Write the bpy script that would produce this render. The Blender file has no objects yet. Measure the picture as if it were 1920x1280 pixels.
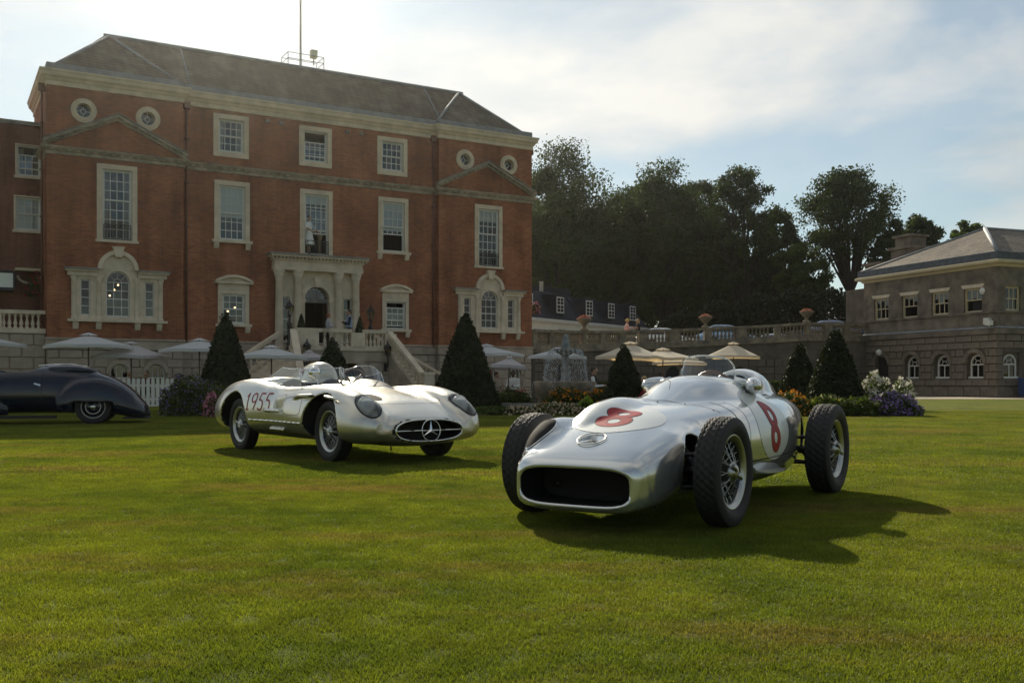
import bpy, bmesh, math, random
import numpy as np
from mathutils import Vector, Matrix

random.seed(7); RNG = np.random.default_rng(7)
S = bpy.context.scene
COL = S.collection
R = math.radians

# ---------------------------------------------------------------- camera
FPX, HOR, EYE = 1867.0, 715.0, 0.88          # focal length and horizon row of the photograph (1920 px wide), eye height
cam_d = bpy.data.cameras.new('camera'); cam = bpy.data.objects.new('camera', cam_d); COL.objects.link(cam)
cam_d.sensor_width = 36.0; cam_d.lens = 36.0 * FPX / 1920.0
cam_d.shift_y = (HOR - 640.0) / 1920.0
cam_d.clip_start = 0.1; cam_d.clip_end = 3000
cam.location = (0, 0, EYE); cam.rotation_euler = (R(90), 0, 0)
S.camera = cam

# ---------------------------------------------------------------- light
SUN_EL, SUN_AZ = R(28.0), R(-15.5)           # azimuth from +Y, negative towards -X
sdir = Vector((math.sin(SUN_AZ) * math.cos(SUN_EL), math.cos(SUN_AZ) * math.cos(SUN_EL), math.sin(SUN_EL)))
sun_d = bpy.data.lights.new('sun', 'SUN'); sun = bpy.data.objects.new('sun', sun_d); COL.objects.link(sun)
sun_d.energy = 5.0; sun_d.angle = R(0.5); sun_d.color = (1.0, 0.90, 0.72)
sun.rotation_euler = sdir.to_track_quat('Z', 'Y').to_euler()
W = bpy.data.worlds.new('World'); S.world = W; W.use_nodes = True
nt = W.node_tree; nt.nodes.clear()
def wn(t, **k):
    n = nt.nodes.new(t)
    for a, b in k.items(): setattr(n, a, b)
    return n
sky = wn('ShaderNodeTexSky', sky_type='NISHITA', sun_disc=False)
sky.sun_elevation = SUN_EL; sky.sun_rotation = SUN_AZ
sky.altitude = 50; sky.air_density = 1.0; sky.dust_density = 0.35; sky.ozone_density = 1.6
tc = wn('ShaderNodeTexCoord')
sep = wn('ShaderNodeSeparateXYZ'); nt.links.new(tc.outputs['Generated'], sep.inputs[0])
mz = wn('ShaderNodeMath', operation='MAXIMUM'); nt.links.new(sep.outputs[2], mz.inputs[0]); mz.inputs[1].default_value = 0.0
az = wn('ShaderNodeMath', operation='ADD'); nt.links.new(mz.outputs[0], az.inputs[0]); az.inputs[1].default_value = 0.16
cmb = wn('ShaderNodeCombineXYZ')
for i in (0, 1):
    dv = wn('ShaderNodeMath', operation='DIVIDE'); nt.links.new(sep.outputs[i], dv.inputs[0]); nt.links.new(az.outputs[0], dv.inputs[1])
    nt.links.new(dv.outputs[0], cmb.inputs[i])
mp = wn('ShaderNodeMapping'); nt.links.new(cmb.outputs[0], mp.inputs[0]); mp.inputs['Location'].default_value = (0.7, 6.6, 4.0)
n1 = wn('ShaderNodeTexNoise'); nt.links.new(mp.outputs[0], n1.inputs['Vector'])
n1.inputs['Scale'].default_value = 1.0; n1.inputs['Detail'].default_value = 9; n1.inputs['Roughness'].default_value = 0.55; n1.inputs['Distortion'].default_value = 0.3
cr = wn('ShaderNodeValToRGB'); nt.links.new(n1.outputs['Fac'], cr.inputs[0])
cr.color_ramp.elements[0].position = 0.46; cr.color_ramp.elements[1].position = 0.60; cr.color_ramp.elements[0].color = (0.30,0.30,0.30,1)
n2 = wn('ShaderNodeTexNoise'); nt.links.new(mp.outputs[0], n2.inputs['Vector'])
n2.inputs['Scale'].default_value = 2.6; n2.inputs['Detail'].default_value = 6
cc = wn('ShaderNodeValToRGB'); nt.links.new(n2.outputs['Fac'], cc.inputs[0])
cc.color_ramp.elements[0].position = 0.3; cc.color_ramp.elements[0].color = (0.72, 0.78, 0.80, 1)
cc.color_ramp.elements[1].position = 0.65; cc.color_ramp.elements[1].color = (1.0, 0.985, 0.93, 1)
hs = wn('ShaderNodeMixRGB', blend_type='MULTIPLY'); hs.inputs[0].default_value = 1.0
nt.links.new(sky.outputs[0], hs.inputs[1]); hs.inputs[2].default_value = (0.97, 1.04, 0.96, 1)
# clouds scatter sunlight forward: bright around the sun, duller away from it
nv = wn('ShaderNodeVectorMath', operation='NORMALIZE'); nt.links.new(tc.outputs['Generated'], nv.inputs[0])
dp = wn('ShaderNodeVectorMath', operation='DOT_PRODUCT'); nt.links.new(nv.outputs[0], dp.inputs[0]); dp.inputs[1].default_value = tuple(sdir)
ph = wn('ShaderNodeMath', operation='MULTIPLY_ADD'); nt.links.new(dp.outputs['Value'], ph.inputs[0]); ph.inputs[1].default_value = 0.5; ph.inputs[2].default_value = 0.5
pw_ = wn('ShaderNodeMath', operation='POWER'); nt.links.new(ph.outputs[0], pw_.inputs[0]); pw_.inputs[1].default_value = 3.0
br_ = wn('ShaderNodeMath', operation='MULTIPLY_ADD'); nt.links.new(pw_.outputs[0], br_.inputs[0]); br_.inputs[1].default_value = 7.6; br_.inputs[2].default_value = 3.6
cl = wn('ShaderNodeVectorMath', operation='SCALE'); nt.links.new(cc.outputs[0], cl.inputs[0]); nt.links.new(br_.outputs[0], cl.inputs['Scale'])
mx = wn('ShaderNodeMixRGB'); nt.links.new(cr.outputs[0], mx.inputs[0]); nt.links.new(hs.outputs[0], mx.inputs[1]); nt.links.new(cl.outputs[0], mx.inputs[2])
bg = wn('ShaderNodeBackground'); bg.inputs[1].default_value = 0.085; nt.links.new(mx.outputs[0], bg.inputs[0])
wo = wn('ShaderNodeOutputWorld'); nt.links.new(bg.outputs[0], wo.inputs[0])
S.render.engine = 'CYCLES'
S.view_settings.view_transform = 'Standard'; S.view_settings.look = 'None'
S.view_settings.gamma = 1.0; S.view_settings.use_curve_mapping = False
S.view_settings.exposure = 0.12
S.cycles.max_bounces = 6; S.cycles.diffuse_bounces = 3; S.cycles.glossy_bounces = 3
S.cycles.transparent_max_bounces = 12; S.cycles.transmission_bounces = 4

# ---------------------------------------------------------------- mesh helpers
class MB:
    """collects shapes, then links them as ONE mesh object"""
    def __init__(s): s.v = []; s.f = []; s.m = []; s.sm = []
    def add(s, vs, fs, m=0, smooth=False):
        o = len(s.v); s.v.extend([tuple(p) for p in vs])
        for f in fs:
            s.f.append(tuple(o + i for i in f)); s.m.append(m); s.sm.append(smooth)
        return s
    def box(s, x0, x1, y0, y1, z0, z1, m=0, M=None):
        vs = [(x0,y0,z0),(x1,y0,z0),(x1,y1,z0),(x0,y1,z0),(x0,y0,z1),(x1,y0,z1),(x1,y1,z1),(x0,y1,z1)]
        if M is not None: vs = [tuple(M @ Vector(p)) for p in vs]
        return s.add(vs, [(0,3,2,1),(4,5,6,7),(0,1,5,4),(1,2,6,5),(2,3,7,6),(3,0,4,7)], m)
    def quad(s, a, b, c, d, m=0): return s.add([a,b,c,d], [(0,1,2,3)], m)
    def prism(s, poly, a0, a1, axis='y', m=0, smooth=False):
        """poly: 2-D points; axis y -> (x,z), axis x -> (y,z), axis z -> (x,y)"""
        n = len(poly)
        def P(p, a): return (p[0], a, p[1]) if axis == 'y' else ((a, p[0], p[1]) if axis == 'x' else (p[0], p[1], a))
        vs = [P(p, a0) for p in poly] + [P(p, a1) for p in poly]
        fs = [(i, (i+1) % n, n + (i+1) % n, n + i) for i in range(n)]
        s.add(vs, fs, m, smooth)
        o = len(s.v) - 2*n
        s.f.append(tuple(o + i for i in reversed(range(n)))); s.m.append(m); s.sm.append(False)
        s.f.append(tuple(o + n + i for i in range(n))); s.m.append(m); s.sm.append(False)
        return s
    def strip(s, A, B, m=0, smooth=True, closed=False):
        n = len(A); fs = [(i, i+1, n+i+1, n+i) for i in range(n-1)]
        if closed: fs.append((n-1, 0, n, 2*n-1))
        return s.add(list(A) + list(B), fs, m, smooth)
    def lathe(s, prof, n=16, c=(0,0,0), axis='z', m=0, smooth=True):
        vs = []
        for k in range(n):
            a = 2*math.pi*k/n; ca, sa = math.cos(a), math.sin(a)
            for r, h in prof:
                if axis == 'z': vs.append((c[0]+r*ca, c[1]+r*sa, c[2]+h))
                elif axis == 'y': vs.append((c[0]+r*ca, c[1]+h, c[2]+r*sa))
                else: vs.append((c[0]+h, c[1]+r*ca, c[2]+r*sa))
        p = len(prof); fs = []
        for k in range(n):
            k2 = (k+1) % n
            for i in range(p-1): fs.append((k*p+i, k2*p+i, k2*p+i+1, k*p+i+1))
        return s.add(vs, fs, m, smooth)
    def tube(s, p0, p1, r0, r1=None, n=8, m=0, cap=True):
        r1 = r0 if r1 is None else r1
        p0, p1 = Vector(p0), Vector(p1); d = (p1 - p0)
        if d.length < 1e-6: return s
        q = d.to_track_quat('Z', 'Y'); vs = []
        for k in range(n):
            a = 2*math.pi*k/n; o = q @ Vector((math.cos(a), math.sin(a), 0))
            vs.append(p0 + o*r0); vs.append(p1 + o*r1)
        fs = [(2*k, 2*((k+1)%n), 2*((k+1)%n)+1, 2*k+1) for k in range(n)]
        s.add(vs, fs, m, True)
        if cap:
            o = len(s.v) - 2*n
            s.f.append(tuple(o + 2*k for k in reversed(range(n)))); s.m.append(m); s.sm.append(False)
            s.f.append(tuple(o + 2*k + 1 for k in range(n))); s.m.append(m); s.sm.append(False)
        return s
    def path(s, pts, r, n=8, m=0):
        for a, b in zip(pts, pts[1:]): s.tube(a, b, r, r, n, m)
        return s
    def ball(s, c, r, nu=10, nv=7, m=0, sc=(1,1,1)):
        prof = [(max(1e-4, r*math.sin(math.pi*i/nv)), -r*math.cos(math.pi*i/nv)) for i in range(nv+1)]
        o = len(s.v); s.lathe(prof, nu, (0,0,0), 'z', m)
        for i in range(o, len(s.v)):
            x, y, z = s.v[i]; s.v[i] = (c[0]+x*sc[0], c[1]+y*sc[1], c[2]+z*sc[2])
        return s
    def mesh(s, name, mats):
        me = bpy.data.meshes.new(name); me.from_pydata(s.v, [], s.f)
        for m in (mats if isinstance(mats, (list, tuple)) else [mats]): me.materials.append(m)
        me.polygons.foreach_set('material_index', s.m); me.polygons.foreach_set('use_smooth', s.sm)
        me.update(); return me
    def build(s, name, mats, parent=None, loc=None, rz=0.0):
        return link(name, s.mesh(name, mats), parent, loc, rz)
def link(name, me, parent=None, loc=None, rz=0.0, sc=None):
    o = bpy.data.objects.new(name, me); COL.objects.link(o)
    if parent is not None: o.parent = parent
    if loc is not None: o.location = loc
    if rz: o.rotation_euler = (0, 0, rz)
    if sc is not None: o.scale = sc
    return o
def tag(o, label=None, cat=None, group=None, kind=None):
    if label: o['label'] = label
    if cat: o['category'] = cat
    if group: o['group'] = group
    if kind: o['kind'] = kind
    return o
def thing(name, label, cat, loc=(0,0,0), rz=0.0, group=None):
    o = link(name, None, None, loc, rz); o.empty_display_size = 0.2
    return tag(o, label, cat, group)
def np_mesh(name, V, Fq, mats, mi=None, smooth=True):
    me = bpy.data.meshes.new(name); V = np.asarray(V, np.float32); Fq = np.asarray(Fq, np.int32); k = Fq.shape[1]
    me.vertices.add(len(V)); me.vertices.foreach_set('co', V.ravel())
    me.loops.add(Fq.size); me.loops.foreach_set('vertex_index', Fq.ravel())
    me.polygons.add(len(Fq)); me.polygons.foreach_set('loop_start', np.arange(0, Fq.size, k, dtype=np.int32))
    for m in (mats if isinstance(mats, (list, tuple)) else [mats]): me.materials.append(m)
    if mi is not None: me.polygons.foreach_set('material_index', np.asarray(mi, np.int32))
    me.polygons.foreach_set('use_smooth', np.full(len(Fq), smooth))
    me.update(calc_edges=True); me.validate(); return me

# ---------------------------------------------------------------- materials
def newmat(name):
    m = bpy.data.materials.new(name); m.use_nodes = True
    nt = m.node_tree; b = nt.nodes['Principled BSDF']; return m, nt, b
def L(nt, a, b): nt.links.new(a, b)
def pmat(name, col, rough=0.6, metal=0.0, var=0.0, scale=4.0, col2=None, bump=0.0, bscale=40.0, spec=0.5, coat=0.0, coord='Object', detail=6, contrast=(0.35,0.65), stretch=None):
    """principled with noise variation between col and col2"""
    m, nt, b = newmat(name)
    b.inputs['Roughness'].default_value = rough; b.inputs['Metallic'].default_value = metal
    b.inputs['Specular IOR Level'].default_value = spec; b.inputs['Coat Weight'].default_value = coat
    b.inputs['Coat Roughness'].default_value = 0.04
    c4 = (*col, 1)
    t = nt.nodes.new('ShaderNodeTexCoord')
    vec = t.outputs[coord]
    if stretch:
        mpn = nt.nodes.new('ShaderNodeMapping'); mpn.inputs['Scale'].default_value = stretch; L(nt, vec, mpn.inputs[0]); vec = mpn.outputs[0]
    if var > 0 or col2:
        n = nt.nodes.new('ShaderNodeTexNoise'); n.inputs['Scale'].default_value = scale; n.inputs['Detail'].default_value = detail; n.inputs['Roughness'].default_value = 0.6
        L(nt, vec, n.inputs['Vector'])
        r = nt.nodes.new('ShaderNodeValToRGB'); L(nt, n.outputs['Fac'], r.inputs[0])
        r.color_ramp.elements[0].position = contrast[0]; r.color_ramp.elements[1].position = contrast[1]
        if col2 is None: col2 = tuple(max(0, x*(1-var)) for x in col)
        r.color_ramp.elements[0].color = (*col2, 1); r.color_ramp.elements[1].color = c4
        L(nt, r.outputs[0], b.inputs['Base Color'])
    else: b.inputs['Base Color'].default_value = c4
    if bump > 0:
        n2 = nt.nodes.new('ShaderNodeTexNoise'); n2.inputs['Scale'].default_value = bscale; n2.inputs['Detail'].default_value = 5
        L(nt, vec, n2.inputs['Vector'])
        bp = nt.nodes.new('ShaderNodeBump'); bp.inputs['Strength'].default_value = bump; bp.inputs['Distance'].default_value = 0.02
        L(nt, n2.outputs['Fac'], bp.inputs['Height']); L(nt, bp.outputs[0], b.inputs['Normal'])
    return m
def brickmat(name, c1, c2, mortar, bw=0.225, bh=0.075, ms=0.012, axis='xz', bump=0.35, wear=(0.6, 1.0), bumpd=0.006, rough=0.9, wcol=None, wscale=0.5, wpos=(0.5, 0.7)):
    m, nt, b = newmat(name); N = nt.nodes.new
    b.inputs['Roughness'].default_value = rough; b.inputs['Specular IOR Level'].default_value = 0.2
    t = N('ShaderNodeTexCoord'); sp = N('ShaderNodeSeparateXYZ'); L(nt, t.outputs['Object'], sp.inputs[0])
    cb = N('ShaderNodeCombineXYZ')
    if axis == 'xz':
        ad = N('ShaderNodeMath'); ad.operation = 'ADD'; L(nt, sp.outputs[0], ad.inputs[0]); L(nt, sp.outputs[1], ad.inputs[1])
        L(nt, ad.outputs[0], cb.inputs[0]); L(nt, sp.outputs[2], cb.inputs[1])
    else:
        L(nt, sp.outputs[0], cb.inputs[0]); L(nt, sp.outputs[1], cb.inputs[1])
    br = N('ShaderNodeTexBrick'); L(nt, cb.outputs[0], br.inputs['Vector'])
    br.inputs['Scale'].default_value = 1.0; br.inputs['Brick Width'].default_value = bw; br.inputs['Row Height'].default_value = bh
    br.inputs['Mortar Size'].default_value = ms; br.inputs['Mortar Smooth'].default_value = 0.2; br.inputs['Bias'].default_value = -0.1
    br.inputs['Color1'].default_value = (*c1, 1); br.inputs['Color2'].default_value = (*c2, 1); br.inputs['Mortar'].default_value = (*mortar, 1)
    n = N('ShaderNodeTexNoise'); n.inputs['Scale'].default_value = wscale; n.inputs['Detail'].default_value = 8; L(nt, t.outputs['Object'], n.inputs['Vector'])
    r = N('ShaderNodeValToRGB'); L(nt, n.outputs['Fac'], r.inputs[0]); r.color_ramp.elements[0].position = 0.3; r.color_ramp.elements[1].position = 0.7
    r.color_ramp.elements[0].color = (wear[0],)*3 + (1,); r.color_ramp.elements[1].color = (wear[1],)*3 + (1,)
    mu = N('ShaderNodeMixRGB'); mu.blend_type = 'MULTIPLY'; mu.inputs[0].default_value = 1.0
    L(nt, br.outputs['Color'], mu.inputs[1]); L(nt, r.outputs[0], mu.inputs[2]); out = mu.outputs[0]
    if wcol:
        n3 = N('ShaderNodeTexNoise'); n3.inputs['Scale'].default_value = 0.9; n3.inputs['Detail'].default_value = 9; n3.inputs['Roughness'].default_value = 0.65
        L(nt, t.outputs['Object'], n3.inputs['Vector'])
        r3 = N('ShaderNodeValToRGB'); L(nt, n3.outputs['Fac'], r3.inputs[0]); r3.color_ramp.elements[0].position = wpos[0]; r3.color_ramp.elements[1].position = wpos[1]
        m3 = N('ShaderNodeMixRGB'); L(nt, r3.outputs[0], m3.inputs[0]); L(nt, out, m3.inputs[1]); m3.inputs[2].default_value = (*wcol, 1); out = m3.outputs[0]
    # rain streaks and sooty runs down the wall
    ms4 = N('ShaderNodeMapping'); ms4.inputs['Scale'].default_value = (1.6,1.6,0.14); L(nt, t.outputs['Object'], ms4.inputs[0])
    n4 = N('ShaderNodeTexNoise'); n4.inputs['Scale'].default_value = 1.0; n4.inputs['Detail'].default_value = 8; n4.inputs['Roughness'].default_value = 0.65; L(nt, ms4.outputs[0], n4.inputs['Vector'])
    r4 = N('ShaderNodeValToRGB'); L(nt, n4.outputs['Fac'], r4.inputs[0]); r4.color_ramp.elements[0].position = 0.32; r4.color_ramp.elements[1].position = 0.56; r4.color_ramp.elements[0].color = (0.62,0.60,0.58,1); r4.color_ramp.elements[1].color = (1.04,1.04,1.04,1)
    m4 = N('ShaderNodeMixRGB'); m4.blend_type = 'MULTIPLY'; m4.inputs[0].default_value = 1.0; L(nt, out, m4.inputs[1]); L(nt, r4.outputs[0], m4.inputs[2]); out = m4.outputs[0]
    L(nt, out, b.inputs['Base Color'])
    bp = N('ShaderNodeBump'); bp.inputs['Strength'].default_value = bump; bp.inputs['Distance'].default_value = bumpd
    inv = N('ShaderNodeMath'); inv.operation = 'SUBTRACT'; inv.inputs[0].default_value = 1.0; L(nt, br.outputs['Fac'], inv.inputs[1])
    L(nt, inv.outputs[0], bp.inputs['Height']); L(nt, bp.outputs[0], b.inputs['Normal'])
    return m
def glassmat(name, tint=(0.9,0.95,0.95), refl=0.25, trans=0.75):
    """thin pane: clear with mirror reflection growing at grazing angles"""
    m = bpy.data.materials.new(name); m.use_nodes = True; nt = m.node_tree; nt.nodes.clear(); N = nt.nodes.new
    o = N('ShaderNodeOutputMaterial'); mx = N('ShaderNodeMixShader'); tr = N('ShaderNodeBsdfTransparent'); gl = N('ShaderNodeBsdfGlossy')
    gl.inputs['Roughness'].default_value = 0.015; tr.inputs[0].default_value = (*tint, 1)
    lw = N('ShaderNodeFresnel'); lw.inputs[0].default_value = 1.5
    ad = N('ShaderNodeMath'); ad.operation = 'ADD'; ad.use_clamp = True; L(nt, lw.outputs[0], ad.inputs[0]); ad.inputs[1].default_value = refl
    L(nt, ad.outputs[0], mx.inputs[0]); L(nt, tr.outputs[0], mx.inputs[1]); L(nt, gl.outputs[0], mx.inputs[2]); L(nt, mx.outputs[0], o.inputs[0])
    return m
M = {}
M['brick'] = brickmat('brick', (0.50,0.165,0.07), (0.29,0.088,0.042), (0.30,0.19,0.13), wear=(0.62,1.05), wscale=0.8)
M['brick2'] = brickmat('brick_dark', (0.33,0.13,0.08), (0.25,0.09,0.055), (0.24,0.16,0.13), wear=(0.6,1.0))
M['stone'] = pmat('stone', (0.76,0.64,0.49), 0.85, var=0.25, scale=2.2, bump=0.15, bscale=30, spec=0.2)
M['stone_dark'] = pmat('stone_weathered', (0.34,0.32,0.29), 0.9, col2=(0.16,0.155,0.15), scale=3.0, bump=0.2, bscale=25, spec=0.2)
M['stone_mid'] = pmat('stone_pediment', (0.50,0.42,0.33), 0.88, col2=(0.26,0.23,0.20), scale=2.6, bump=0.2, bscale=25, spec=0.2)
M['stone_warm'] = pmat('stone_basement', (0.50,0.41,0.32), 0.9, var=0.35, scale=1.6, bump=0.25, bscale=18, spec=0.2)
M['stone_brown'] = pmat('stone_pavilion', (0.25,0.205,0.16), 0.9, col2=(0.12,0.10,0.082), scale=1.3, bump=0.25, bscale=14, spec=0.2)
M['stone_brown2'] = pmat('stone_pavilion_dark', (0.19,0.155,0.12), 0.9, col2=(0.10,0.083,0.067), scale=1.1, bump=0.3, bscale=14, spec=0.2)
M['stone_wall'] = pmat('stone_terrace', (0.34,0.28,0.20), 0.9, col2=(0.14,0.12,0.095), scale=1.7, bump=0.25, bscale=16, spec=0.2)
M['slate'] = brickmat('slate', (0.19,0.155,0.115), (0.135,0.11,0.085), (0.06,0.05,0.04), bw=0.32, bh=0.16, ms=0.012, axis='xz', bump=0.6, bumpd=0.01, wear=(0.75,1.0), rough=0.75, wcol=(0.24,0.215,0.175), wpos=(0.54,0.74))
M['slate_warm'] = brickmat('slate_warm', (0.24,0.20,0.15), (0.17,0.14,0.11), (0.06,0.05,0.04), bw=0.30, bh=0.15, ms=0.014, bump=0.6, bumpd=0.012, wear=(0.7,1.0), rough=0.7)
M['slate_blue'] = brickmat('slate_blue', (0.05,0.052,0.07), (0.038,0.04,0.055), (0.02,0.02,0.025), bw=0.30, bh=0.2, ms=0.012, bump=0.4, rough=0.6)
M['lead'] = pmat('lead', (0.30,0.31,0.33), 0.6, var=0.35, scale=2.5, spec=0.4)
M['lead_dark'] = pmat('lead_dark', (0.10,0.11,0.14), 0.65, col2=(0.055,0.06,0.07), scale=3.5)
M['white'] = pmat('white_paint', (0.74,0.72,0.66), 0.45, var=0.1, scale=6)
M['cream'] = pmat('cream_render', (0.80,0.74,0.60), 0.8, var=0.10, scale=1.2)
M['cream_trim'] = pmat('cream_trim', (0.62,0.52,0.34), 0.6, var=0.15, scale=2.0)
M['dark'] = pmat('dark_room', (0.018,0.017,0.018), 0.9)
M['curtain'] = pmat('curtain', (0.46,0.43,0.38), 0.9, var=0.35, scale=3, stretch=(8,8,0.6))
M['blind'] = pmat('blind', (0.80,0.82,0.75), 0.8, var=0.08, scale=1.5)
M['pipe'] = pmat('drainpipe', (0.15,0.065,0.045), 0.7)
M['iron'] = pmat('iron', (0.015,0.015,0.017), 0.4)
M['glass'] = glassmat('window_glass', (0.8,0.83,0.85), 0.05)
M['clear'] = glassmat('clear_glass', (0.94,0.96,0.94), 0.02)
M['screen'] = glassmat('screen_glass', (0.88,0.91,0.90), 0.09)
M['gravel'] = pmat('gravel', (0.48,0.40,0.31), 0.95, var=0.3, scale=30, bump=0.3, bscale=120)
M['paving'] = pmat('paving', (0.20,0.18,0.155), 0.9, var=0.3, scale=2)
M['soil'] = pmat('soil', (0.045,0.032,0.022), 1.0, var=0.4, scale=9, bump=0.5, bscale=30)
def lampmat(name, col, e):
    m, nt, b = newmat(name); b.inputs['Base Color'].default_value = (*col, 1); b.inputs['Emission Color'].default_value = (*col, 1); b.inputs['Emission Strength'].default_value = e; return m
def canvasmat(name, col, tr):
    m, nt, b = newmat(name); N = nt.nodes.new; b.inputs['Base Color'].default_value = (*col, 1); b.inputs['Roughness'].default_value = 0.9; b.inputs['Specular IOR Level'].default_value = 0.1
    t = N('ShaderNodeBsdfTranslucent'); t.inputs[0].default_value = (*tr, 1); mx = N('ShaderNodeMixShader'); mx.inputs[0].default_value = 0.38
    L(nt, b.outputs[0], mx.inputs[1]); L(nt, t.outputs[0], mx.inputs[2]); L(nt, mx.outputs[0], nt.nodes['Material Output'].inputs[0]); return m
M['bulb'] = lampmat('warm_bulb', (1.0,0.68,0.28), 6.0)

def leafmat(name, c1, c2, trans=0.35, scale=0.6, rough=0.6, tint=(1.4,1.5,0.5)):
    m, nt, b = newmat(name); N = nt.nodes.new
    g = N('ShaderNodeNewGeometry'); n = N('ShaderNodeTexNoise'); n.inputs['Scale'].default_value = scale; n.inputs['Detail'].default_value = 6
    L(nt, g.outputs['Position'], n.inputs['Vector'])
    ri = N('ShaderNodeMath'); ri.operation = 'MULTIPLY_ADD'; L(nt, g.outputs['Random Per Island'], ri.inputs[0]); ri.inputs[1].default_value = 0.5
    sb = N('ShaderNodeMath'); sb.operation = 'SUBTRACT'; L(nt, n.outputs['Fac'], sb.inputs[0]); sb.inputs[1].default_value = 0.25; L(nt, sb.outputs[0], ri.inputs[2])
    r = N('ShaderNodeValToRGB'); L(nt, ri.outputs[0], r.inputs[0]); r.color_ramp.elements[0].position = 0.2; r.color_ramp.elements[1].position = 0.85
    r.color_ramp.elements[0].color = (*c1, 1); r.color_ramp.elements[1].color = (*c2, 1)
    L(nt, r.outputs[0], b.inputs['Base Color']); b.inputs['Roughness'].default_value = rough; b.inputs['Specular IOR Level'].default_value = 0.25
    if trans > 0:
        tl = N('ShaderNodeBsdfTranslucent'); mx = N('ShaderNodeMixShader'); mx.inputs[0].default_value = trans
        hu = N('ShaderNodeMixRGB'); hu.blend_type = 'MULTIPLY'; hu.inputs[0].default_value = 1.0; L(nt, r.outputs[0], hu.inputs[1]); hu.inputs[2].default_value = (*tint,1)
        L(nt, hu.outputs[0], tl.inputs[0]); L(nt, b.outputs[0], mx.inputs[1]); L(nt, tl.outputs[0], mx.inputs[2])
        L(nt, mx.outputs[0], nt.nodes['Material Output'].inputs[0])
    return m
M['leaf'] = leafmat('leaf_tree', (0.024,0.042,0.012), (0.065,0.095,0.022), 0.25)
M['leaf2'] = leafmat('leaf_tree_light', (0.04,0.062,0.014), (0.10,0.135,0.03), 0.35)
M['yew'] = leafmat('yew', (0.014,0.022,0.010), (0.045,0.052,0.018), 0.12, 3.0)
M['bush'] = leafmat('bush_leaf', (0.03,0.05,0.015), (0.10,0.13,0.03), 0.3, 3.0)
M['hosta'] = leafmat('bright_leaf', (0.12,0.18,0.03), (0.22,0.30,0.05), 0.4, 3.0)
M['bark'] = pmat('bark', (0.055,0.042,0.032), 0.95, var=0.4, scale=5, bump=0.5, bscale=12)
for nm, a, c in (('fl_purple',(0.16,0.10,0.30),(0.34,0.22,0.46)), ('fl_white',(0.55,0.52,0.42),(0.78,0.74,0.62)), ('fl_red',(0.35,0.01,0.03),(0.65,0.05,0.10)), ('fl_orange',(0.5,0.16,0.01),(0.75,0.32,0.02)), ('fl_pink',(0.45,0.14,0.22),(0.75,0.35,0.42)), ('fl_cream',(0.5,0.36,0.24),(0.75,0.62,0.45)), ('fl_yellow',(0.5,0.42,0.03),(0.7,0.62,0.08)), ('fl_rust',(0.30,0.10,0.06),(0.50,0.22,0.14))):
    M[nm] = leafmat(nm, a, c, 0.25, 4.0, tint=(1,1,1))
# ================================================================ ground
def patio(x, y):
    """sunken patio between the lawn and the mansion, 0..1"""
    def ss(a, b, t): t = np.clip((t-a)/(b-a), 0, 1); return t*t*(3-2*t)
    return ss(-5.6,-5.2,x)*(1-ss(12.2,12.6,x))*ss(32.6,32.75,y)*(1-ss(58.6,59.0,y))
def axis_pts(lo, hi, fine, step, far):
    a = list(np.arange(fine[0], fine[1]+1e-6, step)); return np.array(sorted(set([lo, lo*0.5+fine[0]*0.5] + a + [hi*0.5+fine[1]*0.5, hi])))
gx = np.array([-900,-400,-150,-70] + list(np.arange(-40,-6,2.0)) + list(np.arange(-6,-5,0.1)) + list(np.arange(-5,12.0,0.8)) + list(np.arange(12.0,13.0,0.1)) + list(np.arange(14,46,2.0)) + [70,150,400,900], float)
gy = np.array([-200,-60,-20,-6] + list(np.arange(0,32,1.0)) + list(np.arange(32.3,33.0,0.05)) + list(np.arange(33.5,58.5,1.0)) + list(np.arange(58.5,59.3,0.1)) + [62,70,90,120,200,500,1500], float)
GX, GY = np.meshgrid(gx, gy, indexing='ij')
GZ = -0.47*patio(GX, GY)
V = np.stack([GX, GY, GZ], -1).reshape(-1, 3); nx, ny = GX.shape
I = np.arange(nx*ny).reshape(nx, ny)
Q = np.stack([I[:-1,:-1], I[1:,:-1], I[1:,1:], I[:-1,1:]], -1).reshape(-1, 4)
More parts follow.
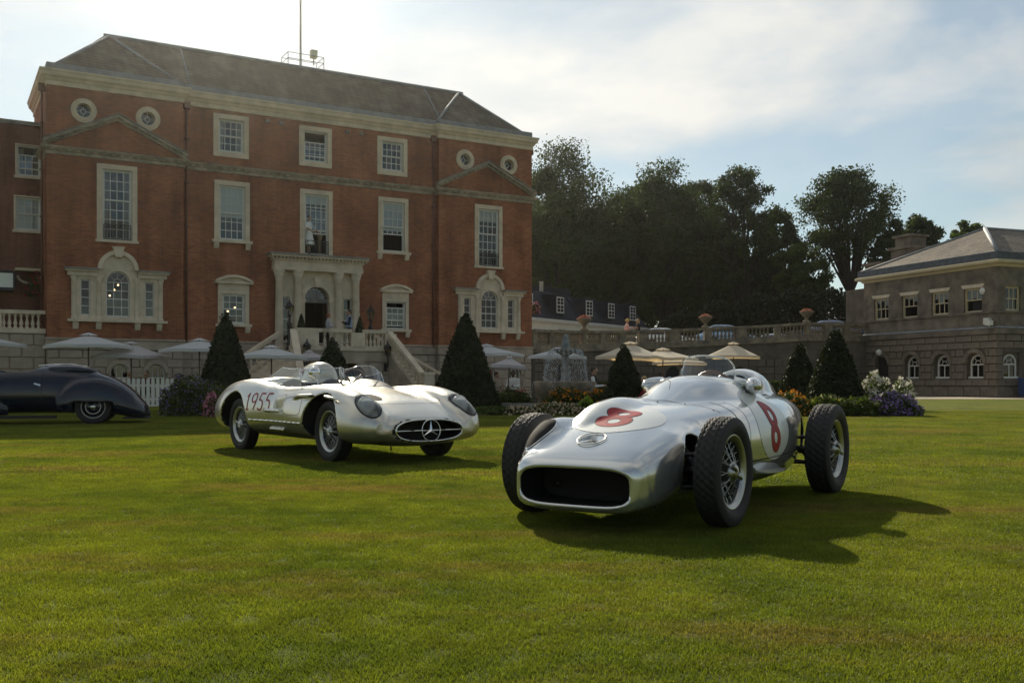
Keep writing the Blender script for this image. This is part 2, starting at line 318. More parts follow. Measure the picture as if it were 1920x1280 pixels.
def lawn_color(nt, N):
    """mown lawn: green tones, dry straw patches and faint mowing bands, from the world position"""
    g = N('ShaderNodeNewGeometry')
    def noise(sc, det, ro=0.55, st=None):
        n = N('ShaderNodeTexNoise'); n.inputs['Scale'].default_value = sc; n.inputs['Detail'].default_value = det; n.inputs['Roughness'].default_value = ro
        v = g.outputs['Position']
        if st: mpn = N('ShaderNodeMapping'); mpn.inputs['Scale'].default_value = st; L(nt, v, mpn.inputs[0]); v = mpn.outputs[0]
        L(nt, v, n.inputs['Vector']); return n.outputs['Fac']
    def ramp(f, p0, p1, c0, c1):
        r = N('ShaderNodeValToRGB'); L(nt, f, r.inputs[0]); r.color_ramp.elements[0].position = p0; r.color_ramp.elements[1].position = p1
        r.color_ramp.elements[0].color = (*c0, 1); r.color_ramp.elements[1].color = (*c1, 1); return r.outputs[0]
    a = ramp(noise(0.7, 8), 0.35, 0.65, (0.092,0.125,0.018), (0.185,0.205,0.028))
    b = ramp(noise(0.55, 9, 0.70, (0.6,1.5,1)), 0.51, 0.66, (0,0,0), (1,1,1))
    m = N('ShaderNodeMixRGB'); L(nt, b, m.inputs[0]); L(nt, a, m.inputs[1]); m.inputs[2].default_value = (0.20,0.15,0.065,1)
    c = ramp(noise(3.5, 6, 0.6), 0.3, 0.7, (0.72,0.72,0.72), (1.18,1.18,1.18))
    k = N('ShaderNodeMixRGB'); k.blend_type = 'MULTIPLY'; k.inputs[0].default_value = 1.0; L(nt, m.outputs[0], k.inputs[1]); L(nt, c, k.inputs[2])
    return k.outputs[0], noise
m, nt_, b_ = newmat('lawn'); N_ = nt_.nodes.new
col, noise = lawn_color(nt_, N_)
fine = noise(55, 6, 0.7)
rr = N_('ShaderNodeValToRGB'); L(nt_, fine, rr.inputs[0]); rr.color_ramp.elements[0].position = 0.3; rr.color_ramp.elements[1].position = 0.7; rr.color_ramp.elements[0].color = (0.55,0.55,0.55,1); rr.color_ramp.elements[1].color = (1.1,1.1,1.1,1)
kk = N_('ShaderNodeMixRGB'); kk.blend_type = 'MULTIPLY'; kk.inputs[0].default_value = 1.0; L(nt_, col, kk.inputs[1]); L(nt_, rr.outputs[0], kk.inputs[2])
k3 = N_('ShaderNodeMixRGB'); k3.blend_type = 'MULTIPLY'; k3.inputs[0].default_value = 1.0; L(nt_, kk.outputs[0], k3.inputs[1]); k3.inputs[2].default_value = (1.0,1.02,0.42,1)
L(nt_, k3.outputs[0], b_.inputs['Base Color']); b_.inputs['Roughness'].default_value = 0.9; b_.inputs['Specular IOR Level'].default_value = 0.1
bp = N_('ShaderNodeBump'); bp.inputs['Strength'].default_value = 0.8; bp.inputs['Distance'].default_value = 0.03; L(nt_, fine, bp.inputs['Height']); L(nt_, bp.outputs[0], b_.inputs['Normal'])
M['lawn'] = m
tag(link('lawn', np_mesh('lawn', V, Q, M['lawn'])), kind='structure')
# gravel drive in front of the pavilion, patio paving
mb = MB(); mb.add([(17.2,50.2,0.006),(60,47.5,0.006),(60,75,0.006),(16.4,75,0.006)], [(0,1,2,3)])
tag(mb.build('gravel_drive', M['gravel']), kind='structure')
mb = MB(); mb.add([(-5.0,32.9,-0.462),(12.0,32.9,-0.462),(12.0,58.4,-0.462),(-5.0,58.4,-0.462)], [(0,1,2,3)])
tag(mb.build('patio_paving', M['paving']), kind='structure')

# short mown grass: blades in tiles, instanced over the lawn the camera looks across
m, nt_, b_ = newmat('grass_blade'); N_ = nt_.nodes.new
col, noise = lawn_color(nt_, N_)
oi = N_('ShaderNodeNewGeometry'); rv = N_('ShaderNodeValToRGB'); L(nt_, oi.outputs['Random Per Island'], rv.inputs[0])
rv.color_ramp.elements[0].color = (0.65,0.68,0.6,1); rv.color_ramp.elements[1].color = (1.5,1.42,1.3,1)
kk = N_('ShaderNodeMixRGB'); kk.blend_type = 'MULTIPLY'; kk.inputs[0].default_value = 1.0; L(nt_, col, kk.inputs[1]); L(nt_, rv.outputs[0], kk.inputs[2])
L(nt_, kk.outputs[0], b_.inputs['Base Color']); b_.inputs['Roughness'].default_value = 0.55; b_.inputs['Specular IOR Level'].default_value = 0.3
tl = N_('ShaderNodeBsdfTranslucent'); ms_ = N_('ShaderNodeMixShader'); ms_.inputs[0].default_value = 0.5
hh = N_('ShaderNodeMixRGB'); hh.blend_type = 'MULTIPLY'; hh.inputs[0].default_value = 1.0; L(nt_, kk.outputs[0], hh.inputs[1]); hh.inputs[2].default_value = (1.35,1.4,0.6,1)
L(nt_, hh.outputs[0], tl.inputs[0]); L(nt_, b_.outputs[0], ms_.inputs[1]); L(nt_, tl.outputs[0], ms_.inputs[2]); L(nt_, ms_.outputs[0], nt_.nodes['Material Output'].inputs[0])
M['blade'] = m
def grass_tile(name, size, n, hmin, hmax, w):
    p = RNG.uniform(-size/2*1.5, size/2*1.5, (n, 2)); a = RNG.uniform(0, 2*np.pi, n); h = RNG.uniform(hmin, hmax, n); lean = RNG.uniform(0.2, 1.1, n)*h; la = RNG.uniform(0, 2*np.pi, n)
    dx, dy = np.cos(a)*w/2, np.sin(a)*w/2; lx, ly = np.cos(la)*lean, np.sin(la)*lean
    v0 = np.stack([p[:,0]-dx, p[:,1]-dy, np.full(n,-0.004)], -1); v1 = np.stack([p[:,0]+dx, p[:,1]+dy, np.full(n,-0.004)], -1)
    v2 = np.stack([p[:,0]+lx*0.4+dx*0.7, p[:,1]+ly*0.4+dy*0.7, h*0.6], -1); v3 = np.stack([p[:,0]+lx*0.4-dx*0.7, p[:,1]+ly*0.4-dy*0.7, h*0.6], -1)
    v4 = np.stack([p[:,0]+lx, p[:,1]+ly, h], -1)
    V = np.stack([v0,v1,v2,v3,v4], 1).reshape(-1, 3); b = np.arange(n)*5
    T = np.concatenate([np.stack([b,b+1,b+2],-1), np.stack([b,b+2,b+3],-1), np.stack([b+3,b+2,b+4],-1)])
    me = np_mesh(name, V, T, M['blade'], smooth=False); return me
def scatter_grass(name, tile_me, pts, label):
    """one stuff object: a point mesh with geometry nodes that put a blade tile on every point"""
    me = bpy.data.meshes.new(name); me.from_pydata([tuple(p) for p in pts], [], []); o = link(name, me)
    src = bpy.data.objects.new(name + '_tile', tile_me)      # held by the node tree only, not linked to the scene
    ng = bpy.data.node_groups.new(name, 'GeometryNodeTree')
    ng.interface.new_socket('Geometry', in_out='INPUT', socket_type='NodeSocketGeometry'); ng.interface.new_socket('Geometry', in_out='OUTPUT', socket_type='NodeSocketGeometry')
    N = ng.nodes.new; gi = N('NodeGroupInput'); go = N('NodeGroupOutput'); ip = N('GeometryNodeInstanceOnPoints'); oi = N('GeometryNodeObjectInfo'); oi.inputs['Object'].default_value = src
    rv = N('FunctionNodeRandomValue'); rv.data_type = 'FLOAT_VECTOR'; rv.inputs[0].default_value = (0,0,0); rv.inputs[1].default_value = (0,0,6.283)
    ng.links.new(gi.outputs[0], ip.inputs['Points']); ng.links.new(oi.outputs['Geometry'], ip.inputs['Instance']); ng.links.new(rv.outputs[0], ip.inputs['Rotation']); ng.links.new(ip.outputs[0], go.inputs[0])
    md = o.modifiers.new('scatter', 'NODES'); md.node_group = ng
    return tag(o, label, 'grass', kind='stuff')
def wedge(y0, y1, step, margin=0.5):
    P = []
    for y in np.arange(y0, y1, step):
        w = 0.53*y + margin
        for x in np.arange(-w, w, step):
            P.append((x + random.uniform(-.1,.1)*step, y + random.uniform(-.1,.1)*step, 0.0))
    return P
scatter_grass('grass', grass_tile('grass_near', 0.24, 1700, 0.006, 0.020, 0.0030), wedge(1.5, 9.0, 0.24, 2.4), 'short mown grass of the lawn in the foreground')
scatter_grass('grass', grass_tile('grass_far', 0.5, 2000, 0.010, 0.026, 0.007), wedge(9.0, 30.0, 0.5, 3.0), 'short mown grass of the lawn around the cars')
# ================================================================ building helpers (local frame: x along the front, +y into the building, z up)
UNIT = None
def pane_mesh():
    global UNIT
    if UNIT is None:
        UNIT = MB().quad((-.5,0,-.5),(.5,0,-.5),(.5,0,.5),(-.5,0,.5)).mesh('pane', M['glass'])
    return UNIT
def pane(parent, x, y, z, w, h, ry=0.0):
    o = link('pane', pane_mesh(), parent, (x, y, z), 0, (w, 1, h)); o.rotation_euler = (R(random.uniform(-.5,.5)), ry, R(random.uniform(-.6,.6))); return o
def wall_holes(mb, x0, x1, z0, z1, y, holes, m=0, depth=0.28, reveal=True):
    xs = sorted(set([x0, x1] + [h[0] for h in holes] + [h[1] for h in holes])); zs = sorted(set([z0, z1] + [h[2] for h in holes] + [h[3] for h in holes]))
    for a, b in zip(xs, xs[1:]):
        for c, d in zip(zs, zs[1:]):
            cx, cz = (a+b)/2, (c+d)/2
            if any(h[0] < cx < h[1] and h[2] < cz < h[3] for h in holes): continue
            mb.quad((a,y,c),(b,y,c),(b,y,d),(a,y,d), m)
    if reveal:
        for h in holes:
            a, b, c, d = h; e = y + depth
            mb.quad((a,y,c),(a,y,d),(a,e,d),(a,e,c), m); mb.quad((b,y,d),(b,y,c),(b,e,c),(b,e,d), m)
            mb.quad((a,y,d),(b,y,d),(b,e,d),(a,e,d), m); mb.quad((b,y,c),(a,y,c),(a,e,c),(b,e,c), m)
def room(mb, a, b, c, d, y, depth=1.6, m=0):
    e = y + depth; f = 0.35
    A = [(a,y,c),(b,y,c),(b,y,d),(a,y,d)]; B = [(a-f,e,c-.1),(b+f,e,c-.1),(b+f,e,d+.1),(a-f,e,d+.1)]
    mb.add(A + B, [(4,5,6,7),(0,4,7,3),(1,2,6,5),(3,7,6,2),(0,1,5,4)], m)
def arc(cx, cz, r, a0, a1, n): return [(cx + r*math.cos(a0+(a1-a0)*i/n), cz + r*math.sin(a0+(a1-a0)*i/n)) for i in range(n+1)]
def sash(parent, win_name, xc, z0, w, h, cols, rows, y, bar=0.028, frame=0.06, top=None, split=None, label=None, mat='white', surround=None, shift=None, skip=(), blind=None, curtain=False, room_d=1.6):
    """one window: surround or frame mesh as the part, glazing bars and panes as its sub-parts.
    split = rows in the upper sash; shift = (dz_upper, dz_lower) when a sash is slid open"""
    wb = MB(); x0, x1 = xc-w/2, xc+w/2; z1 = z0+h
    if surround: surround(wb)
    # box frame
    wb.box(x0, x0+frame, y+.02, y+.14, z0, z1, 1); wb.box(x1-frame, x1, y+.02, y+.14, z0, z1, 1)
    wb.box(x0+frame, x1-frame, y+.02, y+.14, z1-frame, z1, 1); wb.box(x0+frame, x1-frame, y+.01, y+.16, z0, z0+frame, 1)
    room(wb, x0, x1, z0, z1, y+.26, room_d, 2)
    wb.box(x0-.02, x0+.001, y+.14, y+.27, z0, z1, 2); wb.box(x1-.001, x1+.02, y+.14, y+.27, z0, z1, 2)
    ix0, ix1, iz0, iz1 = x0+frame, x1-frame, z0+frame, z1-frame
    if curtain:
        for s in (0, 1):
            A = []; B = []
            for i in range(15):
                t = i/14; u = t*0.24*w; xx = ix0+u if s == 0 else ix1-u
                A.append((xx + (0.05*w*(1-0) if False else 0), y+.24+.03*math.sin(i*2.1), iz1)); B.append((xx - (0.35*u if s == 0 else -0.35*u), y+.24+.03*math.sin(i*2.1), iz0))
            wb.strip(A, B, 3)
    if blind:
        zb = iz0 + (iz1-iz0)*blind
        wb.box(ix0+.01, ix1-.01, y+.135, y+.145, zb, iz1, 4)
    win = wb.build(win_name, [M['stone'], M[mat], M['dark'], M['curtain'], M['blind']], parent)
    if label: win['label'] = label
    gb = MB(); split = split if split is not None else rows//2; rh = (iz1-iz0)/rows; cw = (ix1-ix0)/cols
    sh = shift or (0, 0); zm = iz1 - split*rh
    for k, (a, b, n, yy, dz) in enumerate(((zm, iz1, split, y+.06, sh[0]), (iz0, zm, rows-split, y+.10, sh[1]))):
        a += dz; b += dz
        gb.box(ix0, ix1, yy-.02, yy+.02, a-.022, a+.03); gb.box(ix0, ix1, yy-.02, yy+.02, b-.03, b+.018)
        gb.box(ix0, ix0+.035, yy-.018, yy+.018, a+.03, b-.03); gb.box(ix1-.035, ix1, yy-.018, yy+.018, a+.03, b-.03)
        for i in range(1, cols): gb.box(ix0+i*cw-bar/2, ix0+i*cw+bar/2, yy-.015, yy+.015, a+.03, b-.03)
        for j in range(1, n): gb.box(ix0+.035, ix1-.035, yy-.013, yy+.013, a+j*(b-a)/n-bar/2, a+j*(b-a)/n+bar/2)
        for i in range(cols):
            for j in range(n): pane(win, ix0+(i+.5)*cw, yy, a+(j+.5)*(b-a)/n, cw, (b-a)/n)
    gb.build('glazing_bars', M[mat], win)
    return win
def architrave(xc, z0, w, h, y, aw=.21, sill=None, top=0.0):
    def f(wb):
        x0, x1, z1 = xc-w/2, xc+w/2, z0+h
        for k, (o, p) in enumerate(((aw, .05), (aw*.45, .075))):
            i = 0.0
            wb.box(x0-o, x0, y-p, y+.03, z0, z1+o); wb.box(x1, x1+o, y-p, y+.03, z0, z1+o); wb.box(x0, x1, y-p, y+.03, z1, z1+o)
        if sill == 'bracket':
            wb.box(x0-aw-.1, x1+aw+.1, y-.16, y+.03, z0-.12, z0-.002)
            for s in (x0-aw*.6, x1+aw*.6): wb.prism([(y+.02, z0-.123),(y-.14, z0-.123),(y-.13, z0-.22),(y-.07, z0-.36),(y+.02, z0-.38)], s-.1, s+.1, 'x')
        elif sill == 'frame': wb.box(x0-aw, x1+aw, y-.05, y+.03, z0-aw, z0-.002)
        elif sill == 'plain': wb.box(x0-aw-.05, x1+aw+.05, y-.1, y+.03, z0-.1, z0-.002)
    return f
def seg_pediment(xc, z0, w, h, y):
    base = architrave(xc, z0, w, h, y, .17, 'bracket')
    def f(wb):
        base(wb); hw = w/2+.17
        wb.box(xc-hw, xc+hw, y-.06, y+.03, z0+h+.172, z0+h+.42)                       # frieze
        wb.box(xc-hw-.14, xc+hw+.14, y-.2, y+.03, z0+h+.422, z0+h+.52)                 # cornice
        r = 1.35; a = math.asin((hw+.14)/r); cz = z0+h+.52 - r*math.cos(a)
        top = arc(xc, cz, r+.02, math.pi/2-a, math.pi/2+a, 12); inn = arc(xc, cz, r-.09, math.pi/2-a*.93, math.pi/2+a*.93, 12)
        wb.prism([(xc+hw+.0, z0+h+.522)] + arc(xc, cz, r-.08, math.pi/2-a*.93, math.pi/2+a*.93, 12) + [(xc-hw-.0, z0+h+.522)], y-.1, y+.03)
        for k in range(12):
            wb.prism([inn[k], top[k], top[k+1], inn[k+1]], y-.24, y+.03)
    return f
def iron_rail(parent, x0, x1, z0, z1, y, n=9):
    mb = MB(); mb.box(x0, x1, y-.018, y+.018, z1-.03, z1); mb.box(x0, x1, y-.015, y+.015, z0, z0+.03); mb.box(x0, x1, y-.012, y+.012, z0+(z1-z0)*.72, z0+(z1-z0)*.72+.02)
    for i in range(n+1): xx = x0+(x1-x0)*i/n; mb.box(xx-.011, xx+.011, y-.011, y+.011, z0, z1-.03)
    return mb.build('balcony_railing', M['iron'], parent)
def column_prof(h, r):
    return [(0,0),(r*1.35,0),(r*1.35,h*.025),(r*1.15,h*.03),(r*1.25,h*.05),(r*1.02,h*.065),(r,h*.08),(r*1.0,h*.35),(r*.86,h*.86),(r*.95,h*.865),(r*.9,h*.88),(r*1.0,h*.91),(r*1.3,h*.955),(r*1.18,h*.96),(r*1.45,h*.975),(r*1.45,h),(0,h)]
def baluster_mesh(h, r, mat, name='baluster'):
    pr = [(0,0),(r*1.05,0),(r*1.05,h*.10),(r*.55,h*.13),(r*.62,h*.18),(r*1.0,h*.30),(r*.95,h*.38),(r*.5,h*.62),(r*.42,h*.74),(r*.62,h*.78),(r*.5,h*.83),(r*1.0,h*.90),(r*1.0,h),(0,h)]
    return MB().lathe(pr, 8).mesh(name, mat)

# ================================================================ mansion
MAN = thing('mansion', 'large red brick mansion with stone window surrounds and slate roof', 'mansion', (-17.75, 38.0, 0), R(30.15))
YC = 0.30            # centre of the front stands back from the two wings
W1, W2, WT = 5.05, 16.6, 21.65
BZ, TZ = 2.55, 12.28
holes = {'l': [], 'c': [], 'r': []}
def hole(xc, z0, w, h): return (xc-w/2, xc+w/2, z0, z0+h)
L1 = (2.52, 6.44, 1.1, 2.76); R1 = (19.22, 6.38, 1.1, 2.72)
A1, A2, A3 = (7.06,10.48,1.06,1.36), (10.73,10.48,1.06,1.33), (14.37,10.48,1.06,1.31)
B1, B2, B3 = (7.1,6.80,1.08,2.28), (10.77,6.42,1.08,2.64), (14.42,6.80,1.08,2.26)
C1, C2 = (7.16,3.30,.96,1.25), (14.53,3.27,.96,1.25)
VL, VR = 2.55, 19.27
for v in (VL, VR): holes['l' if v < 9 else 'r'].append((v-1.68, v+1.68, 3.3, 5.22))
holes['l'].append(hole(*L1)); holes['r'].append(hole(*R1))
for k in (A1, A2, A3, B1, B2, B3, C1, C2): holes['c'].append(hole(*k))
holes['c'].append((8.95, 12.62, 2.55, 5.6))          # behind the portico
OC = [(1.3, 11.38), (3.68, 11.38), (17.95, 11.34), (20.33, 11.34)]
for x, z in OC: holes['l' if x < 9 else 'r'].append((x-.27, x+.27, z-.27, z+.27))
mb = MB()
wall_holes(mb, 0, W1, BZ, TZ, 0, holes['l']); wall_holes(mb, W1, W2, BZ, TZ, YC, holes['c']); wall_holes(mb, W2, WT, BZ, TZ, 0, holes['r'])
mb.quad((W1,0,BZ),(W1,YC,BZ),(W1,YC,TZ),(W1,0,TZ)); mb.quad((W2,YC,BZ),(W2,0,BZ),(W2,0,TZ),(W2,YC,TZ))
DEP = 5.5
mb.quad((0,DEP,BZ),(0,0,BZ),(0,0,TZ),(0,DEP,TZ)); mb.quad((WT,0,BZ),(WT,DEP,BZ),(WT,DEP,TZ),(WT,0,TZ)); mb.quad((WT,DEP,BZ),(0,DEP,BZ),(0,DEP,TZ),(WT,DEP,TZ))
mb.build('brick_wall', M['brick'], MAN)
def band(mb, prof, mitre=True, y_off=0.0, ends=(0, WT)):
    """moulding that follows the stepped front: prof = [(out, z)...] from bottom to top"""
    path = [(ends[0], DEP), (ends[0], 0), (W1, 0), (W1, YC), (W2, YC), (W2, 0), (ends[1], 0), (ends[1], DEP)]
    nrm = [(-1,0),(-1,-1),(1,-1),(1,-1),(-1,-1),(-1,-1),(1,-1),(1,0)]
    rings = [[(x + n[0]*o, y + n[1]*o + y_off, z) for (x, y), n in zip(path, nrm)] for o, z in prof]
    for a, b in zip(rings, rings[1:]): mb.strip(a, b, 0, False)
    return mb
band(MB(), [(0,12.2),(.05,12.22),(.05,12.38),(.10,12.42),(.14,12.5),(.22,12.56),(.24,12.68),(.28,12.74),(.28,12.79),(0,12.86)]).build('eaves_cornice', M['stone'], MAN)
band(MB(), [(.02,12.84),(.02,13.08),(-.25,13.10),(-.25,12.9)]).build('parapet', M['lead'], MAN)
mb = band(MB(), [(0,9.58),(.05,9.60),(.05,9.70),(.10,9.74),(.2,9.80),(.24,9.88),(0,9.93)])
mb.build('string_course', M['stone_mid'], MAN)
mb = MB()
for a, b, y in ((0, W1, 0), (W1, W2, YC), (W2, WT, 0)):
    n = int((b-a)/.3)
    for i in range(n): x = a + (i+.5)*(b-a)/n; mb.box(x-.07, x+.07, y-.155, y-.02, 9.715, 9.79)
tag(mb.build('dentils', M['stone_mid'], MAN), kind='stuff')
for a, b, s in ((0, W1, 'left'), (W2, WT, 'right')):
    c = (a+b)/2; zp = 11.42; mb = MB(); z0 = 9.93
    for sx in (-1, 1):
        e = c + sx*(b-a)/2 + sx*.15
        for o0, o1, d in ((0, .12, .10), (.122, .22, .26), (.222, .27, .32)):
            P = [(e, z0+o0-.06), (c, zp-.3+o0), (c, zp-.3+o1), (e, z0+o1-.06)]
            mb.prism(P if sx < 0 else P[::-1], -d, .02, 'y', 1 if o0 > .2 else 0)
        for i in range(10):
            t = (i+.6)/10.6; x = e + (c-e)*t; z = z0-.06+.07 + (zp-.3-z0+.06)*t
            mb.box(x-.07, x+.07, -.2, -.02, z-.0, z+.07, 0)
    mb.build('pediment', [M['stone_mid'], M['stone_dark']], MAN)
# drainpipes and small vents
for x, y in ((W1+.18, YC), (W2-.18, YC), (-.14, .5), (WT+.1, .4)):
    mb = MB(); mb.tube((x,y-.07,2.5),(x,y-.07,12.3),.042,n=8)
    mb.box(x-.12, x+.12, y-.2, y-.01, 12.05, 12.32)
    for z in (3.6, 5.4, 7.2, 9.0, 10.8): mb.box(x-.075, x+.075, y-.16, y, z, z+.05)
    mb.build('drainpipe', M['pipe'], MAN)
for x in (8.6, 9.2, 12.2, 12.85): MB().box(x-.09, x+.09, YC-.05, YC+.02, 11.93, 12.07).build('wall_vent', M['stone_dark'], MAN)
# roof: long slope behind the parapet with a hipped end over each wing
RZ, RY, E0 = 15.3, 2.75, 13.0
mb = MB(); yb = DEP-.25
mb.add([(.2,YC+.3,E0),(WT-.2,YC+.3,E0),(WT-2.4,RY,RZ),(2.4,RY,RZ),(.2,yb,E0),(WT-.2,yb,E0),(WT-2.4,RY+.02,RZ),(2.4,RY+.02,RZ)], [(0,1,2,3),(5,4,7,6),(1,5,6,2),(4,0,3,7),(3,2,6,7)])
for a, b in ((.2, W1-.0), (W2+.0, WT-.2)):
    c = (a+b)/2; mb.add([(a,.25,E0),(b,.25,E0),(b,5.2,E0),(a,5.2,E0),(c,RY,RZ+.02)], [(0,1,4),(1,2,4),(2,3,4),(3,0,4)])
roof = mb.build('roof', M['slate'], MAN)
mb = MB(); mb.tube((2.4,RY,RZ+.02),(WT-2.4,RY,RZ+.02),.09,n=6)
for a, b in ((.2, W1), (W2, WT-.2)):
    c = (a+b)/2
    for e in (a, b): mb.tube((e,.25,E0),(c,RY,RZ+.02),.075,n=6)
for x in (5.5, 17.1): mb.tube((x,YC+.32,E0+.02),(x,RY,RZ),.04,n=5)
mb.build('ridge_capping', M['lead'], roof)
# roof railing, flagpole, floodlight
mb = MB(); xa, xb = 10.25, 11.95; ya, yb2 = RY-.1, RY+.9
for x in (xa, xb):
    for y in (ya, yb2): mb.tube((x,y,RZ-.05),(x,y,RZ+.62),.018,n=5)
for z in (RZ+.35, RZ+.62):
    mb.path([(xa,ya,z),(xb,ya,z),(xb,yb2,z),(xa,yb2,z),(xa,ya,z)], .016, 5)
mb.build('railing', M['lead'], roof)
mb = MB(); mb.lathe([(0,0),(.13,0),(.13,.12),(.07,.16),(.055,1.2),(.04,5.0),(.03,7.0),(0,7.02)], 8, (11.0,RY+.4,RZ-.1)); mb.ball((11.0,RY+.4,RZ+7.0),.07)
fp = mb.build('flagpole', M['white'], roof)
mb = MB(); A = []; B = []
for i in range(13):
    t = i/12; A.append((11.0-.03-.10*math.sin(t*5), RY+.4-.08*math.sin(t*7), RZ+5.3-.5*t)); B.append((11.0-.08-.42*t-.04*math.sin(t*6), RY+.38-.1*math.sin(t*8), RZ+4.9-2.2*t))
mb.strip(A, B); mb.build('flag', pmat('flag_cloth', (0.62,0.55,0.36), 0.9, var=.2, scale=3), fp)
mb = MB(); mb.box(11.42,11.72,RY+.1,RY+.35,RZ+.62,RZ+.98); mb.tube((11.57,RY+.22,RZ+.3),(11.57,RY+.22,RZ+.62),.03); mb.box(11.46,11.68,RY+.06,RY+.1,RZ+.66,RZ+.94); mb.build('floodlight', M['cream'], roof)
# oculi
for x, z in OC:
    mb = MB()
    n = 28
    for r0, r1, d in ((.30,.47,.06), (.27,.38,.09)):
        o = [(x+r1*math.cos(2*math.pi*i/n), -d, z+r1*math.sin(2*math.pi*i/n)) for i in range(n)]; i_ = [(x+r0*math.cos(2*math.pi*i/n), -d, z+r0*math.sin(2*math.pi*i/n)) for i in range(n)]
        ob = [(p[0], .02, p[2]) for p in o]; ib = [(p[0], .26, p[2]) for p in i_]
        mb.strip(o, i_, 0, False, True); mb.strip(ob, o, 0, True, True); mb.strip(i_, ib, 0, True, True)
    room(mb, x-.27, x+.27, z-.27, z+.27, .27, .6, 2)
    w = mb.build('round_window', [M['stone'], M['white'], M['dark']], MAN)
    gb = MB()
    for r0, r1 in ((.08,.105), (.255,.285)):
        o = [(x+r1*math.cos(2*math.pi*i/n), .15, z+r1*math.sin(2*math.pi*i/n)) for i in range(n)]; q = [(x+r0*math.cos(2*math.pi*i/n), .15, z+r0*math.sin(2*math.pi*i/n)) for i in range(n)]
        gb.strip(o, q, 0, False, True)
    for k in range(4):
        a = math.pi/2*k; gb.tube((x+.1*math.cos(a), .15, z+.1*math.sin(a)), (x+.26*math.cos(a), .15, z+.26*math.sin(a)), .012, n=4)
    gb.build('glazing_bars', M['white'], w); pane(w, x, .17, z, .52, .52)
# sash windows
sash(MAN, 'window', *L1[:2], L1[2], L1[3], 4, 7, 0, surround=architrave(*L1[:2], L1[2], L1[3], 0, .2, 'plain'), split=3, curtain=True, label='tall sash window with iron balcony rail and drawn-back curtains')
iron_rail(MAN, L1[0]-.5, L1[0]+.5, L1[1]+.02, L1[1]+.62, -.06)
sash(MAN, 'window', *R1[:2], R1[2], R1[3], 4, 7, 0, surround=architrave(*R1[:2], R1[2], R1[3], 0, .2, 'plain'), split=3, blind=.80, label='tall sash window with blind and iron balcony rail')
iron_rail(MAN, R1[0]-.5, R1[0]+.5, R1[1]+.02, R1[1]+.62, -.06)
sash(MAN, 'window', *A1[:2], A1[2], A1[3], 4, 4, YC, surround=architrave(*A1[:2], A1[2], A1[3], YC, .21, 'frame'), curtain=True)
sash(MAN, 'window', *A2[:2], A2[2], A2[3], 4, 4, YC, surround=architrave(*A2[:2], A2[2], A2[3], YC, .21, 'frame'), shift=(-.42, 0), label='attic sash window with the upper sash lowered')
sash(MAN, 'window', *A3[:2], A3[2], A3[3], 4, 4, YC, surround=architrave(*A3[:2], A3[2], A3[3], YC, .21, 'frame'))
sash(MAN, 'window', *B1[:2], B1[2], B1[3], 4, 6, YC, surround=architrave(*B1[:2], B1[2], B1[3], YC, .2, 'bracket'), blind=.42)
sash(MAN, 'window', *B2[:2], B2[2], B2[3], 4, 5, YC, surround=architrave(*B2[:2], B2[2], B2[3], YC, .2), split=3, shift=(0, .88), blind=.86, room_d=2.6, label='tall sash window raised open above the portico balcony')
iron_rail(MAN, B2[0]-.52, B2[0]+.52, B2[1]+.06, B2[1]+.62, YC-.1)
sash(MAN, 'window', *B3[:2], B3[2], B3[3], 4, 6, YC, surround=architrave(*B3[:2], B3[2], B3[3], YC, .2, 'bracket'), shift=(0, .74), blind=.42, label='sash window with blind, lower sash raised open')
sash(MAN, 'window', *C1[:2], C1[2], C1[3], 3, 4, YC, surround=seg_pediment(*C1[:2], C1[2], C1[3], YC))
sash(MAN, 'window', *C2[:2], C2[2], C2[3], 3, 4, YC, surround=seg_pediment(*C2[:2], C2[2], C2[3], YC), shift=(-.22, .1))
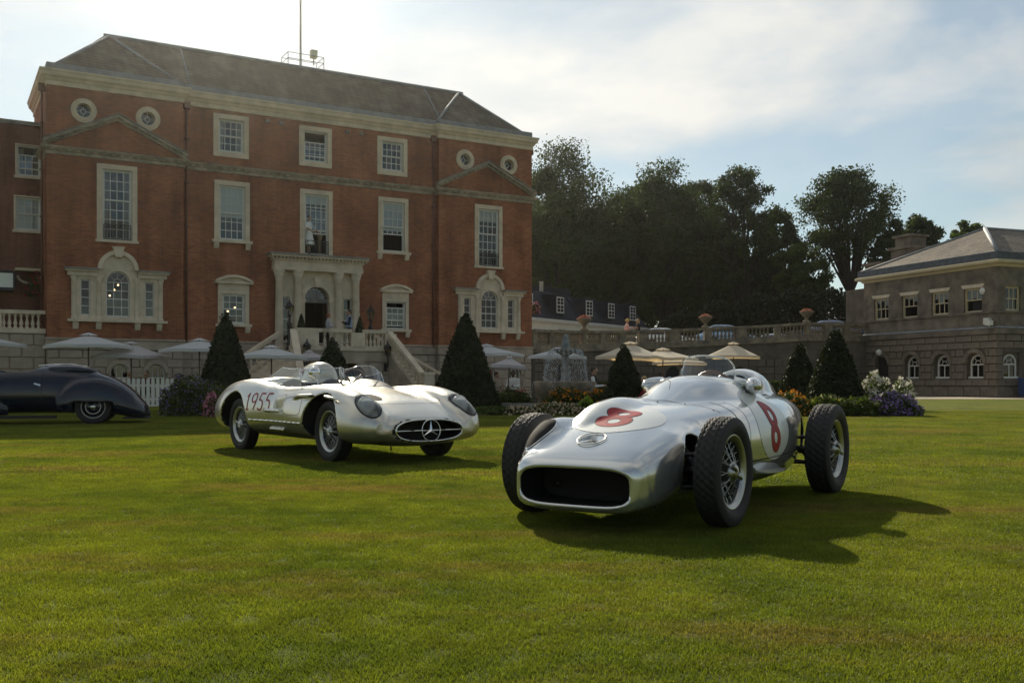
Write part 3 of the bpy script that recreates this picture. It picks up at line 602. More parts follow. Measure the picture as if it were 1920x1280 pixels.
# venetian windows
def arch_panel(wb, x0, x1, z0, z1, xc, r, zs, zb, y, m=0, n=14, depth=.2):
    wb.quad((x0,y,z0),(xc-r,y,z0),(xc-r,y,z1),(x0,y,z1), m); wb.quad((xc+r,y,z0),(x1,y,z0),(x1,y,z1),(xc+r,y,z1), m)
    if zb > z0: wb.quad((xc-r,y,z0),(xc+r,y,z0),(xc+r,y,zb),(xc-r,y,zb), m)
    A = [(p[0], y, p[1]) for p in arc(xc, zs, r, math.pi, 0, n)]; T = [(p[0], y, z1) for p in A]
    wb.strip(A, T, m, False)
    edge = [(xc-r,y,zb)] + A + [(xc+r,y,zb)]; wb.strip(edge, [(p[0], y+depth, p[2]) for p in edge], m, False)
for v in (VL, VR):
    wb = MB(); y = -.03; r = .44; zs = 4.78; zb = 3.42
    # stone field with the arched light, side lights as rectangles
    arch_panel(wb, v-.72, v+.72, 3.3, 5.27, v, r, zs, zb, y)
    for s in (-1, 1):
        a, b = sorted((v+s*.72, v+s*1.70)); h = (v+s*1.19-.17, v+s*1.19+.17, 3.45, 4.86)
        wall_holes(wb, a, b, 3.3, 5.0, y, [h], 0, .2)
        wb.box(a-(.14 if s < 0 else -.02), b+(.14 if s > 0 else -.02), y-.1, y+.06, 4.98, 5.14); wb.box(a-(.22 if s < 0 else -.02), b+(.22 if s > 0 else -.02), y-.2, y+.06, 5.142, 5.21); wb.box(a-(.26 if s < 0 else -.0), b+(.26 if s > 0 else -.0), y-.26, y+.06, 5.212, 5.28, 3)
        room(wb, h[0], h[1], h[2], h[3], y+.2, .8, 2)
    # blind arch above
    wb.prism(arc(v, 5.27, .60, 0, math.pi, 16), y-.02, y+.05)
    o = arc(v, 5.27, .76, 0, math.pi, 16); i_ = arc(v, 5.27, .60, 0, math.pi, 16)
    for k in range(16): wb.prism([i_[k], o[k], o[k+1], i_[k+1]], y-.13, y+.04)
    wb.prism([(v-.13,5.76),(v+.13,5.76),(v+.2,6.12),(v-.2,6.12)], y-.2, y+.04); wb.box(v-.23, v+.23, y-.22, y+.04, 6.122, 6.17)
    wb.box(v-1.85, v+1.85, -.24, .05, 3.2, 3.298)
    for s in (-1.55, -.72, .72, 1.55): wb.prism([(.02,3.198),(-.17,3.198),(-.16,3.08),(-.09,2.92),(.02,2.9)], v+s-.1, v+s+.1, 'x')
    # archivolt of the light
    o = arc(v, zs, .53, 0, math.pi, 14); i_ = arc(v, zs, .44, 0, math.pi, 14)
    for k in range(14): wb.prism([i_[k], o[k], o[k+1], i_[k+1]], y-.05, y+.02)
    room(wb, v-r, v+r, zb, zs+r-.02, y+.22, 1.6, 2)
    win = wb.build('venetian_window', [M['stone'], M['white'], M['dark'], M['stone_dark']], MAN)
    for s in (-1.60, -.70, .70, 1.60): MB().lathe(column_prof(1.66, .095), 14, (v+s, y-.02, 3.3)).build('column', M['stone'], win)
    gb = MB(); yy = y+.12; cw = 2*r/3
    gb.box(v-r, v-r+.045, yy-.03, yy+.03, zb, zs); gb.box(v+r-.045, v+r, yy-.03, yy+.03, zb, zs); gb.box(v-r, v+r, yy-.04, yy+.04, zb, zb+.06)
    o = arc(v, zs, r, 0, math.pi, 14); i_ = arc(v, zs, r-.045, 0, math.pi, 14)
    for k in range(14): gb.prism([i_[k], o[k], o[k+1], i_[k+1]], yy-.03, yy+.03)
    for x in (v-cw/2, v+cw/2): gb.box(x-.013, x+.013, yy-.015, yy+.015, zb+.06, zs)
    rows = [zb+.06 + (zs-zb-.06)*k/4 for k in range(5)]
    for k in (1, 2, 3, 4): gb.box(v-r+.045, v+r-.045, yy-.02, yy+.02, rows[k]-(.02 if k == 2 else .012), rows[k]+(.02 if k == 2 else .012))
    q = arc(v, zs, cw/2+.0, 0, math.pi, 8)
    for a, b in zip(q, q[1:]): gb.tube((a[0],yy,a[1]),(b[0],yy,b[1]),.013,n=4)
    for a in (R(42), R(90), R(138)): gb.tube((v+cw/2*math.cos(a),yy,zs+cw/2*math.sin(a)),(v+(r-.03)*math.cos(a),yy,zs+(r-.03)*math.sin(a)),.012,n=4)
    for k in range(4):
        for c in (-1, 0, 1): pane(win, v+c*cw, yy, (rows[k]+rows[k+1])/2, cw, rows[k+1]-rows[k])
    fan = MB(); fan.prism(arc(v, zs, r-.02, 0, math.pi, 12), yy-.001, yy+.001); fan.build('pane', M['glass'], win)
    for s in (-1, 1):
        x = v+s*1.19
        gb.box(x-.17, x-.135, yy-.03, yy+.03, 3.45, 4.86); gb.box(x+.135, x+.17, yy-.03, yy+.03, 3.45, 4.86); gb.box(x-.135, x+.135, yy-.03, yy+.03, 3.45, 3.5); gb.box(x-.135, x+.135, yy-.03, yy+.03, 4.8, 4.86)
        for k in range(4):
            z = 3.5 + 1.3*k/4
            if k: gb.box(x-.135, x+.135, yy-.02, yy+.02, z-.014, z+.014)
            pane(win, x, yy, z+.1625, .27, .325)
    gb.build('glazing_bars', M['white'], win)
# wall lights seen inside the rooms
mb = MB()
for x, z, y in ((2.42,4.35,1.2),(2.62,4.6,1.4),(2.75,4.8,1.3),(6.95,4.0,1.3),(7.2,3.9,1.4),(7.45,4.05,1.2)): mb.ball((x,y,z),.035,8,6)
mb.build('room_lights', M['bulb'], MAN)
# basement: rusticated stone blocks on a backing wall, lunette windows
mb = MB()
lun = {'l': [(2.55-.97,), (2.55+1.25,)], }
LUN = [(1.15,0), (2.62,0), (3.98,0), (17.8,0), (19.25,0), (20.7,0), (14.9,YC)]
hl = {0: [], 1: [], 2: []}
for x, y in LUN: hl[0 if x < W1 else (2 if x > W2 else 1)].append((x-.42, x+.42, .62, 1.72))
wall_holes(mb, 0, W1, -.5, 2.2, .06, hl[0]); wall_holes(mb, W1, W2, -.5, 2.2, YC+.06, hl[1]); wall_holes(mb, W2, WT, -.5, 2.2, .06, hl[2])
mb.quad((0,DEP,-.5),(0,.06,-.5),(0,.06,2.2),(0,DEP,2.2)); mb.quad((WT,.06,-.5),(WT,DEP,-.5),(WT,DEP,2.2),(WT,.06,2.2))
mb.quad((W1,.06,-.5),(W1,YC+.06,-.5),(W1,YC+.06,2.2),(W1,.06,2.2)); mb.quad((W2,YC+.06,-.5),(W2,.06,-.5),(W2,.06,2.2),(W2,YC+.06,2.2)); mb.quad((WT,DEP,-.5),(0,DEP,-.5),(0,DEP,2.2),(WT,DEP,2.2))
base = mb.build('basement_wall', M['stone_warm'], MAN)
band(MB(), [(0,2.12),(.05,2.14),(.05,2.46),(.09,2.5),(.09,2.56),(0,2.58)]).build('basement_band', M['stone_warm'], base)
BLK = {}
def block(parent, x0, x1, z0, z1, y, d=.11, mat='stone_warm', bev=.022):
    key = (round(x1-x0,2), round(z1-z0,2), mat, d)
    if key not in BLK:
        w, h = x1-x0, z1-z0; b = bev
        vs = [(0,0,0),(w,0,0),(w,0,h),(0,0,h),(b,-d,b),(w-b,-d,b),(w-b,-d,h-b),(b,-d,h-b)]
        BLK[key] = MB().add(vs, [(4,5,6,7),(0,1,5,4),(1,2,6,5),(2,3,7,6),(3,0,4,7)]).mesh('stone_block', M[mat])
    return link('stone_block', BLK[key], parent, (x0, y, z0))
def course_blocks(parent, x0, x1, zs, y, holes, bw=.84, gap=.018, mat='stone_warm', d=.06, skip=None):
    for r, (za, zb) in enumerate(zip(zs, zs[1:])):
        n = max(1, round((x1-x0)/bw)); w = (x1-x0)/n; off = (r % 2)*.5
        edges = [x0] + [x0+(i+off)*w for i in range(n+1) if x0+.05 < x0+(i+off)*w < x1-.05] + [x1]
        for a, b in zip(edges, edges[1:]):
            segs = [(a, b)]
            for h in holes:
                if h[3] <= za+.02 or h[2] >= zb-.02: continue
                ns = []
                for s, e in segs:
                    if h[1] <= s or h[0] >= e: ns.append((s, e)); continue
                    if h[0] > s: ns.append((s, h[0]))
                    if h[1] < e: ns.append((h[1], e))
                segs = ns
            for s, e in segs:
                if e-s > .12 and not (skip and skip((s+e)/2, (za+zb)/2)): block(parent, s+gap/2, e-gap/2, za+gap/2, zb-gap/2, y, d, mat)
ZS = [0.0, .46, .60, 1.02, 1.44, 1.78, 2.12]
course_blocks(base, 0, W1, ZS, .06, hl[0]); course_blocks(base, W2, WT, ZS, .06, hl[2])
course_blocks(base, W1, 8.3, ZS, YC+.06, []); course_blocks(base, 13.2, W2, ZS, YC+.06, hl[1])
for x, y in LUN:
    wb = MB(); y2 = y+.06
    arch_panel(wb, x-.42, x+.42, .62, 1.72, x, .36, 1.22, .64, y2+.02, 0, 10, .2); room(wb, x-.36, x+.36, .64, 1.56, y2+.24, .8, 2)
    o = arc(x, 1.22, .52, 0, math.pi, 10); i_ = arc(x, 1.22, .36, 0, math.pi, 10)
    for k in range(10): wb.prism([i_[k], o[k], o[k+1], i_[k+1]], y2-.09, y2+.03)
    win = wb.build('arched_window', [M['stone_warm'], M['white'], M['dark']], MAN)
    gb = MB(); yy = y2+.12
    o = arc(x, 1.22, .36, 0, math.pi, 10); i_ = arc(x, 1.22, .31, 0, math.pi, 10)
    for k in range(10): gb.prism([i_[k], o[k], o[k+1], i_[k+1]], yy-.03, yy+.03)
    gb.box(x-.36, x-.31, yy-.03, yy+.03, .64, 1.22); gb.box(x+.31, x+.36, yy-.03, yy+.03, .64, 1.22); gb.box(x-.31, x+.31, yy-.03, yy+.03, .64, .7); gb.box(x-.31, x+.31, yy-.025, yy+.025, 1.0, 1.05)
    for k in (-.11, .11): gb.box(x+k-.013, x+k+.013, yy-.015, yy+.015, .7, 1.5)
    gb.build('glazing_bars', M['white'], win); pane(win, x, yy+.02, 1.1, .66, .86)
# portico: four columns, entablature, arched doorway
pb = MB(); yp = YC
pb.box(8.78, 12.80, yp-.44, yp+.02, 5.66, 5.86); pb.box(8.80, 12.78, yp-.42, yp+.02, 5.862, 6.06); pb.box(8.72, 12.86, yp-.5, yp+.02, 6.062, 6.13)
pb.box(8.60, 12.98, yp-.66, yp+.02, 6.20, 6.28); pb.box(8.54, 13.04, yp-.72, yp+.02, 6.282, 6.36, 1)
for i in range(27): x = 8.68 + i*.162; pb.box(x-.045, x+.045, yp-.6, yp-.41, 6.132, 6.198)
pb.box(8.72, 12.86, yp-.42, yp+.02, 6.13, 6.2)
arch_panel(pb, 9.9, 11.68, 2.2, 5.66, 10.79, .57, 4.46, 2.2, yp-.06, 0, 16, .5)
for s in (-1, 1):
    a, b = sorted((10.79+s*.89, 10.79+s*1.84)); h = (10.79+s*1.42-.19, 10.79+s*1.42+.19, 2.6, 4.55)
    wall_holes(pb, a, b, 2.2, 5.66, yp-.06, [h], 0, .2); room(pb, *h, yp+.15, .8, 2)
o = arc(10.79, 4.46, .80, 0, math.pi, 16); i_ = arc(10.79, 4.46, .57, 0, math.pi, 16)
for k in range(16): pb.prism([i_[k], o[k], o[k+1], i_[k+1]], yp-.12, yp-.05)
pb.prism([(10.68,5.0),(10.9,5.0),(10.96,5.42),(10.62,5.42)], yp-.2, yp-.05)
for s in (-1, 1): x = 10.79+s*.685; pb.box(x-.115, x+.115, yp-.13, yp-.05, 2.2, 4.34); pb.box(x-.15, x+.15, yp-.17, yp-.05, 4.342, 4.46)
room(pb, 10.22, 11.36, 2.1, 5.02, yp+.44, 2.5, 2)
port = pb.build('portico', [M['stone'], M['stone_dark'], M['dark']], MAN)
for x in (9.05, 9.88, 11.72, 12.53): MB().lathe(column_prof(3.5, .175), 18, (x, yp-.22, 2.16)).build('column', M['stone'], port)
for s in (-1, 1):
    x = 10.79+s*1.42; gb = MB(); yy = yp+.08
    gb.box(x-.19, x-.155, yy-.03, yy+.03, 2.6, 4.55); gb.box(x+.155, x+.19, yy-.03, yy+.03, 2.6, 4.55)
    for k in range(5): z = 2.6+1.9*k/4; gb.box(x-.155, x+.155, yy-.025, yy+.025, z, z+.05)
    gb.build('side_light', M['white'], port)
    pane(port, x, yy+.01, 3.57, .34, 1.9)
gb = MB(); yy = yp+.2
gb.box(10.22, 11.36, yy-.05, yy+.05, 4.34, 4.5)
for k in range(9): a = math.pi*(k+.5)/9; gb.tube((10.79+.1*math.cos(a),yy,4.5+.1*math.sin(a)),(10.79+.55*math.cos(a),yy,4.5+.52*math.sin(a)),.016,n=4)
for rr_ in (.12, .5):
    q = arc(10.79, 4.5, rr_, 0, math.pi, 12)
    for a, b in zip(q, q[1:]): gb.tube((a[0],yy,a[1]),(b[0],yy,b[1]),.018,n=4)
gb.build('fanlight', M['stone_dark'], port)
fan = MB(); fan.prism(arc(10.79, 4.5, .54, 0, math.pi, 12), yy+.01, yy+.012); fan.build('pane', M['glass'], port)
mb = MB(); mb.box(10.22,10.27,yp+.2,yp+.75,2.16,4.34); mb.box(11.31,11.36,yp+.2,yp+.75,2.16,4.34); mb.build('door_leaf', pmat('door_wood',(0.05,0.025,0.015),0.4), port)

# ---------------------------------------------------------------- entrance staircase in front of the door
ST = thing('entrance_staircase', 'pale stone double staircase with balustrades up to the mansion door', 'staircase', (-17.75, 38.0, 0), R(30.15))
FZ = 2.15; XC = 10.77; mb = MB(); ya, yb = -3.0, YC-.08; x0, x1 = 8.6, 12.94
# landing block with arched recess in its front
arch_panel(mb, x0, x1, -.5, FZ, XC+.35, .62, 1.02, -.5, ya, 0, 14, 1.2)
mb.quad((x0,yb,-.5),(x0,ya,-.5),(x0,ya,FZ),(x0,yb,FZ)); mb.quad((x1,ya,-.5),(x1,yb,-.5),(x1,yb,FZ),(x1,ya,FZ)); mb.quad((x0,ya,FZ),(x1,ya,FZ),(x1,yb,FZ),(x0,yb,FZ))
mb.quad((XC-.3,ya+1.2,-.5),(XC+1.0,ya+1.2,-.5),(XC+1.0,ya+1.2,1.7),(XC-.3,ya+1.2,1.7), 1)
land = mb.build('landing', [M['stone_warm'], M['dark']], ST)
MB().box(x0-.08, x1+.08, ya-.1, ya+.06, FZ-.02, FZ+.16).build('ledge', M['stone'], land)
MB().box(x0-.03, x1+.03, ya-.06, ya+.02, 1.70, FZ-.04).build('frieze', M['stone_warm'], land)
course_blocks(land, x0, x1, [-.1,.32,.74,1.16,1.68], ya, [(XC+.35-.75, XC+.35+.75, -.6, 1.4)], .8, .018, 'stone_warm', .05)
o = arc(XC+.35, 1.02, .86, 0, math.pi, 9); i_ = arc(XC+.35, 1.02, .62, 0, math.pi, 9)
for k in range(9):
    mb = MB(); c0 = [(p[0]*.985+q[0]*.015, p[1]*.985+q[1]*.015) for p, q in ((i_[k],i_[k+1]),(o[k],o[k+1]),(o[k+1],o[k]),(i_[k+1],i_[k]))]
    mb.prism(c0, ya-.09, ya+.02); mb.build('voussoir', M['stone_warm'], land)
BALM = baluster_mesh(.56, .075, M['stone'])
def rail_line(parent, P0, P1, z0, z1, n, ends=True, wide=.24):
    """sloping balustrade: plinth, balusters, handrail"""
    P0 = Vector((*P0, z0)); P1 = Vector((*P1, z1)); d = P1-P0; side = Vector((-d.y, d.x, 0)).normalized()*wide/2
    def bar(h0, h1, k=1.0, name='handrail'):
        mb = MB(); s = side*k; up0 = Vector((0,0,h0)); up1 = Vector((0,0,h1))
        vs = [P0-s+up0, P0+s+up0, P0+s+up1, P0-s+up1, P1-s+up0, P1+s+up0, P1+s+up1, P1-s+up1]
        mb.add(vs, [(0,1,2,3),(7,6,5,4),(0,4,5,1),(1,5,6,2),(2,6,7,3),(3,7,4,0)]); mb.build(name, M['stone'], parent)
    bar(.0, .17, 1.0, 'plinth'); bar(.73, .88, 1.15)
    for i in range(n):
        p = P0 + d*((i+.7)/(n+.4)); link('baluster', BALM, parent, (p.x, p.y, p.z+.17))
def pier(parent, x, y, z0, z1, w=.34, cap=True):
    mb = MB(); mb.box(x-w/2, x+w/2, y-w/2, y+w/2, z0, z1)
    if cap: mb.box(x-w/2-.04, x+w/2+.04, y-w/2-.04, y+w/2+.04, z1, z1+.1)
    return mb.build('pier', M['stone'], parent)
rail_line(ST, (x0+.2, ya), (XC-.62, ya), FZ, FZ, 0); rail_line(ST, (XC-.95, ya), (XC+.35, ya), FZ, FZ, 5); rail_line(ST, (XC+.9, ya), (x1-.3, ya), FZ, FZ, 5)
for x, w in ((x0+.55, 1.1), (XC+.62, .6), (x1-.1, .5)):
    mb = MB(); mb.box(x-w/2, x+w/2, ya-.14, ya+.14, FZ+.16, FZ+.735); mb.build('pier', M['stone'], ST)
for s in (-1, 1):
    def mir(p): return (XC + s*(p[0]-XC), p[1])
    T1, T2, Q1, Q2 = (12.85,-3.0), (12.85,-1.2), (13.35,-5.6), (16.1,-2.3)
    ns = 13
    for i in range(ns):
        t0, t1 = i/ns, (i+1)/ns; z = FZ - (i+1)*FZ/(ns+1)
        a = [mir((T1[0]+(Q1[0]-T1[0])*t, T1[1]+(Q1[1]-T1[1])*t)) for t in (t0, t1)]; b = [mir((T2[0]+(Q2[0]-T2[0])*t, T2[1]+(Q2[1]-T2[1])*t)) for t in (t0, t1)]
        poly = [a[0], a[1], b[1], b[0]]
        MB().prism(poly if s > 0 else poly[::-1], -.5, z, 'z').build('step', M['stone'], ST)
    for P, Q in ((T1, Q1), (T2, Q2)):
        rail_line(ST, mir(P), mir(Q), FZ-.05, .12, 11)
        # wall below the sloping rail
        mb = MB(); p, q = Vector((*mir(P), 0)), Vector((*mir(Q), 0)); d = (q-p).normalized(); sd = Vector((-d.y, d.x, 0))*.1
        mb.add([p-sd+Vector((0,0,-.5)), q-sd+Vector((0,0,-.5)), q-sd+Vector((0,0,.13)), p-sd+Vector((0,0,FZ-.03)), p+sd+Vector((0,0,-.5)), q+sd+Vector((0,0,-.5)), q+sd+Vector((0,0,.13)), p+sd+Vector((0,0,FZ-.03))], [(0,1,2,3),(5,4,7,6),(3,2,6,7),(1,5,6,2),(4,0,3,7)])
        mb.build('string_wall', M['stone_warm'], ST)
        pier(ST, *mir((Q[0], Q[1])), -.5, 1.15, .42)
# ================================================================ brick side wing left of the mansion
LW = thing('brick_wing', 'lower dark brick wing with two sash windows beside the mansion', 'building', (-17.75, 38.0, 0), R(30.15))
mb = MB(); yw = 2.0; ww = [(-.47, 9.0, .86, 1.2), (-.5, 6.86, .9, 1.3), (-3.2, 9.0, .86, 1.2)]
wall_holes(mb, -9, -.02, 0, 11.0, yw, [hole(*w) for w in ww]); mb.quad((-9,9,0),(-9,yw,0),(-9,yw,11.0),(-9,9,11.0)); mb.quad((-9,yw,11.0),(-.02,yw,11.0),(-.02,9,11.0),(-9,9,11.0))
mb.quad((-.02,9,0),(-9,9,0),(-9,9,11.0),(-.02,9,11.0))
mb.build('wall', M['brick2'], LW)
MB().box(-9.1, -.03, yw-.1, yw+.25, 11.002, 11.16).build('coping', M['stone_dark'], LW)
MB().add([(-2.6,5.4,11.0),(-.03,5.4,11.0),(-.03,7.5,12.3),(-1.6,7.5,12.3),(-2.6,8.9,11.0),(-.03,8.9,11.0)], [(0,1,2,3),(0,3,4),(3,2,5,4)]).build('roof', M['slate'], LW)
for i, w in enumerate(ww):
    sash(LW, 'window', w[0], w[1], w[2], w[3], 3, 4, yw, surround=architrave(*w, yw, .06, 'plain'), shift=(-.3, 0) if i == 0 else None, blind=.02 if i == 1 else None, curtain=(i != 1))
# low glazed lean-to below and stone balustrade in front
mb = MB(); mb.box(-4.5, -1.05, yw-.9, yw-.02, 5.05, 5.15); mb.box(-4.5, -1.05, yw-.9, yw-.02, 4.38, 4.5)
for x in (-4.5, -3.3, -2.2, -1.62, -1.05): mb.box(x-.04, x+.04, yw-.92, yw-.84, 4.5, 5.05)
lt = mb.build('lean_to', M['iron'], LW)
for a, b in ((-4.5,-3.3), (-3.3,-2.2), (-2.2,-1.62), (-1.62,-1.05)): MB().box(a+.04, b-.04, yw-.89, yw-.87, 4.5, 5.05).build('pane', M['blind'], lt)
mb = MB(); mb.box(-1.0, -.05, yw-.7, yw-.02, 5.2, 5.3)
for k in range(8): a, b = math.pi*k/8, math.pi*(k+1)/8; mb.tube((-.5+.42*math.cos(a), yw-.6, 5.0-.28*math.sin(a)), (-.5+.42*math.cos(b), yw-.6, 5.0-.28*math.sin(b)), .05, n=5)
mb.build('awning', M['cream_trim'], LW)
TB = thing('stone_balustrade', 'short dark stone balustrade at the foot of the brick wing', 'balustrade', (-17.75, 38.0, 0), R(30.15))
mb = MB(); mb.box(-5, -.02, .3, .7, 0, 2.72); mb.build('retaining_wall', M['stone_warm'], TB); course_blocks(TB, -5, -.02, [0,.45,.9,1.35,1.8,2.25,2.7], .3, [], .9, .02, 'stone_warm', .05)
MB().box(-5, -.02, .2, .75, 2.722, 2.9).build('ledge', M['stone'], TB); MB().box(-5, -.02, .34, .62, 3.46, 3.6).build('coping', M['stone'], TB)
for i in range(22):
    if i % 8 == 7: MB().box(-.25-i*.2-.13, -.25-i*.2+.13, .36, .6, 2.902, 3.458).build('pier', M['stone'], TB)
    else: link('baluster', BALM, TB, (-.25-i*.2, .48, 2.901))

# ================================================================ terrace wall between mansion and pavilion
TWP = [(1.06,48.95,2.50), (3.9,55.2,2.75), (7.7,60.0,3.03), (11.96,61.8,3.27), (16.4,62.3,3.50), (18.35,62.0,3.62), (22.95,64.6,3.66)]
TW = thing('terrace_wall', 'weathered stone retaining wall with balustrade beyond the parasols', 'wall')
BALW = baluster_mesh(.62, .095, M['stone_wall'])
def seg_box(name, a, b, z0, z1, out, inn, mat, parent):
    """straight bar from a to b (x,y), heights at each end, thickness out (towards camera) and inn"""
    A, B = Vector((a[0], a[1], 0)), Vector((b[0], b[1], 0)); d = (B-A).normalized(); n = Vector((d.y, -d.x, 0))
    P = [A+n*out, B+n*out, B-n*inn, A-n*inn]; za = (z0[0], z0[1], z0[1], z0[0]); zb = (z1[0], z1[1], z1[1], z1[0])
    vs = [(p.x, p.y, z) for p, z in zip(P, za)] + [(p.x, p.y, z) for p, z in zip(P, zb)]
    return MB().add(vs, [(3,2,1,0),(4,5,6,7),(0,1,5,4),(1,2,6,5),(2,3,7,6),(3,0,4,7)]).build(name, M[mat], parent)
for (a, b) in zip(TWP, TWP[1:]):
    l = math.hypot(b[0]-a[0], b[1]-a[1]); ang = math.atan2(b[1]-a[1], b[0]-a[0]); za, zb = a[2], b[2]
    seg_box('wall', a, b, (-.5,-.5), (za-.2, zb-.2), 0, .5, 'stone_brown2', TW)
    seg_box('string_course', a, b, (za-.2, zb-.2), (za-.02, zb-.02), .16, .5, 'stone_wall', TW)
    seg_box('plinth', a, b, (za-.02, zb-.02), (za+.16, zb+.16), .04, .3, 'stone_wall', TW)
    seg_box('coping', a, b, (za+.79, zb+.79), (za+.94, zb+.94), .08, .34, 'stone_wall', TW)
    nb = max(1, round(l/2.1))
    for i in range(nb):
        for k in range(9):
            t = (i + (k+.5)/9)/nb; x, y, z = a[0]+(b[0]-a[0])*t, a[1]+(b[1]-a[1])*t, za+(zb-za)*t
            if k in (0, 1, 8):
                if k == 0:
                    t0, t1 = (i-1/9)/nb, (i+1.9/9)/nb; t0 = max(t0, 0)
                    p = [(a[0]+(b[0]-a[0])*q, a[1]+(b[1]-a[1])*q) for q in (t0, t1)]; zz = [za+(zb-za)*q for q in (t0, t1)]
                    seg_box('pier', p[0], p[1], [q+.16 for q in zz], [q+.79 for q in zz], .03, .29, 'stone_wall', TW)
            elif k != 8 or True: link('baluster', BALW, TW, (x - .13*math.sin(-ang)*-1, y + .13*math.cos(ang), z+.165))
    # rusticated facing
    e = link('wall_facing', MB().box(0, .02, .05, .07, 0, .02).mesh('wall_facing', M['stone_brown2']), TW, (a[0], a[1], 0), ang)
    hs_ = [(l*.5-.55, l*.5+.55, -.5, 1.9)] if l > 3 else []
    course_blocks(e, 0, l, [-.45, .0, .45, .9, 1.35, 1.8, 2.28], 0, hs_, 1.0, .03, 'stone_brown2', .07)
    if hs_:
        ab = MB(); arch_panel(ab, l*.5-.55, l*.5+.55, -.45, 1.9, l*.5, .5, 1.3, -.45, -.05, 0, 10, .04)
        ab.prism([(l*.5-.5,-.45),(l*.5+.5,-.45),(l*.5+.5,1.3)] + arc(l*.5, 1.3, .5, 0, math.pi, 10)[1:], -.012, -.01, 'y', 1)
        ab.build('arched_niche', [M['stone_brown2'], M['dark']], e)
# upper terrace behind the wall
mb = MB(); back = [(p[0]+(6 if i > 4 else 0), 120, p[2]+.3) for i, p in enumerate(TWP)]; fr = [(p[0], p[1]+.25, p[2]-.03) for p in TWP]
mb.strip(fr, back, 0, False); mb.add([(-30,52,2.45),(1.0,49.2,2.45),(1.06,120,2.8),(-30,120,2.8)], [(0,1,2,3)])
mb.add([(23,64.8,3.63),(90,90,3.7),(90,140,4),(28.95,120,3.96)], [(0,1,2,3)])
tag(mb.build('upper_terrace', M['gravel']), kind='structure')
# stone urns on the balustrade
def urn(p, z, label):
    t = thing('stone_urn', label, 'urn', (p[0], p[1], z), 0, 'planted urns on the terrace balustrade')
    MB().lathe([(0,0),(.24,0),(.24,.1),(.12,.14),(.09,.24),(.13,.32),(.34,.52),(.40,.62),(.44,.66),(.40,.70),(.3,.66),(0,.64)], 14).build('bowl', M['stone_wall'], t)
    n = 260; V = []; T = []
    for i in range(n):
        a = random.uniform(0, 6.283); r = .42*math.sqrt(random.random()); h = .66+.22*(1-(r/.42)**2)*random.uniform(.5,1.1); s = .045
        c = np.array((r*math.cos(a), r*math.sin(a), h)); d1 = RNG.normal(size=3); d1 /= np.linalg.norm(d1); d2 = np.cross(d1, RNG.normal(size=3)); d2 /= np.linalg.norm(d2)
        o = len(V); V += [c-d1*s, c+d2*s*.6, c+d1*s, c-d2*s*.6]; T.append((o,o+1,o+2,o+3))
    link('flowers', np_mesh('flowers', V, T, M['fl_rust'], smooth=False), t); return t
urn((4.02,55.4), 3.69, 'stone urn of rust flowers on the balustrade nearest the mansion')
urn((12.05,62.0), 4.21, 'stone urn of rust flowers on the balustrade between two parked cars')
urn((18.40,62.2), 4.56, 'stone urn of rust flowers on the balustrade corner nearest the pavilion')

# ================================================================ cream house behind the terrace
CH = thing('cream_house', 'cream rendered house with dark slate mansard roof and four dormers', 'house', (1.54, 72.0, 2.7), math.atan2(.813, .583))
mb = MB(); hw = [hole(3.9,.9,1.3,1.3), hole(8.2,.9,1.3,1.3), hole(0.6,.6,1.2,1.5)]
wall_holes(mb, -6, 17.6, 0, 2.55, 0, hw); mb.quad((17.6,0,0),(17.6,7,0),(17.6,7,2.55),(17.6,0,2.55)); mb.quad((-6,7,0),(-6,0,0),(-6,0,2.55),(-6,7,2.55)); mb.quad((17.6,7,0),(-6,7,0),(-6,7,2.55),(17.6,7,2.55))
mb.build('wall', M['cream'], CH)
mb = MB(); mb.box(-6.2, 17.8, -.25, .05, 2.552, 2.68); mb.box(-6.25, 17.85, -.32, -.2, 2.682, 2.78); mb.build('gutter', M['white'], CH)
mb = MB()
for a, b, h in ((-6, 6.4, 5.0), (6.4, 17.6, 4.85)):
    mb.add([(a,-.1,2.7),(b,-.1,2.7),(b-(1.0 if b > 10 else .2),1.4,h),(a+.2,1.4,h),(a,7.1,2.7),(b,7.1,2.7),(b-(1.0 if b > 10 else .2),5.6,h),(a+.2,5.6,h)], [(0,1,2,3),(5,4,7,6),(1,5,6,2),(4,0,3,7),(3,2,6,7)])
mb.box(5.2, 9.8, 3.0, 5.4, 4.86, 5.7)
rf = mb.build('roof', M['slate_blue'], CH)
MB().lathe([(0,0),(.16,0),(.16,.9),(.2,.95),(0,.97)], 10, (4.9,2.6,5.0)).build('chimney_pot', M['cream'], rf)
for t in (3.55, 7.75, 11.2, 14.8, -.6):
    db = MB(); db.box(t-.62, t+.62, -.02, 1.3, 3.25, 4.62, 1); db.box(t-.7, t+.7, -.08, 1.35, 4.622, 4.72, 1)
    db.box(t-.5, t+.5, -.04, -.021, 3.32, 4.52, 0); db.box(t-.42, t+.42, -.045, -.041, 3.4, 4.44, 2)
    d = db.build('dormer', [M['white'], M['slate_blue'], M['dark']], rf)
    gb = MB(); gb.box(t-.02, t+.02, -.06, -.046, 3.4, 4.44); gb.box(t-.42, t+.42, -.062, -.046, 3.9, 3.96)
    for z in (3.65, 4.2): gb.box(t-.42, t+.42, -.058, -.046, z-.015, z+.015)
    gb.build('glazing_bars', M['white'], d)
for h in hw:
    xc = (h[0]+h[1])/2; sash(CH, 'window', xc, h[2], h[1]-h[0], h[3]-h[2], 2, 2, 0, frame=.08, bar=.04)
for x in (1.7, 10.2): MB().lathe([(0,0),(.16,0),(.2,.2),(.12,.36),(0,.4)], 8, (x,-.3,1.6)).build('wall_lamp', M['iron'], CH)
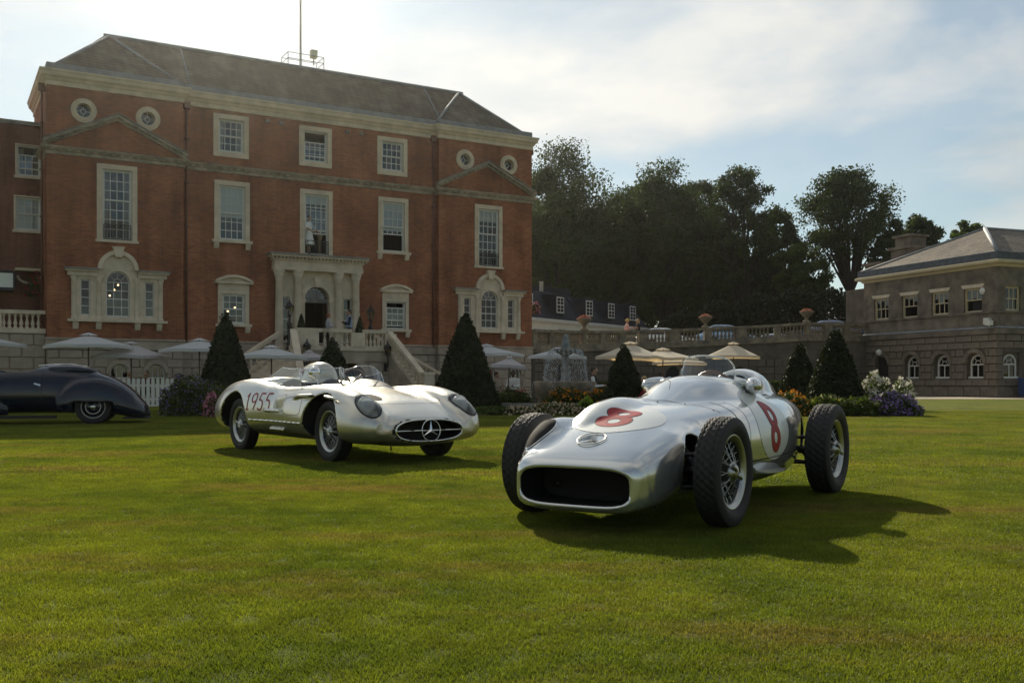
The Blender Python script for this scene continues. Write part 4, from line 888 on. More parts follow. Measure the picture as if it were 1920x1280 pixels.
GC = thing('cottage', 'white gabled cottage showing between the trees', 'house', (26.6, 93.0, 3.6), R(-20))
mb = MB(); mb.prism([(-2.6,0),(2.6,0),(2.6,4.0),(0,6.8),(-2.6,4.0)], 0, 6, 'y'); mb.build('wall', M['cream'], GC)
mb = MB(); mb.add([(-2.9,-.2,3.8),(0,-.2,7.0),(0,6.2,7.0),(-2.9,6.2,3.8),(2.9,-.2,3.8),(2.9,6.2,3.8)], [(0,1,2,3),(1,4,5,2)]); mb.build('roof', M['slate_blue'], GC)

# ================================================================ stone pavilion on the right
PL = 10.7; PX = 10.7
PV = thing('stone_pavilion', 'two-storey brown stone pavilion with slate hipped roof on the right', 'building', (22.9, 64.8, 0), math.atan2(-.934, .357))
UP = [(PL-t, 4.80, 1.3, 1.36) for t in (9.1, 6.64, 4.2, 1.72)]; LO = [PL-t for t in (6.48, 4.06, 1.58)]; DX = PL-9.07
uh = [hole(*w) for w in UP]; lh = [(x-.62, x+.62, 1.06, 2.5) for x in LO] + [(DX-.6, DX+.6, 0, 2.42)]
PD = 16.0; mb = MB()
wall_holes(mb, 0, PL, 3.6, 7.3, 0, uh, 0, .3)
sh_ = [(PX, 1.05)]
mb2 = MB(); wall_holes(mb2, 0, PD, 3.6, 7.3, 0, [hole(1.15,4.8,1.1,1.36), hole(4.2,4.8,1.3,1.36)], 0, .3)
for (x, y, z) in mb2.v: pass
def rot90(vs): return [(PL - y, x, z) for x, y, z in vs]
mb.add(rot90(mb2.v), mb2.f)
mb.quad((0,PD,3.6),(0,0,3.6),(0,0,7.3),(0,PD,7.3)); mb.quad((PL,PD,0),(0,PD,0),(0,PD,7.3),(PL,PD,7.3))
mb.build('upper_wall', M['stone_brown'], PV)
mb = MB(); wall_holes(mb, 0, PL, -.1, 3.6, .05, lh, 0, .3); mb2 = MB(); wall_holes(mb2, 0.05, PD, -.1, 3.6, .05, [(.5,1.7,1.06,2.5),(3.6,4.8,1.06,2.5)], 0, .3); mb.add(rot90(mb2.v), mb2.f)
mb.quad((0,PD,-.1),(0,.05,-.1),(0,.05,3.6),(0,PD,3.6)); low = mb.build('lower_wall', M['stone_brown2'], PV)
def two_sides(name, prof, mat):
    mb = MB(); path = [(0, PD), (0, 0), (PL, 0), (PL, PD)]; nr = [(-1,0),(-1,-1),(1,-1),(1,0)]
    rings = [[(x+n[0]*o, y+n[1]*o, z) for (x, y), n in zip(path, nr)] for o, z in prof]
    for a, b in zip(rings, rings[1:]): mb.strip(a, b, 0, False)
    return mb.build(name, M[mat], PV)
two_sides('string_course', [(0,3.5),(.1,3.52),(.1,3.8),(.02,3.86)], 'stone_brown'); two_sides('flashing', [(.02,3.862),(.12,3.83),(.12,3.89),(0,3.95)], 'lead')
two_sides('sill_course', [(0,4.66),(.09,4.68),(.09,4.79),(0,4.80)], 'stone_brown')
two_sides('eaves_cornice', [(0,7.22),(.08,7.24),(.12,7.34),(.4,7.42),(.42,7.56),(.3,7.6)], 'cream_trim'); two_sides('lead_gutter', [(.28,7.6),(.28,8.02),(.1,8.06),(.1,7.9)], 'lead_dark')
mb = MB(); e = .12; mb.add([(-e,-e,7.98),(PL+e,-e,7.98),(PL/2,4.7,10.3),(PL/2,PD-4.7,10.3),(-e,PD+e,7.98),(PL+e,PD+e,7.98)], [(0,1,2),(1,5,3,2),(4,0,2,3),(5,4,3)])
pr = mb.build('roof', M['slate_warm'], PV)
mb = MB(); mb.tube((PL+e,-e,8.0),(PL/2,4.7,10.32),.13,n=6); mb.tube((-e,-e,8.0),(PL/2,4.7,10.32),.09,n=6); mb.tube((PL/2,4.7,10.32),(PL/2,PD-4.7,10.32),.1,n=6); mb.build('hip_capping', M['lead'], pr)
mb = MB(); mb.box(-2.7,-.9,4.6,6.4,7.0,9.9); mb.box(-2.85,-.75,4.45,6.55,9.902,10.1); mb.box(-2.5,-1.1,4.8,6.2,10.102,10.75); mb.box(-2.65,-.95,4.65,6.35,10.752,10.9); mb.box(-4.6,-3.0,4.0,5.4,7.0,9.0); mb.box(-4.75,-2.87,3.85,5.55,9.002,9.2); mb.build('chimney', M['stone_brown'], pr)
MB().box(-6.0,-.05,3.5,13.0,3.0,7.4).build('rear_wing', M['stone_brown2'], PV)
for i, w in enumerate(UP):
    def lint(wb, w=w):
        x0, x1, z1 = w[0]-w[2]/2, w[0]+w[2]/2, w[1]+w[3]
        wb.prism([(x0-.05,z1),(x1+.05,z1),(x1+.2,z1+.2),(x0-.2,z1+.2)], -.03, .02)
    sash(PV, 'window', w[0], w[1], w[2], w[3], 3, 2, .1, surround=lint, split=1, mat='cream_trim', bar=.05, frame=.08, shift=(0,.6) if i in (1, 3) else None, curtain=(i == 0), label='sash window raised open' if i in (1, 3) else None)
for x in (1.15, 4.2):
    w = sash(PV, 'window', x, 4.8, 1.1 if x < 2 else 1.3, 1.36, 3, 2, .1, split=1, mat='cream_trim', bar=.05, frame=.08); w.location = (PL, 0, 0); w.rotation_euler = (0, 0, R(90))
mb = MB(); mb.ball((UP[3][0]-.25,.9,6.0),.035); mb.ball((UP[3][0]+.2,1.0,6.05),.04); mb.build('room_lights', M['bulb'], PV)
def arched(parent, x, rot=False):
    wb = MB(); zs = 1.9; r = .5
    arch_panel(wb, x-.62, x+.62, 1.06, 2.55, x, r, zs, 1.08, .2, 0, 12, .12); room(wb, x-r, x+r, 1.08, zs+r, .34, .9, 2)
    w = wb.build('arched_window', [M['stone_brown2'], M['white'], M['dark']], parent); gb = MB(); yy = .26
    o = arc(x, zs, r+.02, 0, math.pi, 12); i_ = arc(x, zs, r-.08, 0, math.pi, 12)
    for k in range(12): gb.prism([i_[k], o[k], o[k+1], i_[k+1]], yy-.05, yy+.05)
    gb.box(x-r-.02, x-r+.08, yy-.05, yy+.05, 1.1, zs); gb.box(x+r-.08, x+r+.02, yy-.05, yy+.05, 1.1, zs); gb.box(x-r-.1, x+r+.1, yy-.12, yy+.05, 1.02, 1.16)
    gb.box(x-r+.08, x+r-.08, yy-.03, yy+.03, zs-.1, zs-.03); gb.box(x-.025, x+.025, yy-.02, yy+.02, 1.16, zs-.1)
    q = arc(x, zs-.03, .2, 0, math.pi, 8)
    for a, b in zip(q, q[1:]): gb.tube((a[0],yy,a[1]),(b[0],yy,b[1]),.025,n=4)
    for a in (R(55), R(125)): gb.tube((x+.2*math.cos(a),yy,zs-.03+.2*math.sin(a)),(x+.45*math.cos(a),yy,zs+.42*math.sin(a)),.022,n=4)
    gb.build('glazing_bars', M['white'], w); pane(w, x-.25, yy+.02, 1.5, .46, .7); pane(w, x+.25, yy+.02, 1.5, .46, .7); pane(w, x, yy+.02, 2.1, .8, .5)
    if rot: w.location = (PL, 0, 0); w.rotation_euler = (0, 0, R(90))
for x in LO: arched(PV, x)
for x in (1.1, 4.2): arched(PV, x, True)
mb = MB(); mb.box(DX-.6, DX+.6, .3, .34, 0, 2.42); mb.build('door', M['dark'], PV)
MB().ball((DX,-.2,2.72),.2,12,9).build('globe_lamp', M['white'], PV)
ah = []
for x in LO + [DX]: ah.append((x-.75, x+.75, 0 if x == DX else 1.0, 2.62))
course_blocks(low, 0, PL, [0.02, .62, 1.0, 1.42, 1.86, 2.30, 2.72, 3.12, 3.5], .05, [(a[0], a[1], a[2], a[3]) for a in ah], 1.15, .03, 'stone_brown', .09)
fs = link('side_facing', MB().box(0,.02,.06,.08,0,.02).mesh('side_facing', M['stone_brown']), low, (PL, 0, 0), R(90))
course_blocks(fs, 0.0, 8.0, [0.02, .62, 1.0, 1.42, 1.86, 2.30, 2.72, 3.12, 3.5], .05, [(.35,1.85,1.0,2.62),(3.45,4.95,1.0,2.62)], 1.15, .03, 'stone_brown', .09)
for x in LO + [DX]:
    o = arc(x, 1.9, .85, 0, math.pi, 7); i_ = arc(x, 1.9, .62, 0, math.pi, 7)
    for k in range(7):
        c0 = [(p[0]*.97+q[0]*.03, p[1]*.97+q[1]*.03) for p, q in ((i_[k],i_[k+1]),(o[k],o[k+1]),(o[k+1],o[k]),(i_[k+1],i_[k]))]
        MB().prism(c0, -.09, .06).build('voussoir', M['stone_brown'], low)
    for s in (-1, 1): block(low, x+s*.68-.07, x+s*.68+.07, 1.02 if x != DX else .02, 1.86, .05, .07, 'stone_brown')
mb = MB(); mb.lathe([(0,0),(.2,0),(.22,.05),(.2,.1),(0,.12)], 6, (9.65,-.02,5.95), 'y'); mb.build('alarm_box', M['white'], PV)
mb = MB(); mb.box(10.0,10.35,-.3,-.05,4.05,4.4); mb.box(10.25,10.6,-.45,-.2,3.98,4.25); mb.tube((10.2,-.1,4.0),(10.2,-.02,3.9),.05); mb.build('security_camera', M['white'], PV)
BN = thing('blue_bin', 'blue ribbed recycling bin against the pavilion wall', 'bin', (28.35, 54.6, 0), R(20))
mb = MB(); mb.box(-.4,.4,-.35,.35,.1,1.0); mb.build('body', pmat('blue_plastic',(0.03,0.06,0.16),.5), BN); mb = MB(); mb.box(-.44,.44,-.4,.4,1.002,1.08); mb.build('lid', pmat('blue_lid',(0.03,0.07,0.2),.5), BN)
for i in range(5): MB().box(-.36+i*.16, -.30+i*.16, -.375, -.35, .15, .95).build('rib', pmat('blue_rib',(0.03,0.06,0.16),.5) if i == 0 else bpy.data.materials['blue_rib'], BN)
# ================================================================ signed-distance modelling: smooth bodies (cars, people)
def pch(xs, ys):
    xs = np.asarray(xs, float); ys = np.asarray(ys, float) if np.ndim(ys) else np.full(len(xs), float(ys))
    h = np.diff(xs); dl = np.diff(ys)/h; m = np.zeros(len(xs))
    m[1:-1] = np.where(dl[:-1]*dl[1:] > 0, 2*dl[:-1]*dl[1:]/(dl[:-1]+dl[1:]+1e-12), 0); m[0] = dl[0]; m[-1] = dl[-1]
    T = np.linspace(xs[0], xs[-1], 1500); k = np.clip(np.searchsorted(xs, T)-1, 0, len(h)-1); t = (T-xs[k])/h[k]
    V = (2*t**3-3*t**2+1)*ys[k] + (t**3-2*t**2+t)*h[k]*m[k] + (-2*t**3+3*t**2)*ys[k+1] + (t**3-t**2)*h[k]*m[k+1]
    return lambda x: np.interp(x, T, V)
def swept(x, a, zt, zb, zw, n=2.4, yc=0.0, mirror=False):
    fa, ft, fb, fw, fn, fy = pch(x, a), pch(x, zt), pch(x, zb), pch(x, zw), pch(x, n), pch(x, yc); x0, x1 = x[0], x[-1]
    def f(P):
        X = P[:,0]; Y = np.abs(P[:,1]) if mirror else P[:,1]; w = fw(X); dz = P[:,2]-w; dy = np.abs(Y-fy(X))
        A = np.maximum(fa(X), 1e-3); Hh = np.maximum(np.where(dz > 0, ft(X)-w, w-fb(X)), 1e-3); nn = fn(X)
        q = np.maximum((dy/A)**nn + (np.abs(dz)/Hh)**nn, 1e-9)**(1/nn); r = np.sqrt(dy*dy+dz*dz)
        d = r*(1-1/q); d = np.where(r < 1e-4, -np.minimum(A, Hh), d)
        return np.maximum(d, np.maximum(x0-X, X-x1))
    return f
def smin(a, b, k): h = np.clip(.5+.5*(b-a)/k, 0, 1); return b*(1-h)+a*h - k*h*(1-h)
def smax(a, b, k): return -smin(-a, -b, k)
def surface(field, lo, hi, h):
    """surface nets on a narrow band, vertices pulled onto the zero set"""
    lo = np.asarray(lo, float); C = 4*h; nc = np.ceil((np.asarray(hi)-lo)/C).astype(int)+1
    g = np.stack(np.meshgrid(*[lo[i]+C*np.arange(nc[i]+1) for i in range(3)], indexing='ij'), -1)
    fc = field(g.reshape(-1, 3)).reshape(nc+1)
    mn = np.full(nc, 1e9)
    for i in (0, 1):
        for j in (0, 1):
            for k in (0, 1): mn = np.minimum(mn, np.abs(fc[i:nc[0]+i, j:nc[1]+j, k:nc[2]+k]))
    act = np.argwhere(mn < C*2.2)
    F_ = np.repeat(np.repeat(np.repeat(fc, 4, 0), 4, 1), 4, 2)[:4*nc[0]+1, :4*nc[1]+1, :4*nc[2]+1].copy()
    o = np.stack(np.meshgrid(*[np.arange(5)]*3, indexing='ij'), -1).reshape(-1, 3)
    idx = (act[:,None,:]*4 + o[None]).reshape(-1, 3)
    key = np.unique((idx[:,0]*F_.shape[1]+idx[:,1])*F_.shape[2]+idx[:,2]); ii = np.stack(np.unravel_index(key, F_.shape), -1)
    F_.ravel()[key] = field(lo + ii*h)
    ok = np.zeros(F_.shape, bool); ok.ravel()[key] = True
    S_ = F_ < 0; n = np.array(F_.shape)-1; acc = np.zeros((n.prod(), 3)); cnt = np.zeros(n.prod()); quads = []
    for ax in range(3):
        s0 = [slice(None)]*3; s1 = [slice(None)]*3; s0[ax] = slice(0, -1); s1[ax] = slice(1, None)
        m = (S_[tuple(s0)] != S_[tuple(s1)]) & ok[tuple(s0)] & ok[tuple(s1)]; e = np.argwhere(m)
        a = F_[tuple(s0)][m]; b = F_[tuple(s1)][m]; p = e.astype(float); p[:,ax] += a/(a-b); neg = a < 0
        u, v = [(1,2),(2,0),(0,1)][ax]; good = (e[:,u] > 0) & (e[:,v] > 0) & (e[:,u] < n[u]) & (e[:,v] < n[v])
        e, p, neg = e[good], p[good], neg[good]; cs = []
        for du, dv in ((0,0),(-1,0),(-1,-1),(0,-1)):
            c = e.copy(); c[:,u] += du; c[:,v] += dv; ci = (c[:,0]*n[1]+c[:,1])*n[2]+c[:,2]; cs.append(ci)
            for q in range(3): acc[:,q] += np.bincount(ci, p[:,q], len(cnt))
            cnt += np.bincount(ci, minlength=len(cnt))
        Qd = np.stack(cs, -1); Qd[~neg] = Qd[~neg][:, ::-1]; quads.append(Qd)
    Qd = np.concatenate(quads); used = np.unique(Qd); rm = np.full(len(cnt), -1); rm[used] = np.arange(len(used))
    V = lo + h*(acc[used]/cnt[used][:,None])
    for _ in range(2):
        g = grad(field, V, h*.25); d = field(V); gn = np.maximum((g*g).sum(1), .05); st = np.clip(-d/gn, -h, h)
        V = V + g*st[:,None]
    return V, rm[Qd]
def grad(f, P, e):
    G = np.empty_like(P)
    for i in range(3):
        o = np.zeros(3); o[i] = e; G[:,i] = (f(P+o)-f(P-o))/(2*e)
    return G
def shoot(f, P, D, far=2.5):
    """march points P along D to the surface of f"""
    P = np.array(P, float); D = np.asarray(D, float); D = D/np.linalg.norm(D, axis=-1, keepdims=True); t = np.zeros(len(P))
    for _ in range(70): t = np.minimum(t + f(P + D*t[:,None])*.75, far)
    return P + D*t[:,None]
def cap(P, a, b, r0, r1=None):
    a, b = np.asarray(a, float), np.asarray(b, float); r1 = r0 if r1 is None else r1; ab = b-a
    t = np.clip(((P-a)@ab)/max(ab@ab, 1e-9), 0, 1); return np.linalg.norm(P-a-t[:,None]*ab, axis=1) - (r0+(r1-r0)*t)
def ell(P, c, r):
    q = (P-np.asarray(c))/np.asarray(r); k = np.linalg.norm(q, axis=1); return (k-1)*min(r)

# ================================================================ people
SKIN = pmat('skin', (0.42,0.25,0.17), 0.6); SKIN2 = pmat('skin_dark', (0.07,0.04,0.028), 0.6)
def cloth(name, c, stripes=None):
    if not stripes: return pmat(name, c, 0.85, var=.2, scale=14)
    m, nt, b = newmat(name); t = nt.nodes.new('ShaderNodeTexCoord'); w = nt.nodes.new('ShaderNodeTexWave'); w.bands_direction = 'Z'; w.inputs['Scale'].default_value = stripes[1]; w.inputs['Distortion'].default_value = .6
    L(nt, t.outputs['Object'], w.inputs[0]); r = nt.nodes.new('ShaderNodeValToRGB'); r.color_ramp.elements[0].color = (*c, 1); r.color_ramp.elements[1].color = (*stripes[0], 1); r.color_ramp.elements[0].position = .5; r.color_ramp.elements[1].position = .6
    L(nt, w.outputs[0], r.inputs[0]); L(nt, r.outputs[0], b.inputs['Base Color']); b.inputs['Roughness'].default_value = .9; return m
def person(label, loc, rz, top, bottom, hair, pose='stand', h=1.75, skirt=False, longhair=False, skin=None, vest=None, hat=None, sleeve='long', lean=0.0, res=.024):
    """one continuous figure; faces take the material of the nearest limb"""
    s = h/1.75; parts = []
    def A(mat, fn): parts.append((mat, fn))
    sit = pose == 'sit'; hz = .52 if sit else .93; up = hz-.93; lx = lean
    sh, ne, he = (lx*.8, 0, 1.40+up), (lx, 0, 1.47+up), (lx+.02, 0, 1.62+up)
    body = 'vest' if vest else 'top'
    A(body, lambda P: smin(ell(P, (lx*.35,0,1.08+up), (.12,.165,.2)), ell(P, (lx*.7,0,1.29+up), (.125,.19,.19)), .08))
    A('bottom', lambda P: ell(P, (0,0,.93+up), (.13,.175,.14)))
    A('skin', lambda P: cap(P, ne, (ne[0]+.01, 0, ne[2]+.08), .055))
    A('skin', lambda P: smin(smin(ell(P, he, (.095,.075,.12)), ell(P, (he[0]+.09,0,he[2]-.02), (.025,.016,.022)), .03), np.minimum(ell(P, (he[0],.078,he[2]), (.025,.014,.03)), ell(P, (he[0],-.078,he[2]), (.025,.014,.03))), .02))
    A('hair', lambda P: np.maximum(ell(P, (he[0]-.025,0,he[2]+.035), (.10,.088,.105)), P[:,0]-he[0]-.055+.6*np.maximum(0,he[2]+.02-P[:,2])))
    if longhair: A('hair', lambda P: cap(P, (he[0]-.07,0,he[2]), (he[0]-.09,0,he[2]-.22), .075, .05))
    arms = {'stand': ((.02,.26,1.12),(.1,.25,.88)), 'rail': ((.12,.27,1.15),(.36,.2,1.02)), 'serve': ((.05,.25,1.12),(.30,.12,1.14)), 'talk': ((.04,.26,1.13),(.24,.16,1.20)), 'sit': ((.12,.24,1.1),(.32,.14,1.08)), 'bend': ((.18,.24,1.1),(.42,.12,1.0))}[pose]
    for sg in (1, -1):
        S_ = (sh[0], sg*.19, sh[2]-.02); E_ = (arms[0][0]+lx*.8, sg*arms[0][1], arms[0][2]+up); H_ = (arms[1][0]+lx*.8, sg*arms[1][1], arms[1][2]+up)
        A('top', lambda P, a=S_, b=E_: cap(P, a, b, .062, .05)); A('top' if sleeve == 'long' else 'skin', lambda P, a=E_, b=H_: cap(P, a, b, .048, .036))
        d = np.array(H_)-np.array(E_); d /= np.linalg.norm(d); Hp = np.array(H_)+d*.05
        def hand(P, c=Hp, d=d, sg=sg):
            r = ell(P, c, (.045,.03,.035)); up_ = np.array((0,0,1.)); sd = np.cross(d, up_); sd /= max(np.linalg.norm(sd), 1e-6)
            for k, l in ((-.024,.07),(-.008,.082),(.008,.078),(.024,.06)): r = smin(r, cap(P, c+sd*k, c+sd*k+d*l-up_*.02, .0095, .008), .006)
            return smin(r, cap(P, c-sd*sg*.02, c-sd*sg*.05+d*.045, .011, .009), .008)
        A('skin', hand)
        if skirt:
            pass
        elif sit:
            A('bottom', lambda P, sg=sg: cap(P, (.02,sg*.1,hz), (.46,sg*.11,hz), .085, .065)); A('bottom', lambda P, sg=sg: cap(P, (.46,sg*.11,hz), (.44,sg*.11,.10), .06, .045)); A('shoe', lambda P, sg=sg: cap(P, (.42,sg*.11,.045), (.58,sg*.12,.04), .045, .038))
        else:
            A('bottom', lambda P, sg=sg: cap(P, (0,sg*.085,.90), (.02,sg*.10,.50), .088, .064)); A('bottom', lambda P, sg=sg: cap(P, (.02,sg*.10,.50), (0,sg*.10,.09), .06, .045)); A('shoe', lambda P, sg=sg: cap(P, (-.03,sg*.10,.045), (.14,sg*.12,.04), .045, .038))
        if skirt:
            A('skin', lambda P, sg=sg: cap(P, (0,sg*.07,.5), (0,sg*.07,.07), .05, .038)); A('shoe', lambda P, sg=sg: cap(P, (-.03,sg*.07,.04), (.12,sg*.08,.035), .038, .03))
    if skirt: A('bottom', lambda P: np.maximum(np.hypot(P[:,0], P[:,1])-(.15+(.95-P[:,2])*.24), np.maximum(P[:,2]-1.0, .42-P[:,2])))
    if hat:
        A('hat', lambda P: smin(np.maximum(np.hypot(P[:,0]-he[0], P[:,1])-.19, np.abs(P[:,2]-he[2]-.06)-.014), ell(P, (he[0],0,he[2]+.09), (.10,.09,.09)), .02))
    def field(P):
        d = parts[0][1](P)
        for m, fn in parts[1:]: d = smin(d, fn(P), .03 if m not in ('hair','hat') else .008)
        return d
    V, Q = surface(field, (-.35,-.42,-.02), (.75,.42,1.86 + max(0,up)), res)
    C = V[Q].mean(1); order = ['skin','top','bottom','hair','shoe','vest','hat']; D = np.stack([fn(C) for _, fn in parts], 1); mi = [order.index(parts[k][0]) for k in D.argmin(1)]
    me = np_mesh('person', V*s, Q, [skin or SKIN, top, bottom, hair, M['dark'], vest or top, hat or hair], mi)
    return tag(link('person', me, None, loc, rz), label, 'person')
HB = pmat('hair_brown', (0.05,0.03,0.02), .6); HBL = pmat('hair_blond', (0.42,0.28,0.12), .6); HRED = pmat('hair_red', (0.22,0.07,0.03), .6); HG = pmat('hair_grey', (0.35,0.33,0.3), .7)
CW = cloth('white_shirt', (0.78,0.78,0.76)); CN = cloth('navy', (0.018,0.022,0.04)); CBK = cloth('black_cloth', (0.012,0.012,0.014)); CBE = cloth('beige_cloth', (0.42,0.35,0.27)); CP = cloth('pink_cloth', (0.66,0.36,0.33)); CBL = cloth('light_blue_shirt', (0.30,0.42,0.58)); CST = cloth('striped_top', (0.75,0.75,0.75), ((0.03,0.03,0.06), 9.0)); CT = cloth('tan_cloth', (0.36,0.26,0.16)); CY = cloth('straw', (0.62,0.46,0.12))
A30 = R(30.15); fd = Vector((math.cos(A30), math.sin(A30), 0)); fb_ = Vector((-fd.y, fd.x, 0)); MO = Vector((-17.75, 38, 0))
def mp_(u, w, z): return tuple(MO + fd*u + fb_*w + Vector((0,0,z)))
person('woman in striped top talking in front of the mansion door', mp_(10.75,-1.3,2.16), R(25), CST, CBK, HRED, 'talk', 1.62)
person('man in navy jacket and light blue shirt at the mansion door', mp_(11.62,-1.5,2.16), R(195), CN, CN, HB, 'talk', 1.80, vest=CBL)
person('woman in white dress leaning on the open first-floor window rail', mp_(10.48,.42,6.44), R(-30), CW, CW, HB, 'rail', 1.70, skirt=True, skin=SKIN, sleeve='short', res=.022)
person('person in dark top and tan trousers bending inside the open window', mp_(11.05,.62,6.44), R(200), CBK, CT, HB, 'bend', 1.62, lean=.12)
person('woman in pink top and straw hat behind the terrace balustrade', (7.15,62.3,3.06), R(10), CP, CBE, HBL, 'talk', 1.72, hat=CY, lean=.06)
person('woman in dark dress with long blond hair on the terrace', (7.95,62.6,3.08), R(190), CBK, CBK, HBL, 'talk', 1.74, longhair=True, sleeve='short', lean=.05)
person('waiter in dark waistcoat and white shirt beside the fountain', (2.72,33.1,-.46), R(-15), CW, CBK, HB, 'serve', 1.84, vest=CBK)
person('fair-haired person in white shirt seated by the red flowers', (4.78,36.0,-.30), R(200), CW, CBE, HBL, 'sit', 1.8)
person('dark-skinned man in white shirt standing under a parasol', (.05,40.0,-.46), R(250), CW, CBK, CBK, 'serve', 1.78, skin=SKIN2)
person('person in beige jacket facing the man in white shirt', (-.62,39.4,-.46), R(-10), CBE, CBK, HB, 'talk', 1.72)
person('red-haired person in black jacket next to the tall topiary', (-.84,38.6,-.46), R(200), CBK, CBK, HRED, 'stand', 1.76)
person('grey-haired person seated behind the white picket fence', (-14.35,37.4,0), R(240), CBE, CBK, HG, 'sit', 1.72)
person('person in dark red top seated behind the picket fence', (-13.8,37.6,0), R(250), cloth('maroon', (0.12,0.02,0.03)), CBK, HB, 'sit', 1.68)

# ================================================================ vegetation
def quads_at(C, size, jit=.5, up=0.0, aspect=.6):
    """leaf quads (diamonds) at centres C with random orientation"""
    n = len(C); d1 = RNG.normal(size=(n,3)); d1[:,2] *= (1-up); d1 /= np.linalg.norm(d1, axis=1, keepdims=True); d2 = np.cross(d1, RNG.normal(size=(n,3))); d2 /= np.linalg.norm(d2, axis=1, keepdims=True)
    s = size*RNG.uniform(1-jit, 1+jit, (n,1)); V = np.stack([C-d1*s, C+d2*s*aspect, C+d1*s, C-d2*s*aspect], 1).reshape(-1, 3)
    return V, np.arange(4*n).reshape(-1, 4)
def tree(name, label, loc, H, half, z0, nblob, nleaf, mat, leaf=.22, trunk=.35, fork=None, blob=(.12,.24), seed=0, sparse=1.0, group='large trees on the rise behind the terrace', depth=None):
    """trunk with limbs reaching leaf clumps spread through an egg-shaped crown"""
    global RNG
    RNG = np.random.default_rng(seed); rnd = random.Random(seed); t = thing(name, label, 'tree', loc, 0, group)
    ch = H-z0; dp = depth or half*.9; cen = []
    while len(cen) < nblob:
        p = RNG.uniform(-1, 1, 3); r = np.linalg.norm(p)
        if r > 1 or r < .2: continue
        sq = 1 - .32*max(0, p[2]); cen.append((p[0]*half*sq*.86, p[1]*dp*sq*.86, z0 + ch*(.5+.5*p[2]*.88)))
    cen = np.array(cen); per = np.maximum(20, (nleaf/nblob*RNG.uniform(.5,1.5,nblob)).astype(int)); P = []
    for c, k in zip(cen, per):
        rr = half*RNG.uniform(*blob); q = np.clip(RNG.normal(size=(k,3)), -2.1, 2.1)*rr*.5*np.array((1,1,.72)); P.append(c+q)
    V, Q = quads_at(np.concatenate(P), leaf); link('crown', np_mesh('crown', V, Q, mat, smooth=False), t)
    mb = MB(); zf = z0*.75 if fork is None else fork; mb.tube((0,0,-.5),(0.1,0,zf),trunk,trunk*.72,8)
    for c in cen[RNG.permutation(nblob)[:min(nblob, 34)]]:
        c = Vector(c); b = Vector((0.1,0,zf)); m1 = b.lerp(c, .5) + Vector((rnd.uniform(-.4,.4), rnd.uniform(-.4,.4), abs(c.z-zf)*.12))
        mb.tube(b, m1, trunk*.36, trunk*.2, 5); mb.tube(m1, c, trunk*.2, trunk*.06, 5)
    mb.build('trunk', M['bark'], t); return t
def PXP(px, Y): return (px-960)/FPX*Y
def ZP(py, Y): return EYE+(HOR-py)/FPX*Y
G0 = 3.3
def T(label, px, top, halfpx, Y, bottom, nb, nl, mat='leaf', **k):
    z = ZP(top, Y)-G0; return tree('tree', label, (PXP(px,Y), Y, G0), z, halfpx/FPX*Y, ZP(bottom, Y)-G0, nb, nl, M[mat], **k)
T('tall dense dark tree directly beside the mansion corner', 1058, 256, 112, 98, 620, 90, 70000, seed=1, leaf=.125, blob=(.20,.34))
T('dense dark round tree, second to the right of the mansion', 1180, 330, 95, 104, 620, 80, 52000, seed=2, leaf=.125, blob=(.20,.34))
T('dense tree with a bumpy top, third from the mansion', 1245, 286, 106, 98, 620, 80, 52000, seed=3, leaf=.125, blob=(.20,.34))
T('dark tree low between two taller ones behind the cream house', 1310, 318, 75, 108, 610, 85, 50700, seed=4, leaf=.12)
T('airy tree with sky showing through its crown in the middle', 1392, 297, 85, 95, 560, 105, 31980, seed=5, leaf=.12, blob=(.12,.25))
T('dark lower tree on the right flank of the airy tree', 1458, 375, 55, 99, 570, 68, 26364, seed=6, leaf=.12)
T('tall airy tree with bare forked trunk left of the pavilion', 1592, 308, 108, 92, 500, 108, 29640, 'leaf', seed=7, leaf=.12, fork=5.4, trunk=.42, blob=(.12,.25))
T('light green tree filling the gap left of the forked tree', 1500, 440, 62, 90, 585, 74, 21840, 'leaf2', seed=8, leaf=.12)
T('dark narrow tree close behind the pavilion chimneys', 1668, 400, 48, 90, 590, 68, 32955, seed=9, leaf=.12)
T('dark tree with open branches above the pavilion chimney', 1722, 388, 48, 96, 500, 57, 18252, seed=10, leaf=.12, fork=6.5, blob=(.12,.25))
T('small light tree top showing over the pavilion ridge', 1815, 410, 42, 90, 490, 40, 8580, 'leaf2', seed=11, leaf=.12)
RNG = np.random.default_rng(50)
def mass(name, label, x0, x1, Y0, Y1, z0, ztop, n, leaf, mat, kind='stuff', cat='trees'):
    P = RNG.random((n,3)); X = x0+(x1-x0)*P[:,0]; Y = Y0+(Y1-Y0)*P[:,1]; top = ztop(X); Z = z0+(top-z0)*np.sqrt(P[:,2])
    V, Q = quads_at(np.stack([X,Y,Z],-1), leaf); return tag(link(name, np_mesh(name, V, Q, M[mat], smooth=False)), label, cat, kind=kind)
mass('woodland', 'dark woodland undergrowth behind the cream house and terrace', PXP(985,118), PXP(1500,118), 112, 124, 2.5, lambda x: 21.0+1.6*np.sin(x*.5)+1.0*np.sin(x*1.3+1)-np.maximum(0,(x-20)*.9), 60000, .28, 'leaf')
def hedge_top(x): return 8.6 - ((x-27)/17.0)**2*3.6 + .3*np.sin(x*1.9)
mass('hedge', 'broad dark clipped hedge bank above the terrace cars', 13.0, 41.0, 84, 88, 3.3, hedge_top, 30000, .16, 'yew', 'stuff', 'hedge')

